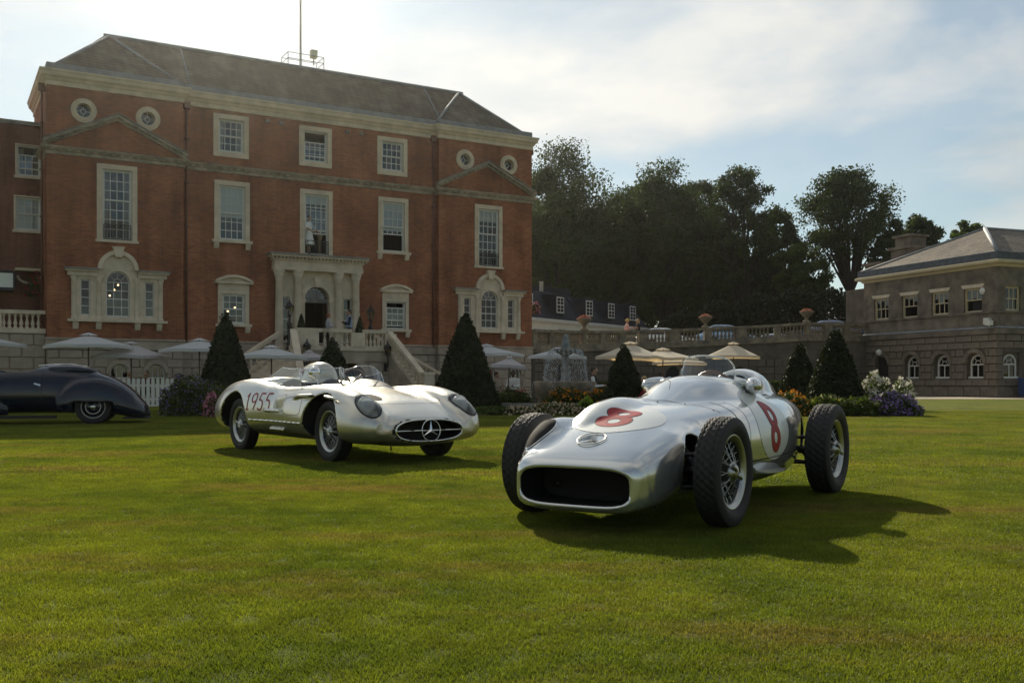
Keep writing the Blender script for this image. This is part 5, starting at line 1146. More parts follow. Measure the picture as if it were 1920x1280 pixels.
# topiary cones
def cone(label, px, top, Y, basepx, z0=0.0, leaf=.045, n=9000, curve=.86):
    X = PXP(px, Y); H = ZP(top, Y)-z0; r = basepx/FPX*Y; t = thing('topiary_cone', label, 'topiary', (X, Y, z0), 0, 'clipped yew cones in front of the mansion')
    pr = [(r*(1-k/14.0)**curve*.965+.012, H*k/14.0*.985) for k in range(15)]; pr[0] = (r*.9, 0.0); MB().lathe([(0,0)] + pr + [(0,H*.99)], 20).build('core', M['yew'], t)
    u = RNG.random(n*3); ang = RNG.random(n*3)*6.283; keep = RNG.random(n*3) < (1-u)**curve; u, ang = u[keep][:n], ang[keep][:n]
    rr = r*(1-u)**curve*(1+.035*np.sin(ang*3+px)+.03*np.sin(ang*6+u*13+px)) + RNG.normal(0, .022, len(u)) + .02
    V, Q = quads_at(np.stack([rr*np.cos(ang), rr*np.sin(ang), H*u+.02], -1), leaf); link('foliage', np_mesh('foliage', V, Q, M['yew'], smooth=False), t); return t
cone('tall dark yew cone at the left end of the staircase', 423, 586, 29.0, 58, n=9000)
cone('tall dark yew cone in front of the right wing windows', 873, 586, 28.6, 66, n=11000)
cone('yew cone standing before the arch under the staircase', 623, 633, 35.5, 52, n=6000)
cone('slim yew cone between the fountain and the seated person', 1170, 646, 30.6, 44, n=7000)
cone('smaller of the two yew cones by the white flowers', 1500, 644, 32.0, 45, n=7000)
cone('larger of the two yew cones by the white flowers', 1566, 615, 28.0, 60, n=10000)
for lab, u, w, h, r in (('small potted yew cone left of the mansion door', 9.62, -1.15, 1.25, .30), ('small potted yew cone right of the mansion door', 12.15, -1.35, 1.2, .30)):
    t = thing('potted_cone', lab, 'topiary', mp_(u, w, 2.16)); MB().lathe([(0,0),(.2,0),(.26,.3),(.28,.32),(0,.3)], 12).build('pot', M['stone_dark'], t)
    pr = [(r*(1-k/10)**.8+.01, .3+h*k/10) for k in range(11)]; MB().lathe([(0,.3)]+pr, 14).build('core', M['yew'], t)
    uu = RNG.random(1500); an = RNG.random(1500)*6.283; rr = r*(1-uu)**.8+.01; V, Q = quads_at(np.stack([rr*np.cos(an), rr*np.sin(an), .3+h*uu], -1), .03); link('foliage', np_mesh('foliage', V, Q, M['yew'], smooth=False), t)

def bush(name, label, cat, px, Y, halfpx, toppy, fl, nl=2600, nf=900, leaf=.045, fsz=.03, depth=.7, z0=0.0, mat='bush', edge=1.0, group='planted beds along the lawn edge', spike=0.0):
    X = PXP(px, Y); rx = halfpx/FPX*Y; h = ZP(toppy, Y)-z0; t = thing(name, label, cat, (X, Y, z0), 0, group)
    def pts(n, lo):
        q = RNG.normal(size=(n,3)); q[:,2] = np.abs(q[:,2]); q /= np.linalg.norm(q, axis=1, keepdims=True); q *= (lo+(1-lo)*RNG.random((n,1)))
        lump = 1 + .14*np.sin(q[:,:1]*7+px) * np.cos(q[:,1:2]*6+q[:,2:3]*5)
        return q*lump*np.array((rx, depth, h)) + np.array((0,0,.02))
    V, Q = quads_at(pts(nl, .45), leaf); link('foliage', np_mesh('foliage', V, Q, M[mat], smooth=False), t)
    if fl:
        P = pts(nf, .93); P[:,2] += RNG.random(len(P))*spike; V, Q = quads_at(P, fsz, aspect=.9); link('blossom', np_mesh('blossom', V, Q, [M[fl]], smooth=False), t)
    return t
bush('flowering_bush', 'purple flowering bush at the end of the picket fence', 'bush', 352, 25.5, 52, 706, 'fl_purple', 5200, 900, depth=.8, fsz=.022)
bush('flowering_bush', 'pink flowers just behind the tail of the open silver sports car', 'flowers', 397, 24.5, 14, 738, 'fl_pink', 700, 420, depth=.3, fsz=.03)
bush('flowering_bush', 'dark purple flowers at the foot of the left yew cone', 'bush', 395, 27.2, 40, 716, 'fl_purple', 2600, 260, depth=.5, fsz=.02)
bush('low_hedge', 'low green planting at the foot of the right-wing yew cone', 'bush', 922, 26.2, 58, 764, None, 5200, depth=.6, leaf=.05)
bush('low_hedge', 'low green planting left of the right-wing yew cone', 'bush', 830, 26.6, 40, 768, None, 3000, depth=.5, leaf=.05)
bush('flower_patch', 'cream flowers behind the front wheel nearest the fountain', 'flowers', 972, 26.0, 34, 763, 'fl_cream', 1600, 420, depth=.4, fsz=.032)
bush('flower_patch', 'wide patch of cream flowers before the stone kerb', 'flowers', 1045, 26.0, 62, 757, 'fl_cream', 3000, 900, depth=.45, fsz=.032)
bush('flower_patch', 'small patch of cream flowers behind the red number on the bonnet', 'flowers', 1150, 27.0, 40, 760, 'fl_cream', 1500, 200, depth=.4, fsz=.03)
bush('leafy_plant', 'bright green broad-leaved plant among the cream flowers', 'plant', 1098, 26.4, 20, 749, None, 260, leaf=.10, mat='hosta', depth=.3)
bush('flower_patch', 'orange flowers in front of the fountain basin', 'flowers', 1062, 31.8, 50, 728, 'fl_orange', 2600, 260, depth=.4, fsz=.04)
bush('flower_patch', 'orange flowers right of the fountain below the waiter', 'flowers', 1128, 32.0, 34, 730, 'fl_orange', 2200, 170, depth=.4, fsz=.045)
bush('flower_patch', 'red flowers behind the left mirror of the racing car', 'flowers', 1236, 30.0, 36, 716, 'fl_red', 1800, 420, depth=.5, fsz=.04, spike=.1)
bush('flower_patch', 'dark leafy planting behind the stone kerb near the tall yew', 'bush', 960, 32.2, 48, 728, 'fl_red', 2600, 60, depth=.4, fsz=.03)
bush('flower_patch', 'orange flowers between the racing car headrest and the yew cones', 'flowers', 1482, 25.5, 36, 736, 'fl_orange', 2600, 260, depth=.6, fsz=.035, spike=.08)
bush('low_hedge', 'green shrub at the foot of the larger right yew cone', 'bush', 1552, 25.5, 50, 742, 'fl_yellow', 3800, 60, depth=.6, fsz=.03)
bush('low_hedge', 'green shrub behind the rear wheel of the racing car', 'bush', 1612, 25.3, 34, 746, None, 2600, depth=.55)
bush('flowering_bush', 'lilac aster mound at the right end of the flower bed', 'bush', 1672, 25.6, 54, 738, 'fl_purple', 4200, 1500, depth=.7, fsz=.026)
bush('flowering_bush', 'white hydrangea bush nearest the larger yew cone', 'bush', 1640, 29.0, 34, 702, 'fl_white', 1600, 420, depth=.5, fsz=.05, spike=.05)
bush('flowering_bush', 'smaller white hydrangea bush at the end of the bed', 'bush', 1692, 29.5, 26, 714, 'fl_white', 1100, 260, depth=.45, fsz=.05, spike=.05)
t = bush('hanging_basket', 'hanging basket of dark red flowers on the brick wing', 'flowers', 66, 39.0, 17, 512, 'fl_red', 900, 160, depth=.3, z0=ZP(556,39), fsz=.04)
t = bush('hanging_basket', 'hanging basket of pink flowers on the far corner of the mansion', 'flowers', 1004, 49.3, 9, 566, 'fl_pink', 500, 160, depth=.25, z0=ZP(588,49.3), fsz=.04)
# clipped hedge with sunlit top right of the fountain, and the long low one
for lab, x0, x1, Y, z in (('low clipped hedge with sunlit top between fountain and yew', 1085, 1150, 33.6, .84), ('low clipped hedge behind the headrest of the racing car', 1440, 1500, 34.0, .86)):
    a, b = PXP(x0,Y), PXP(x1,Y); t = thing('clipped_hedge', lab, 'hedge', ((a+b)/2, Y, -.46)); w = (b-a)/2; MB().box(-w, w, -.25, .25, 0, z+.42).build('core', M['yew'], t)
    n = 3000; P = RNG.uniform(-1,1,(n,3)); k = RNG.integers(0,3,n); sg = np.sign(RNG.random(n)-.5); P[np.arange(n),k] = np.where(k == 2, 1, sg); V, Q = quads_at(P*np.array((w+.02,.27,(z+.46)/2)) + np.array((0,0,(z+.46)/2)), .04); link('foliage', np_mesh('foliage', V, Q, M['bush'], smooth=False), t)
# ================================================================ garden furniture
# stone kerb along the patio edge
KB = thing('stone_kerb', 'long low stone kerb behind the flower beds', 'kerb', (0,0,0))
for i in range(9):
    x = -1.2 + i*1.22; MB().box(x, x+1.205, 30.9, 31.3, -.05, .20).build('kerb_stone', M['stone_dark'], KB)
# parasols
CAN = {c: canvasmat('canvas_'+c, a, b) for c, a, b in (('white',(0.80,0.82,0.84),(0.62,0.58,0.54)), ('cream',(0.80,0.74,0.62),(0.72,0.52,0.26)), ('shaded',(0.70,0.66,0.67),(0.5,0.46,0.45)))}  # last tone puts shade into the canvas colour, cream's tan the sunlit underside
WOOD = pmat('parasol_wood', (0.10,0.06,0.035), .6)
def parasol(label, px, top, halfpx, edge, Y, col='white', rz=0.0, base=0.0, tilt=0.0, n=4):
    zt, ze = ZP(top, Y), ZP(edge, Y); r = halfpx/FPX*Y; t = thing('parasol', label, 'parasol', (PXP(px,Y), Y, base), rz, 'open parasols on the patio'); zt -= base; ze -= base
    mb = MB(); m = 6; ring = []
    for k in range(n*m):
        c, f = divmod(k, m); a0, a1 = 2*math.pi*c/n, 2*math.pi*(c+1)/n; u = f/m
        ring.append((math.cos(a0)*(1-u)+math.cos(a1)*u, math.sin(a0)*(1-u)+math.sin(a1)*u, math.sin(math.pi*u)*.07))
    rows = []
    for j in range(7):
        v = .14+.86*j/6; rows.append([(p[0]*r*v*(1-.05*p[2]*4*v), p[1]*r*v*(1-.05*p[2]*4*v), ze+(zt-.06-ze)*(1-v)**1.06 + p[2]*v*.55) for p in ring])
    for a, b in zip(rows, rows[1:]): mb.strip(b, a, 0, True, True)
    low = [(p[0]*1.003, p[1]*1.003, p[2]-.11) for p in rows[-1]]; mb.strip(low, rows[-1], 0, True, True)
    vr = [[(p[0]*r*v, p[1]*r*v, zt-.10+.10*(1-v/.22)+.02) for p in ring] for v in (.22,.1,.01)]
    for a, b in zip(vr, vr[1:]): mb.strip(a, b, 0, True, True)
    mb.build('canopy', CAN[col], t)
    MB().tube((0,0,0),(0,0,zt-.02),.026,n=8).ball((0,0,zt+.02),.035).build('pole', WOOD, t)
    for c in range(n*2 if n == 4 else n):
        a = math.pi*c/4 if n == 4 else 2*math.pi*c/n; q = 1.0 if (n != 4 or c % 2 == 0) else .70
        MB().tube((0,0,zt-.12),(math.cos(a)*r*q*.98,math.sin(a)*r*q*.98,ze-.015+(.03 if q < 1 else 0)),.013,n=5).tube((0,0,ze-.05+(zt-ze)*.1),(math.cos(a)*r*q*.5,math.sin(a)*r*q*.5,ze+(zt-ze)*.42),.011,n=5).build('rib', WOOD, t)
    MB().lathe([(0,0),(.28,0),(.28,.06),(.05,.1),(.05,.35),(0,.35)], 12).build('base', M['stone_dark'], t)
    if tilt: t.rotation_euler = (0, tilt, rz)
    return t
parasol('white parasol cut by the left picture edge', -38, 624, 80, 645, 34.5, 'white', R(20))
parasol('white parasol directly above the dark blue car', 166, 624, 80, 648, 34.6, 'white', R(12))
parasol('shade-toned parasol behind the picket fence, lower of the left pair', 246, 640, 72, 668, 35.6, 'shaded', R(38))
parasol('white parasol partly behind the left yew cone', 374, 634, 74, 656, 36.0, 'white', R(10))
parasol('grey-white parasol left above the open silver sports car', 509, 647, 68, 668, 33.5, 'white', R(25))
parasol('small parasol peeping out behind the one above the open car', 580, 656, 44, 672, 37.0, 'shaded', R(5))
parasol('white parasol half hidden behind the tall right-wing yew cone', 912, 645, 72, 664, 42.0, 'white', R(8), -.46)
parasol('low shade-toned white parasol above the three standing guests', 950, 667, 46, 687, 38.6, 'shaded', R(40), -.46, tilt=R(4))
parasol('white parasol behind the fountain jet', 1045, 651, 58, 668, 39.0, 'white', R(15), -.46)
parasol('large cream parasol behind the slim yew cone', 1182, 640, 72, 669, 37.5, 'cream', R(20), -.46)
parasol('cream parasol to the right behind the large cream one', 1243, 652, 68, 672, 42.5, 'cream', R(5), -.46)
parasol('low cream parasol under the others behind the windscreen', 1275, 668, 66, 680, 48.0, 'cream', R(30), -.46)
parasol('cream parasol standing alone near the racing car headrest', 1375, 641, 62, 668, 45.0, 'cream', R(24), -.46)
# picket fence
PF = thing('picket_fence', 'white wooden picket fence behind the dark blue car', 'fence', (PXP(205,34.5), 34.5, 0), R(3))
PK = MB().prism([(-.055,0),(.055,0),(.055,.83),(.04,.88),(.0,.91),(-.04,.88),(-.055,.83)], -.012, .012, 'y').mesh('picket', M['white'])
for i in range(17): link('picket', PK, PF, (i*.165, 0, .09))
for z in (.22, .70): MB().box(-.1, 2.75, .014, .05, z, z+.09).build('rail', M['white'], PF)
for x in (.08, 1.3, 2.6): MB().box(x-.04, x+.04, .052, .13, 0, .98).build('post', M['white'], PF)
MB().box(-.1, 2.75, -.03, .03, .02, .085).build('gravel_board', M['white'], PF)
# fountain
FN = thing('fountain', 'stone tiered fountain with water falling from its top bowl', 'fountain', (PXP(1060,33.2), 33.2, -.46))
MB().lathe([(0,0),(1.05,0),(1.05,.12),(.95,.16),(.92,.9),(1.0,.98),(1.06,1.3),(1.0,1.36),(.9,1.34),(.88,1.2),(0,1.15)], 28).build('basin', M['stone_wall'], FN)
MB().lathe([(.3,1.15),(.28,1.3),(.16,1.4),(.13,1.7),(.17,1.8),(.12,1.9),(.12,2.2),(.34,2.32),(.42,2.40),(.40,2.43),(.3,2.36),(.08,2.34),(.06,2.6),(0,2.62)], 16).build('pedestal', M['stone_dark'], FN)
WAT = glassmat('water', (0.85,0.9,0.92), .12); FOAM = leafmat('water_foam', (0.40,0.43,0.46), (0.70,0.74,0.76), .45, 6.0, .2, tint=(1,1,1))
MB().lathe([(0,1.33),(.895,1.33)], 28).build('water_surface', WAT, FN)
def drops(n, f, s): V, Q = quads_at(np.array([f(i/n) for i in range(n)]), s, aspect=.5); return V, Q
P = []
for i in range(2600):
    k = random.randrange(22); a = k*6.283/22+random.gauss(0,.05); u = random.random()**.8; r = .40+.34*u**.5+random.gauss(0,.03); P.append((r*math.cos(a), r*math.sin(a), 2.40-1.05*u**1.6+random.gauss(0,.012)))
for i in range(420):
    k = random.randrange(5); a = k*1.2566+.5+random.gauss(0,.05); u = random.random(); r = 1.05+.10*u**.5; P.append((r*math.cos(a), r*math.sin(a), 1.34-1.2*u**1.5))
V, Q = quads_at(np.array(P), .020, aspect=.5); d = V.reshape(-1,4,3); c = d.mean(1, keepdims=True); d = c+(d-c)*np.array((.55,.55,1.9)); tag(link('falling_water', np_mesh('falling_water', d.reshape(-1,3), Q, FOAM, smooth=False), FN), kind='stuff')
P = []
for i in range(800):
    u = random.random(); r = .02+.13*(1-u)**.6*(.5+.5*random.random()); a = random.uniform(0,6.283); P.append((r*math.cos(a)*1.1, r*math.sin(a), 2.36+.52*u+random.gauss(0,.02)))
V, Q = quads_at(np.array(P), .028, aspect=.6); tag(link('water_jet', np_mesh('water_jet', V, Q, FOAM, smooth=False), FN), kind='stuff')
# lanterns
LG = glassmat('lantern_glass', (0.7,0.68,0.6), .1)
def lantern_head(mb, gb, c, s=1.0):
    x, y, z = c; n = 6
    mb.lathe([(0,.0),(.06*s,0),(.10*s,.05*s),(.02*s,.05*s)], n, c); mb.lathe([(.17*s,.36*s),(.20*s,.37*s),(.14*s,.44*s),(.07*s,.52*s),(.03*s,.56*s),(.04*s,.60*s),(.01*s,.68*s),(0,.68*s)], n, c)
    for k in range(n): a = 2*math.pi*k/n; mb.tube((x+.10*s*math.cos(a),y+.10*s*math.sin(a),z+.05*s),(x+.17*s*math.cos(a),y+.17*s*math.sin(a),z+.37*s),.009*s,n=4)
    gb.lathe([(.095*s,.05*s),(.163*s,.36*s)], n, c, smooth=False)
def lantern_post(label, u, w, z0, h):
    t = thing('lamp_post', label, 'lamp', mp_(u,w,z0), 0, 'black lanterns around the entrance'); mb = MB(); gb = MB()
    mb.lathe([(0,0),(.17,0),(.17,.1),(.11,.14),(.13,.3),(.09,.36),(.10,h*.75),(.12,h*.78),(.05,h*.84),(.05,h),(0,h)], 10); mb.build('post', M['iron'], t); hb = MB(); lantern_head(hb, gb, (0,0,h), 1.05); hd = hb.build('lantern', M['iron'], t); gb.build('pane', LG, hd)
lantern_post('tall black lantern post left of the portico columns', 9.02, -1.45, 2.16, 1.42); lantern_post('tall black lantern post right of the portico columns', 13.0, -.5, 2.16, 1.42)
def wall_lantern(label, u, w, z):
    t = thing('wall_lantern', label, 'lamp', mp_(u,w,z), R(30.15), 'black lanterns around the entrance'); mb = MB(); gb = MB()
    pts = [(0,.0,-.45),(0,-.12,-.5),(0,-.26,-.42),(0,-.30,-.25),(0,-.24,-.08),(0,-.24,.0)]; mb.path(pts, .028, 6); mb.box(-.07,.07,-.02,.02,-.65,-.3); mb.build('bracket', M['iron'], t); hb = MB(); lantern_head(hb, gb, (0,-.24,0), .95); hd = hb.build('lantern', M['iron'], t); gb.build('pane', LG, hd)
wall_lantern('black bracket lantern left on the staircase wall', 9.15, -3.06, 1.95); wall_lantern('black bracket lantern right on the staircase wall', 12.62, -3.06, 1.95)
# ================================================================ cars
def paint(name, col, rough=.22, metal=.85, coat=.6, col2=None):
    m = pmat(name, col, rough, metal, spec=.5, coat=coat); return m
SILV = paint('silver_paint_warm', (0.64,0.61,0.53), .28, .82, .4)
SILW = paint('silver_paint_cool', (0.68,0.69,0.68), .17, .82, .6)
CHR = paint('chrome', (0.80,0.80,0.78), .08, 1.0, 0); ALU = paint('aluminium', (0.48,0.48,0.46), .34, 1.0, 0); BLK = pmat('black_satin', (0.012,0.012,0.013), .5); RUB = pmat('rubber', (0.022,0.021,0.020), .72, bump=.15, bscale=120)
RED = pmat('red_paint', (0.34,0.010,0.014), .45, spec=.25); RED2 = pmat('red_worn', (0.42,0.05,0.05), .6, var=.3, scale=20); WHT = pmat('white_paint_car', (0.74,0.75,0.72), .32, .25, coat=.3); BLU = pmat('blue_paint', (0.02,0.04,0.18), .4); LEA = pmat('leather_dark', (0.035,0.022,0.022), .6, var=.3, scale=20); MESH = pmat('mesh_dark', (0.028,0.026,0.024), .8, spec=.15); STEEL = pmat('dark_steel', (0.06,0.06,0.062), .4, .7)
WOODW = pmat('wheel_wood', (0.16,0.07,0.03), .35, coat=.4)
def tyre_mesh(r, w, rr):
    n = 168; hw = w/2; prof = [(rr-.004,-hw*.62),(rr+.012,-hw*.80),(rr+.03,-hw*.93),((r+rr)/2,-hw*1.0),(r-.04,-hw*.95),(r-.018,-hw*.86),(r-.008,-hw*.80)]
    tr = [(r-.006*abs(h)**2, h*hw*.76) for h in np.linspace(-1,1,19)]; prof = prof + tr + [(p[0], -p[1]) for p in reversed(prof)]
    pr = np.array(prof); m = len(pr); a = np.arange(n)*2*np.pi/n; RR = np.tile(pr[:,0], (n,1)); Hh = np.tile(pr[:,1], (n,1)); k0, k1 = 7, 7+19
    for j in range(k0, k1):
        col = (j-k0) % 4 == 2; ph = (np.arange(n)/4.0 + (1.0 if ((j-k0)//4) % 2 else 0)*.5 + ((j-k0) % 4)*.18) % 1.0
        RR[:,j] -= np.where(ph < .30, .008, 0) + (.006 if (j-k0) % 6 == 3 else 0)
    V = np.stack([RR*np.cos(a)[:,None], Hh, RR*np.sin(a)[:,None]], -1).reshape(-1, 3); I = np.arange(n*m).reshape(n, m); I2 = np.roll(I, -1, 0)
    Q = np.stack([I[:,:-1], I[:,1:], I2[:,1:], I2[:,:-1]], -1).reshape(-1, 4); return np_mesh('tyre', V, Q, RUB)
def wheel_set(r, w, rr, ns=40):
    """meshes with the outer side towards +y"""
    hw = w/2; d = {}
    d['tyre'] = tyre_mesh(r, w, rr)
    d['rim'] = MB().lathe([(rr-.012,hw*.50),(rr+.010,hw*.62),(rr+.012,hw*.72),(rr-.002,hw*.74),(rr-.014,hw*.62),(rr-.026,hw*.56),(rr-.030,hw*.40)], 56, axis='y').lathe([(rr-.030,hw*.40),(rr-.04,hw*.2),(rr-.046,-hw*.4),(rr-.030,-hw*.62),(rr+.008,-hw*.66)], 56, axis='y', m=1).mesh('rim', [ALU, STEEL])
    sp = MB()
    for i in range(ns):
        a = 2*math.pi*i/ns; o = i % 2; tw = (.32 if (i//2) % 2 else -.32); r0 = .055 if o else .062; h0 = hw*.72 if o else -hw*.25
        sp.tube((r0*math.cos(a+tw), h0, r0*math.sin(a+tw)), ((rr-.03)*math.cos(a), hw*(.05 if o else .3), (rr-.03)*math.sin(a)), .0033, n=4, cap=False)
    d['spokes'] = sp.mesh('spokes', ALU)
    d['drum'] = MB().lathe([(0,-hw*.3),(rr*.80,-hw*.3),(rr*.80,-hw*1.2),(0,-hw*1.2)], 28, axis='y').mesh('brake_drum', STEEL)
    hb = MB(); hb.lathe([(0,-hw*.5),(.058,-hw*.5),(.058,hw*.2),(.066,hw*.5),(.062,hw*.76),(.045,hw*.84),(.045,hw*.92),(.030,hw*1.02),(0,hw*1.04)], 20, axis='y')
    for s in (0, math.pi): c, q = math.cos(s+.6), math.sin(s+.6); hb.tube((.02*c,hw*.92,.02*q),(.082*c,hw*1.0,.082*q),.017,.012,6)
    d['wheel'] = hb.mesh('wheel', ALU); return d
def place_wheel(d, car, x, y, z, side, steer=0.0):
    wobj = link('wheel', d['wheel'], car, (x, y, z), (0 if side > 0 else math.pi) + steer); wobj.rotation_euler = (0, random.uniform(0,.0), (0 if side > 0 else math.pi)+steer)
    for k in ('tyre','rim','spokes','drum'):
        o = link({'drum':'brake_drum'}.get(k, k), d[k], wobj)
        if k == 'spokes': o['kind'] = 'stuff'
    return wobj
class Deco:
    """marks that lie on a body: laid out on a plane, dropped onto the surface of the field"""
    def __init__(s, f, O, U, V, D): s.f = f; s.O, s.U, s.V = [np.asarray(q, float) for q in (O, U, V)]; s.D = np.asarray(D, float)/np.linalg.norm(D)
    def drop(s, ab, eps):
        ab = np.asarray(ab, float); P = s.O + ab[:,:1]*s.U + ab[:,1:2]*s.V; Hp = shoot(s.f, P, np.tile(s.D, (len(P),1))); g = grad(s.f, Hp, .004); g /= np.maximum(np.linalg.norm(g, axis=1, keepdims=True), 1e-6); return Hp + g*eps
    def grid(s, rows, name, mat, parent, eps=.002, closed=False):
        n = len(rows[0]); V = s.drop(np.concatenate([np.asarray(r, float) for r in rows]), eps); Q = []
        for j in range(len(rows)-1):
            for i in range(n if closed else n-1): i2 = (i+1) % n; Q.append((j*n+i, j*n+i2, (j+1)*n+i2, (j+1)*n+i))
        me = np_mesh(name, V, Q, mat); fix_out(me, -s.D); return link(name, me, parent)
    def ring(s, c, ro, ri, name, mat, parent, eps=.002, n=48, k=4, rot=0.0):
        a = np.linspace(0, 2*np.pi, n, endpoint=False); rows = []
        for j in range(k+1):
            t = j/k; rx, ry = ro[0]*(1-t)+ri[0]*t, ro[1]*(1-t)+ri[1]*t; p = np.stack([rx*np.cos(a), ry*np.sin(a)], -1); cr, sr = math.cos(rot), math.sin(rot)
            rows.append(np.stack([c[0]+p[:,0]*cr-p[:,1]*sr, c[1]+p[:,0]*sr+p[:,1]*cr], -1))
        return s.grid(rows, name, mat, parent, eps, True)
    def fill(s, c, out, name, mat, parent, eps=.002, k=6):
        out = np.asarray(out, float); c = np.asarray(c, float); return s.grid([c + (out-c)*max(t, .002) for t in np.linspace(1, 0, k+1)], name, mat, parent, eps, True)
    def ribbon(s, pts, w, name, mat, parent, eps=.002, sub=.02):
        P = [np.array(pts[0], float)]
        for a, b in zip(pts, pts[1:]):
            a, b = np.array(a, float), np.array(b, float); n = max(1, int(np.linalg.norm(b-a)/sub)); P += [a+(b-a)*(i+1)/n for i in range(n)]
        P = np.array(P); T_ = np.gradient(P, axis=0); T_ /= np.maximum(np.linalg.norm(T_, axis=1, keepdims=True), 1e-9); N_ = np.stack([-T_[:,1], T_[:,0]], -1)
        return s.grid([P+N_*w/2, P-N_*w/2], name, mat, parent, eps)
def fix_out(me, d):
    """turn the patch to face along d"""
    n = np.zeros(len(me.polygons)*3); me.polygons.foreach_get('normal', n)
    if (n.reshape(-1,3)@np.asarray(d)).mean() < 0: me.flip_normals()
def oval(cx, cy, rx, ry, n=40, p=2.0, rot=0.0):
    o = []
    for i in range(n):
        a = 2*math.pi*i/n; c, s = math.cos(a), math.sin(a); x = rx*math.copysign(abs(c)**(2/p), c); y = ry*math.copysign(abs(s)**(2/p), s); o.append((cx+x*math.cos(rot)-y*math.sin(rot), cy+x*math.sin(rot)+y*math.cos(rot)))
    return o
def star_emblem(parent, M4, r, name='star_emblem', mat=None, depth=.012):
    """three-pointed star in a ring, in the local xy plane of M4, facing +z"""
    mb = MB(); n = 36; R1_, rt = r, r*.045
    for i in range(n):
        a, b = 2*math.pi*i/n, 2*math.pi*(i+1)/n; mb.tube((R1_*math.cos(a), R1_*math.sin(a), 0), (R1_*math.cos(b), R1_*math.sin(b), 0), rt, n=6, cap=False)
    tip = [(R1_*.97*math.cos(R(90+120*k)), R1_*.97*math.sin(R(90+120*k)), 0) for k in range(3)]; inn = [(r*.17*math.cos(R(150+120*k)), r*.17*math.sin(R(150+120*k)), 0) for k in range(3)]
    for k in range(3):
        mb.add([tip[k], inn[k], (0,0,depth)], [(0,1,2)]); mb.add([tip[k], (0,0,depth), inn[k-1]], [(0,1,2)]); mb.add([tip[k], (0,0,-.003), inn[k]], [(0,1,2)]); mb.add([tip[k], inn[k-1], (0,0,-.003)], [(0,1,2)])
    mb.v = [tuple(M4 @ Vector(p)) for p in mb.v]; return mb.build(name, mat or CHR, parent)
def frame(o, z, y):
    """matrix with local z along z and local y close to y"""
    z = Vector(z).normalized(); x = Vector(y).cross(z).normalized(); y = z.cross(x); m = Matrix((x, y, z)).transposed().to_4x4(); m.translation = Vector(o); return m

# ---------------------------------------------------------------- open silver sports car
SC = thing('sports_car', 'open silver sports car with headrest fairing and oval grille, marked 1955', 'car', (-1.43, 11.33, 0), math.atan2(-.788, .616))
f_hull = swept([-3.46,-3.40,-3.22,-2.8,-2.37,-1.8,-1.2,-.6,0,.4,.62,.78,.87,.92], [.16,.40,.60,.76,.81,.79,.79,.80,.80,.77,.71,.60,.46,.18], [.46,.55,.66,.78,.85,.88,.865,.825,.765,.68,.60,.53,.48,.42], [.40,.34,.28,.22,.18,.17,.17,.17,.17,.17,.18,.20,.23,.30], [.43,.44,.45,.46,.47,.48,.48,.46,.42,.39,.37,.36,.355,.35], [2.3,2.4,2.5,2.6,2.6,2.6,2.6,2.4,2.2,2.1,2.15,2.3,2.4,2.3])
f_ff = swept([-1.5,-1.1,-.6,-.2,.1,.4,.62,.76,.85], [.12,.19,.235,.25,.25,.245,.225,.18,.07], [.76,.80,.825,.835,.82,.765,.68,.585,.46], [.36,.30,.26,.24,.23,.22,.23,.26,.32], [.56,.52,.48,.46,.44,.42,.41,.40,.39], 2.15, [.60,.605,.61,.61,.61,.605,.595,.575,.56], True)
f_rf = swept([-3.42,-3.32,-3.05,-2.7,-2.37,-2.0,-1.6,-1.25], [.06,.16,.235,.26,.26,.245,.20,.10], [.50,.61,.78,.88,.905,.885,.83,.76], [.38,.31,.26,.24,.24,.25,.3,.4], [.45,.46,.47,.48,.48,.50,.54,.58], 2.15, [.48,.52,.57,.595,.60,.60,.60,.60], True)
f_hd = swept([-3.38,-3.0,-2.6,-2.25,-2.05,-1.95,-1.91], [.04,.11,.165,.20,.205,.19,.12], [.66,.88,1.03,1.12,1.135,1.11,1.02], [.5,.5,.5,.5,.5,.5,.6], [.6,.74,.82,.86,.86,.86,.86], 2.2, .24)
f_hd2 = swept([-3.2,-2.9,-2.5,-2.15,-1.98,-1.92], [.1,.26,.36,.40,.40,.3], [.66,.80,.90,.935,.93,.88], [.5]*6, [.6,.64,.68,.70,.70,.70], 2.4, -.28)
f_brow = swept([-.70,-.5,-.2,.08,.24,.36], [.008,.026,.036,.036,.026,.008], [.70,.735,.745,.74,.725,.70], [.68,.70,.705,.70,.69,.68], [.69,.717,.725,.72,.707,.69], 2.0, [.80,.84,.855,.855,.845,.82], True)
f_scut = swept([-1.08,-1.0,-.85,-.65,-.5], [.22,.25,.24,.19,.05], [.905,.91,.90,.855,.80], [.6]*5, [.75]*5, 2.2, .30)
def f_outer(P):
    d = smin(f_hull(P), f_ff(P), .10); d = smin(d, f_rf(P), .10); d = smin(d, f_hd(P), .05); d = smin(d, f_hd2(P), .08); d = smin(d, f_brow(P), .04); return smin(d, f_scut(P), .05)
def cyl(P, x, z, r, yin): return np.maximum(np.hypot(P[:,0]-x, P[:,2]-z)-r, yin-np.abs(P[:,1]))
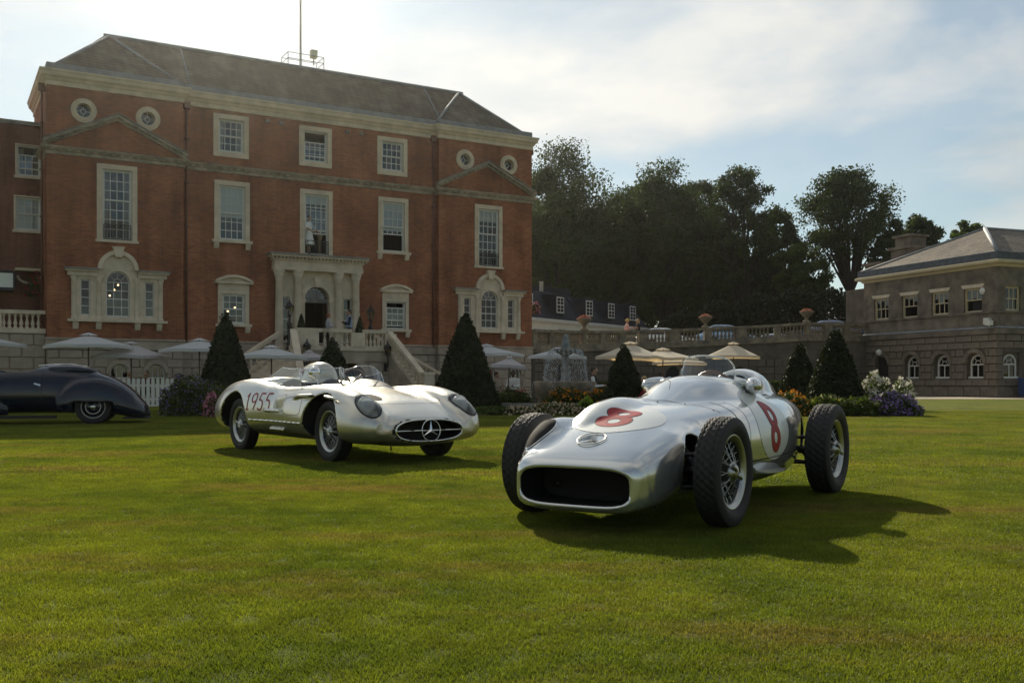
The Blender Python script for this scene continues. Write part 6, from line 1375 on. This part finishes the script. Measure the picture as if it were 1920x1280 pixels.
def f_sc(P):
    d = f_outer(P); X, Y, Z = P[:,0], P[:,1], P[:,2]
    for x in (0.0, -2.37): d = smax(d, -cyl(P, x, .345, .405, .50), .018)
    q = ((np.abs(X+1.42)/.42)**3.2 + (np.abs(Y)/.58)**3.2)**(1/3.2); d = smax(d, -np.maximum((q-1)*.45, .42-Z), .02)
    q = ((np.abs(Y)/.42)**2.5 + (np.abs(Z-.36)/.115)**2.5)**(1/2.5); d = smax(d, -np.maximum((q-1)*.115, .60-X), .012)
    for s in (1, -1):
        c = np.array((.62, s*.60, .60)); ax = np.array((.80, s*.22, .56)); ax /= np.linalg.norm(ax); v = P-c; t = v@ax; lo_ = np.array((.58, 0, -.81)); lo_ -= ax*(lo_@ax); lo_ /= np.linalg.norm(lo_); wd = np.cross(ax, lo_)
        q = np.hypot((v@lo_)/.182, (v@wd)/.120); d = smax(d, -np.maximum((q-1)*.10, -.05-t), .006)
    # side outlet recess behind the front wheel
    d = smax(d, -np.maximum(np.maximum(np.abs(X+1.12)-.13, np.abs(Z-.63)-.10), .765-np.abs(Y)), .012)
    return d
V, Q = surface(f_sc, (-3.6,-1.0,.08), (1.05,1.0,1.22), .018)
Cc = V[Q].mean(1); mi = np.zeros(len(Q), int); G_ = grad(f_outer, Cc, .004); ins = f_outer(Cc) < -.012
mi[ins] = 1
lampr = ins & (Cc[:,0] > .42) & (np.abs(Cc[:,1]) > .44) & (Cc[:,2] > .44) & (np.hypot(Cc[:,0], Cc[:,2]-.345) > .42); mi[lampr] = 2
rec = ins & (np.abs(Cc[:,0]+1.12) < .16) & (np.abs(Cc[:,1]) > .7) & (Cc[:,2] < .76); mi[rec] = 0
link('body', np_mesh('body', V, Q, [SILV, BLK, pmat('lamp_bowl', (0.34,0.34,0.32), .4, .1)], mi), SC)
ws = wheel_set(.335, .165, .222, 48)
for x in (0.0, -2.37):
    for s in (1, -1): place_wheel(ws, SC, x, s*(.665 if x == 0 else .69), .335, s)
# headlamps: lens in the bowl, clear cover and black rim on the body line
for s in (1, -1):
    c = np.array((.62, s*.60, .60)); ax = np.array((.80, s*.22, .56)); ax /= np.linalg.norm(ax); lo_ = np.array((.58,0,-.81)); lo_ -= ax*(lo_@ax); lo_ /= np.linalg.norm(lo_); wd = np.cross(ax, lo_)
    De = Deco(f_outer, c+ax*.4, lo_, wd, -ax); hl_ = De.fill((0,0), oval(0,0,.185,.123), 'headlight', M['clear'], SC, .003, 6)
    De.ring((0,0), (.195,.133), (.180,.118), 'lamp_rim', BLK, hl_, .005, 48, 2)
    b = Vector(c + ax*.0 - lo_*.03); lm = MB(); lm.lathe([(.090,0),(.082,.02),(.054,.036),(0,.043)], 24); lm.lathe([(.100,-.02),(.100,.012),(.090,.012)], 24); F4 = frame(b, (1,0,.12), (0,0,1)); lm.v = [tuple(F4 @ Vector(p)) for p in lm.v]; lm.build('lamp_lens', paint('lamp_glass', (0.9,0.88,0.82), .12, .0, .6), hl_)
# grille: mesh, surround, bar and star
gr_ = MB().add([(.635, .43*math.cos(a), .36+.12*math.sin(a)) for a in np.linspace(0, 2*math.pi, 40, endpoint=False)], [tuple(range(40))]).build('grille_mesh', MESH, SC)
mb = MB(); pts = [(p[0], p[1]) for p in oval(0, .36, .42, .115, 56, 2.5)]
H0 = shoot(f_outer, [(1.3, p[0], p[1]) for p in pts], np.tile((-1.,0,0), (len(pts),1)))
for a, b in zip(H0, np.roll(H0, -1, 0)): mb.tube(a, b, .011, n=6, cap=False)
mb.build('grille_surround', CHR, SC)
mb = MB(); xs = shoot(f_outer, [(1.3, y, .36) for y in (-.405,-.2,0,.2,.405)], np.tile((-1.,0,0), (5,1)))
for a, b in zip(xs, xs[1:]): mb.tube(a-np.array((.012,0,0)), b-np.array((.012,0,0)), .008, n=6)
mb.build('grille_bar', CHR, SC)
star_emblem(SC, frame((float(xs[2][0])+.004, 0, .36), (1,0,.05), (0,0,1)), .115, depth=.025)
# side: number, chrome strips, panel, bonnet line, vents
DR = Deco(f_outer, (0,-1.5,0), (1,0,0), (0,0,1), (0,1,0))
def digit(ch, x, z, w, h):
    if ch == '1': return [[(x+w*.15,z+h*.78),(x+w*.5,z+h)], [(x+w*.5,z+h),(x+w*.5,z)], [(x+w*.2,z),(x+w*.8,z)]]
    if ch == '9': return [[(x+w*.5+w*.42*math.cos(a), z+h*.72+h*.27*math.sin(a)) for a in np.linspace(0,2*math.pi,18)], [(x+w*.92,z+h*.72),(x+w*.86,z+h*.4),(x+w*.5,z)]]
    return [[(x+w*.9,z+h),(x+w*.25,z+h),(x+w*.2,z+h*.58)], [(x+w*.2,z+h*.58)] + [(x+w*.42+w*.48*math.cos(a), z+h*.31+h*.31*math.sin(a)) for a in np.linspace(R(110),R(-140),12)]]
x = -1.98
for ch in '1955':
    w = .11 if ch == '1' else .135
    for st in digit(ch, x, .535, w, .20): DR.ribbon(st, .019, 'number_mark', RED2, SC, .003, .012)
    x += w+.03
def chrome_bar(x0, x1, z, r, name, out=.0):
    xs = np.linspace(x0, x1, 12); Hh = shoot(f_outer, [(q, -1.5, z) for q in xs], np.tile((0,1.,0), (12,1))); mb = MB()
    for a, b in zip(Hh, Hh[1:]): mb.tube(a-np.array((0,out,0)), b-np.array((0,out,0)), r, n=8)
    return mb.build(name, CHR, SC)
chrome_bar(-1.95, -.43, .41, .014, 'side_strip'); chrome_bar(-1.45, -1.0, .535, .026, 'exhaust_pipe', .012); chrome_bar(-1.45, -1.0, .315, .026, 'exhaust_pipe', .012)
def outline(pts, name, closed=True): DR.ribbon(pts + ([pts[0]] if closed else []), .006, name, BLK, SC, .0018, .02)
outline(oval(-.70, .60, .24, .10, 40, 5), 'panel_gap')
DL = Deco(f_outer, (0,1.5,0), (1,0,0), (0,0,1), (0,-1,0)); DL.ribbon(oval(-.70,.60,.24,.10,40,5)+[oval(-.70,.60,.24,.10,40,5)[0]], .006, 'panel_gap', BLK, SC, .0018)
DT = Deco(f_outer, (0,0,1.6), (1,0,0), (0,1,0), (0,0,-1))
DT.ribbon([(.47+.10*math.cos(math.pi*y/1.0)-.05, y) for y in np.linspace(-.44,.44,24)] , .006, 'bonnet_gap', BLK, SC, .0018)
for s in (1, -1): DT.ribbon([(.42, s*.44),(.1,s*.42),(-.45,s*.42),(-.80,s*.45)], .005, 'bonnet_gap', BLK, SC, .0018)
DT.ribbon([(-.82,-.45),(-.84,0),(-.82,.45)], .005, 'bonnet_gap', BLK, SC, .0018)
DT.fill((.20,-.30), oval(.20,-.30,.155,.062,36,2.2,R(8)), 'bonnet_vent', MESH, SC, .003)
DT.fill((-.70,.30), oval(-.66,.28,.11,.16,30,2.2), 'scuttle_vent', BLK, SC, .003, 5)
MB().tube((.60,-.30,.14),(.60,-.30,.23),.008).build('tow_eye', BLK, SC)
# headrest flag
DH = Deco(f_outer, (0,-1.6,0), (1,0,0), (0,0,1), (0,1,0)); fx, fz, fw_, fh = -2.30, 1.0, .085, .05
DHb = Deco(f_hd, (0,-1.6,0), (1,0,0), (0,0,1), (0,1,0))
fl = DHb.grid([[(fx-fw_,fz+t),(fx,fz+t),(fx+fw_,fz+t)] for t in np.linspace(-fh,fh,4)], 'flag_mark', BLU, SC, .003)
for st, w, mt, e in (([(fx-fw_,fz-fh),(fx+fw_,fz+fh)],.018,WHT,.004), ([(fx-fw_,fz+fh),(fx+fw_,fz-fh)],.018,WHT,.004), ([(fx-fw_,fz),(fx+fw_,fz)],.034,WHT,.005), ([(fx,fz-fh),(fx,fz+fh)],.034,WHT,.005), ([(fx-fw_,fz),(fx+fw_,fz)],.019,RED,.006), ([(fx,fz-fh),(fx,fz+fh)],.019,RED,.006)): DHb.ribbon(st, w, 'flag_stripe', mt, fl, e)
# cockpit: floor, seats, wheel, screens, mirror
for s, nm in ((.27,'seat'), (-.27,'seat')):
    sb = MB(); sb.ball((-1.62, s, .50), .22, 12, 8, 0, (.9,.95,.45)); sb.ball((-1.82, s, .70), .24, 12, 8, 0, (.35,.95,.9)); sb.build(nm, LEA, SC)
MB().box(-1.1,-1.02,-.52,.52,.62,.78).build('dashboard', BLK, SC)
def steering(parent, c, nrm, r, mat=WOODW):
    mb = MB(); F4 = frame(c, nrm, (0,0,1)); n = 28
    for i in range(n): a, b = 2*math.pi*i/n, 2*math.pi*(i+1)/n; mb.tube((r*math.cos(a),r*math.sin(a),0),(r*math.cos(b),r*math.sin(b),0),.014,n=6,cap=False)
    for k in range(4): a = R(45+90*k); mb.tube((0,0,-.02),(r*math.cos(a),r*math.sin(a),0),.008,n=5)
    mb.tube((0,0,-.25),(0,0,.01),.02,n=8); mb.v = [tuple(F4 @ Vector(p)) for p in mb.v]; return mb.build('steering_wheel', mat, parent)
steering(SC, (-1.32,.27,.86), (-.9,0,.42), .19)
def screen(parent, path, hts, lean, name='windscreen', rim=.005, mat=None, base_f=f_outer):
    """clear screen standing on the body along a plan path"""
    P = np.array(path, float); B = shoot(base_f, np.column_stack([P, np.full(len(P), 1.6)]), np.tile((0,0,-1.), (len(P),1))); T_ = B + np.column_stack([np.array(lean)*1.0, np.array(hts)]); mb = MB()
    mb.strip(B.tolist(), T_.tolist(), 0, True); g = mb.build(name, mat or M['screen'], parent); rm = MB()
    for a, b in zip(T_, T_[1:]): rm.tube(a, b, rim, n=5, cap=False)
    for q in (0, -1): rm.tube(B[q], T_[q], rim, n=5)
    rm.build('screen_rim', CHR, g); return g
th = np.linspace(0, 1, 18)
screen(SC, [(-1.92+1.0*t, -.57) for t in np.linspace(0,.92,12)], [.05+.17*min(1,t*2.2) for t in np.linspace(0,1,12)], [(-.04, .02)]*12, 'side_screen')
pth = [(-1.0+.10*math.sin(math.pi*t), .02+.56*t) for t in th]; screen(SC, pth, [.17]*18, [(-.10,0)]*18)
screen(SC, [(-1.0,-.57),(-.99,-.3),(-.98,0)], [.2,.2,.19], [(-.05,.01)]*3, 'side_screen')
screen(SC, [(-1.0-.85*t, .58) for t in np.linspace(0,1,10)], [.17-.10*t for t in np.linspace(0,1,10)], [(-.05,-.03)]*10, 'side_screen')
pb = shoot(f_outer, [(-1.02,-.02,1.6)], [(0,0,-1.)])[0]; MB().tube(pb, pb+np.array((-.04,0,.20)), .02, n=6).build('screen_post', SILV, SC)
pb = shoot(f_outer, [(-.86,-.40,1.6)], [(0,0,-1.)])[0]; mb = MB(); mb.tube(pb, pb+np.array((-.06,-.02,.12)), .010, n=6); mb.ball(pb+np.array((-.09,-.02,.17)), .075, 16, 10, 0, (.75,1,1)); mb.build('mirror', CHR, SC)

# ---------------------------------------------------------------- single-seat racing car, number 8
RC = thing('racing_car', 'open-wheeled silver single-seat racing car with red number 8', 'racing car', (.724, 6.385, 0), math.atan2(-.8415, -.54))
g_hull = swept([-3.05,-2.95,-2.6,-2.21,-1.8,-1.3,-.85,-.4,0,.25,.45,.58,.655,.69], [.03,.17,.38,.49,.535,.55,.54,.50,.465,.455,.45,.435,.405,.355], [.46,.54,.70,.79,.80,.80,.765,.725,.67,.60,.53,.475,.43,.395], [.38,.30,.22,.16,.13,.12,.12,.12,.12,.12,.115,.115,.12,.145], [.42,.42,.44,.46,.46,.46,.44,.40,.36,.32,.29,.28,.275,.27], [2.2,2.3,2.6,3.0,3.3,3.4,3.2,2.8,2.7,3.2,3.8,4.3,4.6,4.6])
g_dome = swept([-1.58,-1.48,-1.3,-1.1,-.9,-.7,-.52,-.42], [.36,.40,.40,.375,.33,.26,.16,.05], [.885,.915,.928,.925,.89,.825,.755,.70], [.3]*8, [.66,.66,.66,.65,.63,.61,.60,.60], 2.3)
g_head = swept([-2.95,-2.7,-2.4,-2.15,-2.02,-1.97], [.05,.15,.22,.245,.23,.14], [.60,.79,.94,.985,.97,.89], [.4]*6, [.5,.6,.68,.72,.72,.72], 2.2)
g_bul = swept([-.80,-.6,-.35,-.1,.1,.25], [.06,.17,.20,.19,.14,.04], [.74,.765,.775,.745,.68,.60], [.4]*6, [.6,.6,.58,.55,.52,.5], 2.2, -.20)
g_bliL = swept([-.25,-.05,.15,.3,.42,.52,.58], [.02,.08,.10,.09,.07,.04,.01], [.52,.555,.55,.51,.46,.41,.36], [.3,.28,.25,.22,.2,.2,.25], [.43,.42,.40,.38,.36,.34,.32], 2.2, [.37,.385,.39,.385,.375,.36,.34])
g_bli = swept([-.25,-.05,.15,.3,.42,.52,.58], [.03,.10,.135,.14,.13,.10,.04], [.57,.625,.65,.635,.585,.51,.43], [.3,.28,.25,.22,.2,.2,.25], [.45,.44,.42,.40,.38,.36,.34], 2.2, [-.37,-.375,-.38,-.375,-.365,-.35,-.33])
g_sid = swept([-2.1,-1.9,-1.5,-1.1,-.75,-.5,-.3], [.05,.15,.20,.20,.17,.10,.03], [.62,.68,.70,.69,.66,.62,.57], [.2]*7, [.45]*7, 2.2, .38, True)
def g_outer(P):
    d = smin(g_hull(P), g_dome(P), .07); d = smin(d, g_head(P), .04); d = smin(d, g_bul(P), .05); d = smin(d, g_bli(P), .06); d = smin(d, g_bliL(P), .10); return smin(d, g_sid(P), .08)
def g_rc(P):
    d = g_outer(P); X, Y, Z = P[:,0], P[:,1], P[:,2]
    q = ((np.abs(Y)/.362)**4.0 + (np.abs(Z-.268)/.104)**4.0)**(1/4.0); d = smax(d, -np.maximum((q-1)*.104, .22-X), .014)
    q = ((np.abs(X+1.76)/.24)**2.6 + (np.abs(Y)/.34)**2.6)**(1/2.6); d = smax(d, -np.maximum((q-1)*.24, .34-Z), .016)
    d = smax(d, -np.maximum(np.hypot(X-.0, Z-.34)-.21, .37-np.abs(Y)), .02)       # suspension openings beside the front wheels
    d = smax(d, -np.maximum(np.hypot(X+2.30, Z-.42)-.20, .33-np.abs(Y)), .02)
    return d
V, Q = surface(g_rc, (-3.15,-.72,.05), (.85,.72,1.02), .0125)
Cc = V[Q].mean(1); ins = g_outer(Cc) < -.012; mi = np.zeros(len(Q), int); mi[ins] = 1
link('body', np_mesh('body', V, Q, [SILW, BLK], mi), RC)
MB().add([(.40,-.40,.14),(.40,.40,.14),(.40,.40,.40),(.40,-.40,.40)], [(0,1,2,3)]).build('grille_mesh', MESH, RC)
for y in (-.26, .26): MB().lathe([(0,0),(.022,0),(.022,.02),(0,.022)], 14, (.405,y,.25), 'x').build('tow_plug', BLK, RC)
wf = wheel_set(.335, .165, .222, 40); wr = wheel_set(.352, .195, .222, 40)
for s in (1, -1): place_wheel(wf, RC, 0, s*.665, .335, s); place_wheel(wr, RC, -2.21, s*.685, .352, s)
# suspension
for x0, yin, yo in ((0,.30,.58), (-2.25,.26,.59)):
    for s in (1, -1):
        mb = MB()
        for dz, dx in ((.44,.10),(.44,-.10),(.24,.12),(.24,-.12)): mb.tube((x0+dx, s*yin, dz), (x0, s*yo, dz-.01), .014, n=6)
        mb.tube((x0, s*yo, .20), (x0, s*yo, .48), .022, n=8); mb.tube((x0-.05, s*(yin+.04), .52), (x0, s*(yo-.05), .26), .026, n=8); mb.tube((x0-.14, s*yin, .30), (x0-.02, s*yo, .31), .010, n=6)
        mb.tube((x0, s*.2, .335),(x0, s*.62, .335), .024, n=8); mb.build('suspension', STEEL, RC)
DT = Deco(g_outer, (0,0,1.6), (1,0,0), (0,1,0), (0,0,-1))
DT.fill((.08,0), oval(.08,-.0,.27,.30,56), 'roundel', WHT, RC, .002, 10)
def eight(De, c, ax, r, w, parent, n0='number_mark', e=.004, k=.8):
    """figure eight: two rings along the unit axis ax"""
    c = np.array(c, float); ax = np.array(ax, float); rot = math.atan2(ax[1], ax[0])
    for s, q in ((1, 1.0), (-1, 1.06)):
        p = c+ax*s*r*.80; De.ring(p, (r*q*1.03, r*w*q*1.05), (r*.38*q, r*w*.33*q), n0, BLK, parent, e-.0012, 40, 4, rot); De.ring(p, (r*q, r*w*q), (r*.42*q, r*w*.38*q), n0, RED, parent, e+(.0007 if s > 0 else 0), 40, 4, rot)
eight(DT, (.08,0), (-1,0), .094, 1.2, RC)
DLs = Deco(g_outer, (0,1.5,0), (1,0,0), (0,0,1), (0,-1,0)); DRs = Deco(g_outer, (0,-1.5,0), (1,0,0), (0,0,1), (0,1,0))
for De in (DLs, DRs):
    De.fill((-1.23,.56), oval(-1.23,.56,.31,.235,56), 'roundel', WHT, RC, .002, 10); eight(De, (-1.23,.56), (0,1), .098, .95, RC)
    De.ribbon([(-2.0,.36),(-1.2,.345),(-.55,.335)], .007, 'panel_gap', BLK, RC, .002)
    De.ribbon([(-.62,.30),(-.66,.55),(-.72,.74)], .006, 'panel_gap', BLK, RC, .002); De.ribbon([(-.74,.30),(-.78,.55),(-.84,.74)], .004, 'panel_gap', BLK, RC, .002)
    for k in range(5): De.ribbon([(-1.80-k*.018,.60),(-1.80-k*.018,.69)], .009, 'louvre', CHR, RC, .004)
DT.ribbon([(-.58,-.42),(-.52,-.2),(-.48,0),(-.52,.2),(-.58,.42)], .005, 'panel_gap', BLK, RC, .002)
DT.ribbon([(-1.22,-.3),(-.86,-.06),(-.7,.0)], .004, 'panel_gap', BLK, RC, .002)
# mesh vent in the front of the right blister
ax = np.array((.76,-.12,.64)); De = Deco(g_outer, np.array((.40,-.375,.54))+ax*.5, (.64,-.05,-.76), (.05,.99,.0), -ax); De.fill((0,0), oval(0,0,.150,.072,36,2.4), 'blister_vent', MESH, RC, .003); De.ring((0,0), (.155,.077), (.147,.069), 'vent_rim', SILW, RC, .005, 40, 2)
# star on the nose
p = shoot(g_outer, [(.45,0,1.5)], [(0,0,-1.)]); nn = grad(g_outer, p, .01)[0]; star_emblem(RC, frame(p[0]+nn*.006, nn, (-1,0,.3)), .088, mat=ALU, depth=.018)
# quick-release fasteners along the panel joints
FAST = MB().lathe([(0,.0025),(.005,.002),(.007,0),(0,0)], 8).mesh('fastener', STEEL)
for De, d_, pts in ((DLs,(0,1,0),[(-.55-.24*k,.375) for k in range(7)] + [(-.645-.012*k,.36+.09*k) for k in range(4)]), (DRs,(0,-1,0),[(-.55-.24*k,.375) for k in range(7)]), (DT,(0,0,1),[(-.56,-.36),(-.50,-.16),(-.46,.02),(-.50,.2),(-.56,.38)])):
    for q in De.drop(np.array(pts), .001): link('fastener', FAST, RC, tuple(q)).rotation_euler = Vector(d_).to_track_quat('Z','Y').to_euler()
# cockpit
sb = MB(); sb.ball((-1.88,0,.62), .24, 12, 8, 0, (.4,1.05,1.0)); sb.ball((-1.72,0,.40), .24, 12, 8, 0, (.9,1.05,.4)); sb.build('seat', LEA, RC)
steering(RC, (-1.55,0,.80), (-.93,0,.36), .165)
pw = [(-1.40+.15*math.cos(a), .235*math.sin(a)) for a in np.linspace(R(-84),R(84),22)]
screen(RC, pw, [.095+.05*min(1,2.2*math.cos(a)) for a in np.linspace(R(-84),R(84),22)], [(-.045,-.03*math.sin(a)) for a in np.linspace(R(-84),R(84),22)], base_f=g_outer, rim=.006)
def mirror(y, s):
    b = shoot(g_outer, [(-1.30, s*.25, 1.6)], [(0,0,-1.)])[0]; mb = MB(); c = Vector((-1.34, s*.385, .85)); mb.tube(b, c, .035, .03, 8); o = len(mb.v)
    mb.lathe([(0,.16),(.02,.155),(.045,.12),(.06,.06),(.066,0),(.066,-.05),(.055,-.06),(0,-.06)], 18, (0,0,0), 'x')
    for i in range(o, len(mb.v)): q = Vector(mb.v[i]); q = Matrix.Rotation(s*R(18), 3, 'Z') @ q; mb.v[i] = tuple(q + c)
    m_ = mb.build('mirror', SILW, RC); MB().ball(tuple(c + Matrix.Rotation(s*R(18), 3, 'Z') @ Vector((.135,0,.022))), .013, 8, 6).build('mirror_hole', BLK, m_)
mirror(0, 1); mirror(0, -1)
for y in (.50,): MB().add([(-.95,y,.245),(-1.5,y,.235),(-1.45,y+.10,.24),(-1.15,y+.15,.243),(-.98,y+.11,.245),(-.95,y,.265),(-1.5,y,.25),(-1.45,y+.10,.246),(-1.15,y+.15,.25),(-.98,y+.11,.252)], [(4,3,2,1,0),(5,6,7,8,9),(0,1,6,5),(1,2,7,6),(2,3,8,7),(3,4,9,8),(4,0,5,9)]).build('side_step', ALU, RC)
mb = MB(); mb.tube((-.9,-.50,.24),(-2.9,-.50,.26),.045,n=12); mb.build('exhaust_pipe', STEEL, RC)

# ---------------------------------------------------------------- dark blue touring car on the left
BC = thing('touring_car', 'dark blue streamlined touring car cut by the left picture edge', 'car', (-8.82, 21.18, 0), R(180+16))
DBL = paint('midnight_blue', (0.003,0.008,0.024), .10, .0, .15)
b_h = swept([-1.02,-.95,-.76,-.4,0,.4,.9,1.6,2.2,2.9,3.5,3.7], [.08,.26,.44,.56,.62,.66,.69,.70,.66,.50,.36,.2], [.36,.45,.68,.94,1.10,1.20,1.22,1.21,1.14,1.03,.95,.85], [.16,.16,.17,.2,.22,.22,.22,.22,.22,.25,.3,.4], [.25,.3,.38,.46,.5,.55,.58,.58,.58,.55,.55,.6], 2.6)
b_r = swept([-1.04,-.97,-.76,-.4,-.05,.25,.5,.66,.74], [.03,.10,.17,.21,.215,.20,.16,.10,.03], [.22,.36,.62,.86,.95,.93,.80,.62,.45], [.14,.13,.14,.2,.22,.22,.24,.26,.3], [.18,.22,.3,.4,.45,.45,.42,.40,.38], 2.1, [.30,.38,.52,.61,.64,.64,.64,.63,.62], True)
b_f = swept([1.6,1.9,2.3,2.7,3.1,3.5,3.7], [.03,.10,.18,.2,.2,.15,.04], [.40,.56,.80,.95,.93,.75,.5], [.2]*7, [.3,.36,.42,.45,.45,.45,.45], 2.1, .64, True)
b_top = swept([-.05,.1,.35,.6,.85,1.0], [.2,.42,.50,.52,.48,.3], [1.12,1.18,1.235,1.25,1.24,1.20], [1.0]*6, [1.12]*6, 2.6)
def b_out(P): d = smin(b_h(P), b_r(P), .05); d = smin(d, b_f(P), .06); return smin(d, b_top(P), .03)
def b_car(P):
    d = b_out(P); X, Y, Z = P[:,0], P[:,1], P[:,2]; d = smax(d, -np.maximum(cyl(P, 0, .36, .39, .46), Z-.45), .015)
    d = smax(d, -cyl(P, 2.95, .36, .40, .46), .015); q = ((np.abs(X-1.5)/.5)**3 + (np.abs(Y)/.52)**3)**(1/3); return smax(d, -np.maximum((q-1)*.5, .85-Z), .02)
V, Q = surface(b_car, (-1.25,-.95,.05), (3.85,.95,1.4), .026)
Cc = V[Q].mean(1); mi = (b_out(Cc) < -.018).astype(int); link('body', np_mesh('body', V, Q, [DBL, BLK], mi), BC)
WR = pmat('cream_ring', (0.60,0.58,0.50), .35)
tyb = tyre_mesh(.36, .15, .24); dsc = MB().lathe([(0,.055),(.05,.055),(.07,.05),(.24,.035),(.245,0),(.24,-.05),(0,-.05)], 36, axis='y').mesh('wheel', DBL)
rg = MB(); rg.lathe([(.222,.040),(.226,.047),(.236,.047),(.240,.038)], 40, axis='y'); rg.lathe([(.135,.050),(.140,.056),(.150,.055),(.155,.046)], 36, axis='y'); rgm = rg.mesh('trim_ring', WR)
hb = MB(); hb.lathe([(.06,.05),(.07,.07),(.05,.10),(.02,.115),(0,.115)], 20, axis='y')
for k in range(3): a = k*2.094; hb.tube((.03*math.cos(a),.09,.03*math.sin(a)),(.085*math.cos(a),.085,.085*math.sin(a)),.016,.01,6)
hbm = hb.mesh('hub_nut', CHR)
for x in (0, 2.95):
    for s in (1, -1):
        w_ = link('wheel', dsc, BC, (x, s*.66, .36), 0 if s > 0 else math.pi)
        for nm, me in (('tyre', tyb), ('trim_ring', rgm), ('hub_nut', hbm)): link(nm, me, w_)
DB = Deco(b_out, (0,1.8,0), (1,0,0), (0,0,1), (0,-1,0))
mb = MB()
for pts in ([(-.02,1.12),(.2,1.20),(.45,1.225),(.8,1.215),(1.1,1.20)],):
    Hh = shoot(b_out, [(q[0], .25, q[1]+.5) for q in pts], np.tile((0,0,-1.), (len(pts),1)))
    for a, b in zip(Hh, Hh[1:]): mb.tube(a, b, .014, n=6)
mb.build('hood_trim', CHR, BC)
DB.ribbon([(.98,.32),(.98,1.08)], .008, 'door_gap', BLK, BC, .002); DB.ribbon([(1.0,.80),(1.12,.84)], .03, 'door_handle', CHR, BC, .012)
for y in (1,): MB().box(.7, 2.2, .60, .80, .13, .19).build('running_board', BLK, BC)
MB().box(-1.05,-.55,-.5,.5,.10,.13).build('tail_valance', BLK, BC)

# ---------------------------------------------------------------- parked cars on the upper terrace
def saloon(label, x, y, z, rz, mat, h=1.45):
    t = thing('parked_car', label, 'car', (x, y, z), rz, 'cars parked on the upper terrace')
    h1 = swept([-2.1,-2.05,-1.8,-1.2,0,1.2,1.7,2.0,2.08], [.5,.68,.78,.82,.83,.82,.78,.66,.45], [.70,.82,.92,.95,.95,.88,.80,.70,.6], [.3,.22,.2,.2,.2,.2,.2,.24,.34], [.5]*9, 3.2)
    h2 = swept([-1.75,-1.5,-.9,-.2,.35,.8,1.05], [.45,.58,.64,.65,.63,.6,.5], [.95,1.18,h-.03,h,h-.06,1.12,.92], [.7]*7, [.85]*7, 2.8)
    def fo(P): return smin(h1(P), h2(P), .06)
    def fc(P):
        d = fo(P)
        for q in (-1.3, 1.3): d = smax(d, -cyl(P, q, .31, .36, .58), .02)
        return d
    V, Q = surface(fc, (-2.2,-.95,.1), (2.2,.95,h+.1), .05); Cc = V[Q].mean(1); mi = np.zeros(len(Q), int); mi[fo(Cc) < -.03] = 1
    win = (Cc[:,2] > .98) & (Cc[:,2] < h-.09) & (np.abs((Cc[:,0]+.35) % .95 - .47) < .44); mi[win & (mi == 0)] = 2
    link('body', np_mesh('body', V, Q, [mat, BLK, pmat('car_window', (0.03,0.04,0.05), .05, coat=1.0)], mi), t)
    wm = MB().lathe([(.0,.09),(.2,.09),(.31,.08),(.32,0),(.31,-.09),(0,-.09)], 20, axis='y').mesh('wheel', RUB); hm = MB().lathe([(.2,.092),(.17,.11),(.06,.10),(0,.11)], 16, axis='y').mesh('hubcap', CHR)
    for q in (-1.3, 1.3):
        for s in (1, -1): w_ = link('wheel', wm, t, (q, s*.72, .32), 0 if s > 0 else math.pi); link('hubcap', hm, w_)
    return t
saloon('white car parked behind the balustrade right of the two women', PXP(1248,65.5), 65.5, 2.95, R(15), paint('white_car', (0.7,0.72,0.7), .2, .0, 1.0), 1.45)
saloon('light blue car parked behind the balustrade beside the middle urn', PXP(1362,67), 67.0, 3.2, R(10), paint('pale_blue_car', (0.25,0.38,0.52), .2, .2, 1.0), 1.5)
saloon('dark blue car parked behind the balustrade next to the pavilion', PXP(1566,67.5), 67.5, 3.62, R(8), paint('blue_car', (0.03,0.09,0.24), .2, .2, 1.0), 1.42)
saloon('white car parked low behind the balustrade between the urns', PXP(1460,68), 68.0, 2.75, R(12), paint('white_car_b', (0.65,0.66,0.64), .2, .0, 1.0), 1.4)

# ================================================================ thin warm air volume, added to imitate lens glow towards the low sun
m = bpy.data.materials.new('lens_glow'); m.use_nodes = True; nt_ = m.node_tree; nt_.nodes.clear()
o_ = nt_.nodes.new('ShaderNodeOutputMaterial'); pv = nt_.nodes.new('ShaderNodeVolumePrincipled')
pv.inputs['Color'].default_value = (1.0,0.97,0.90,1); pv.inputs['Density'].default_value = 0.00025; pv.inputs['Anisotropy'].default_value = 0.9
nt_.links.new(pv.outputs[0], o_.inputs['Volume'])
hz = MB().box(-130, 130, -12, 150, -1.5, 34).build('lens_glow', m); tag(hz, 'thin air volume added to imitate lens glow over the house', 'lens_glow', kind='stuff')
S.cycles.volume_bounces = 0
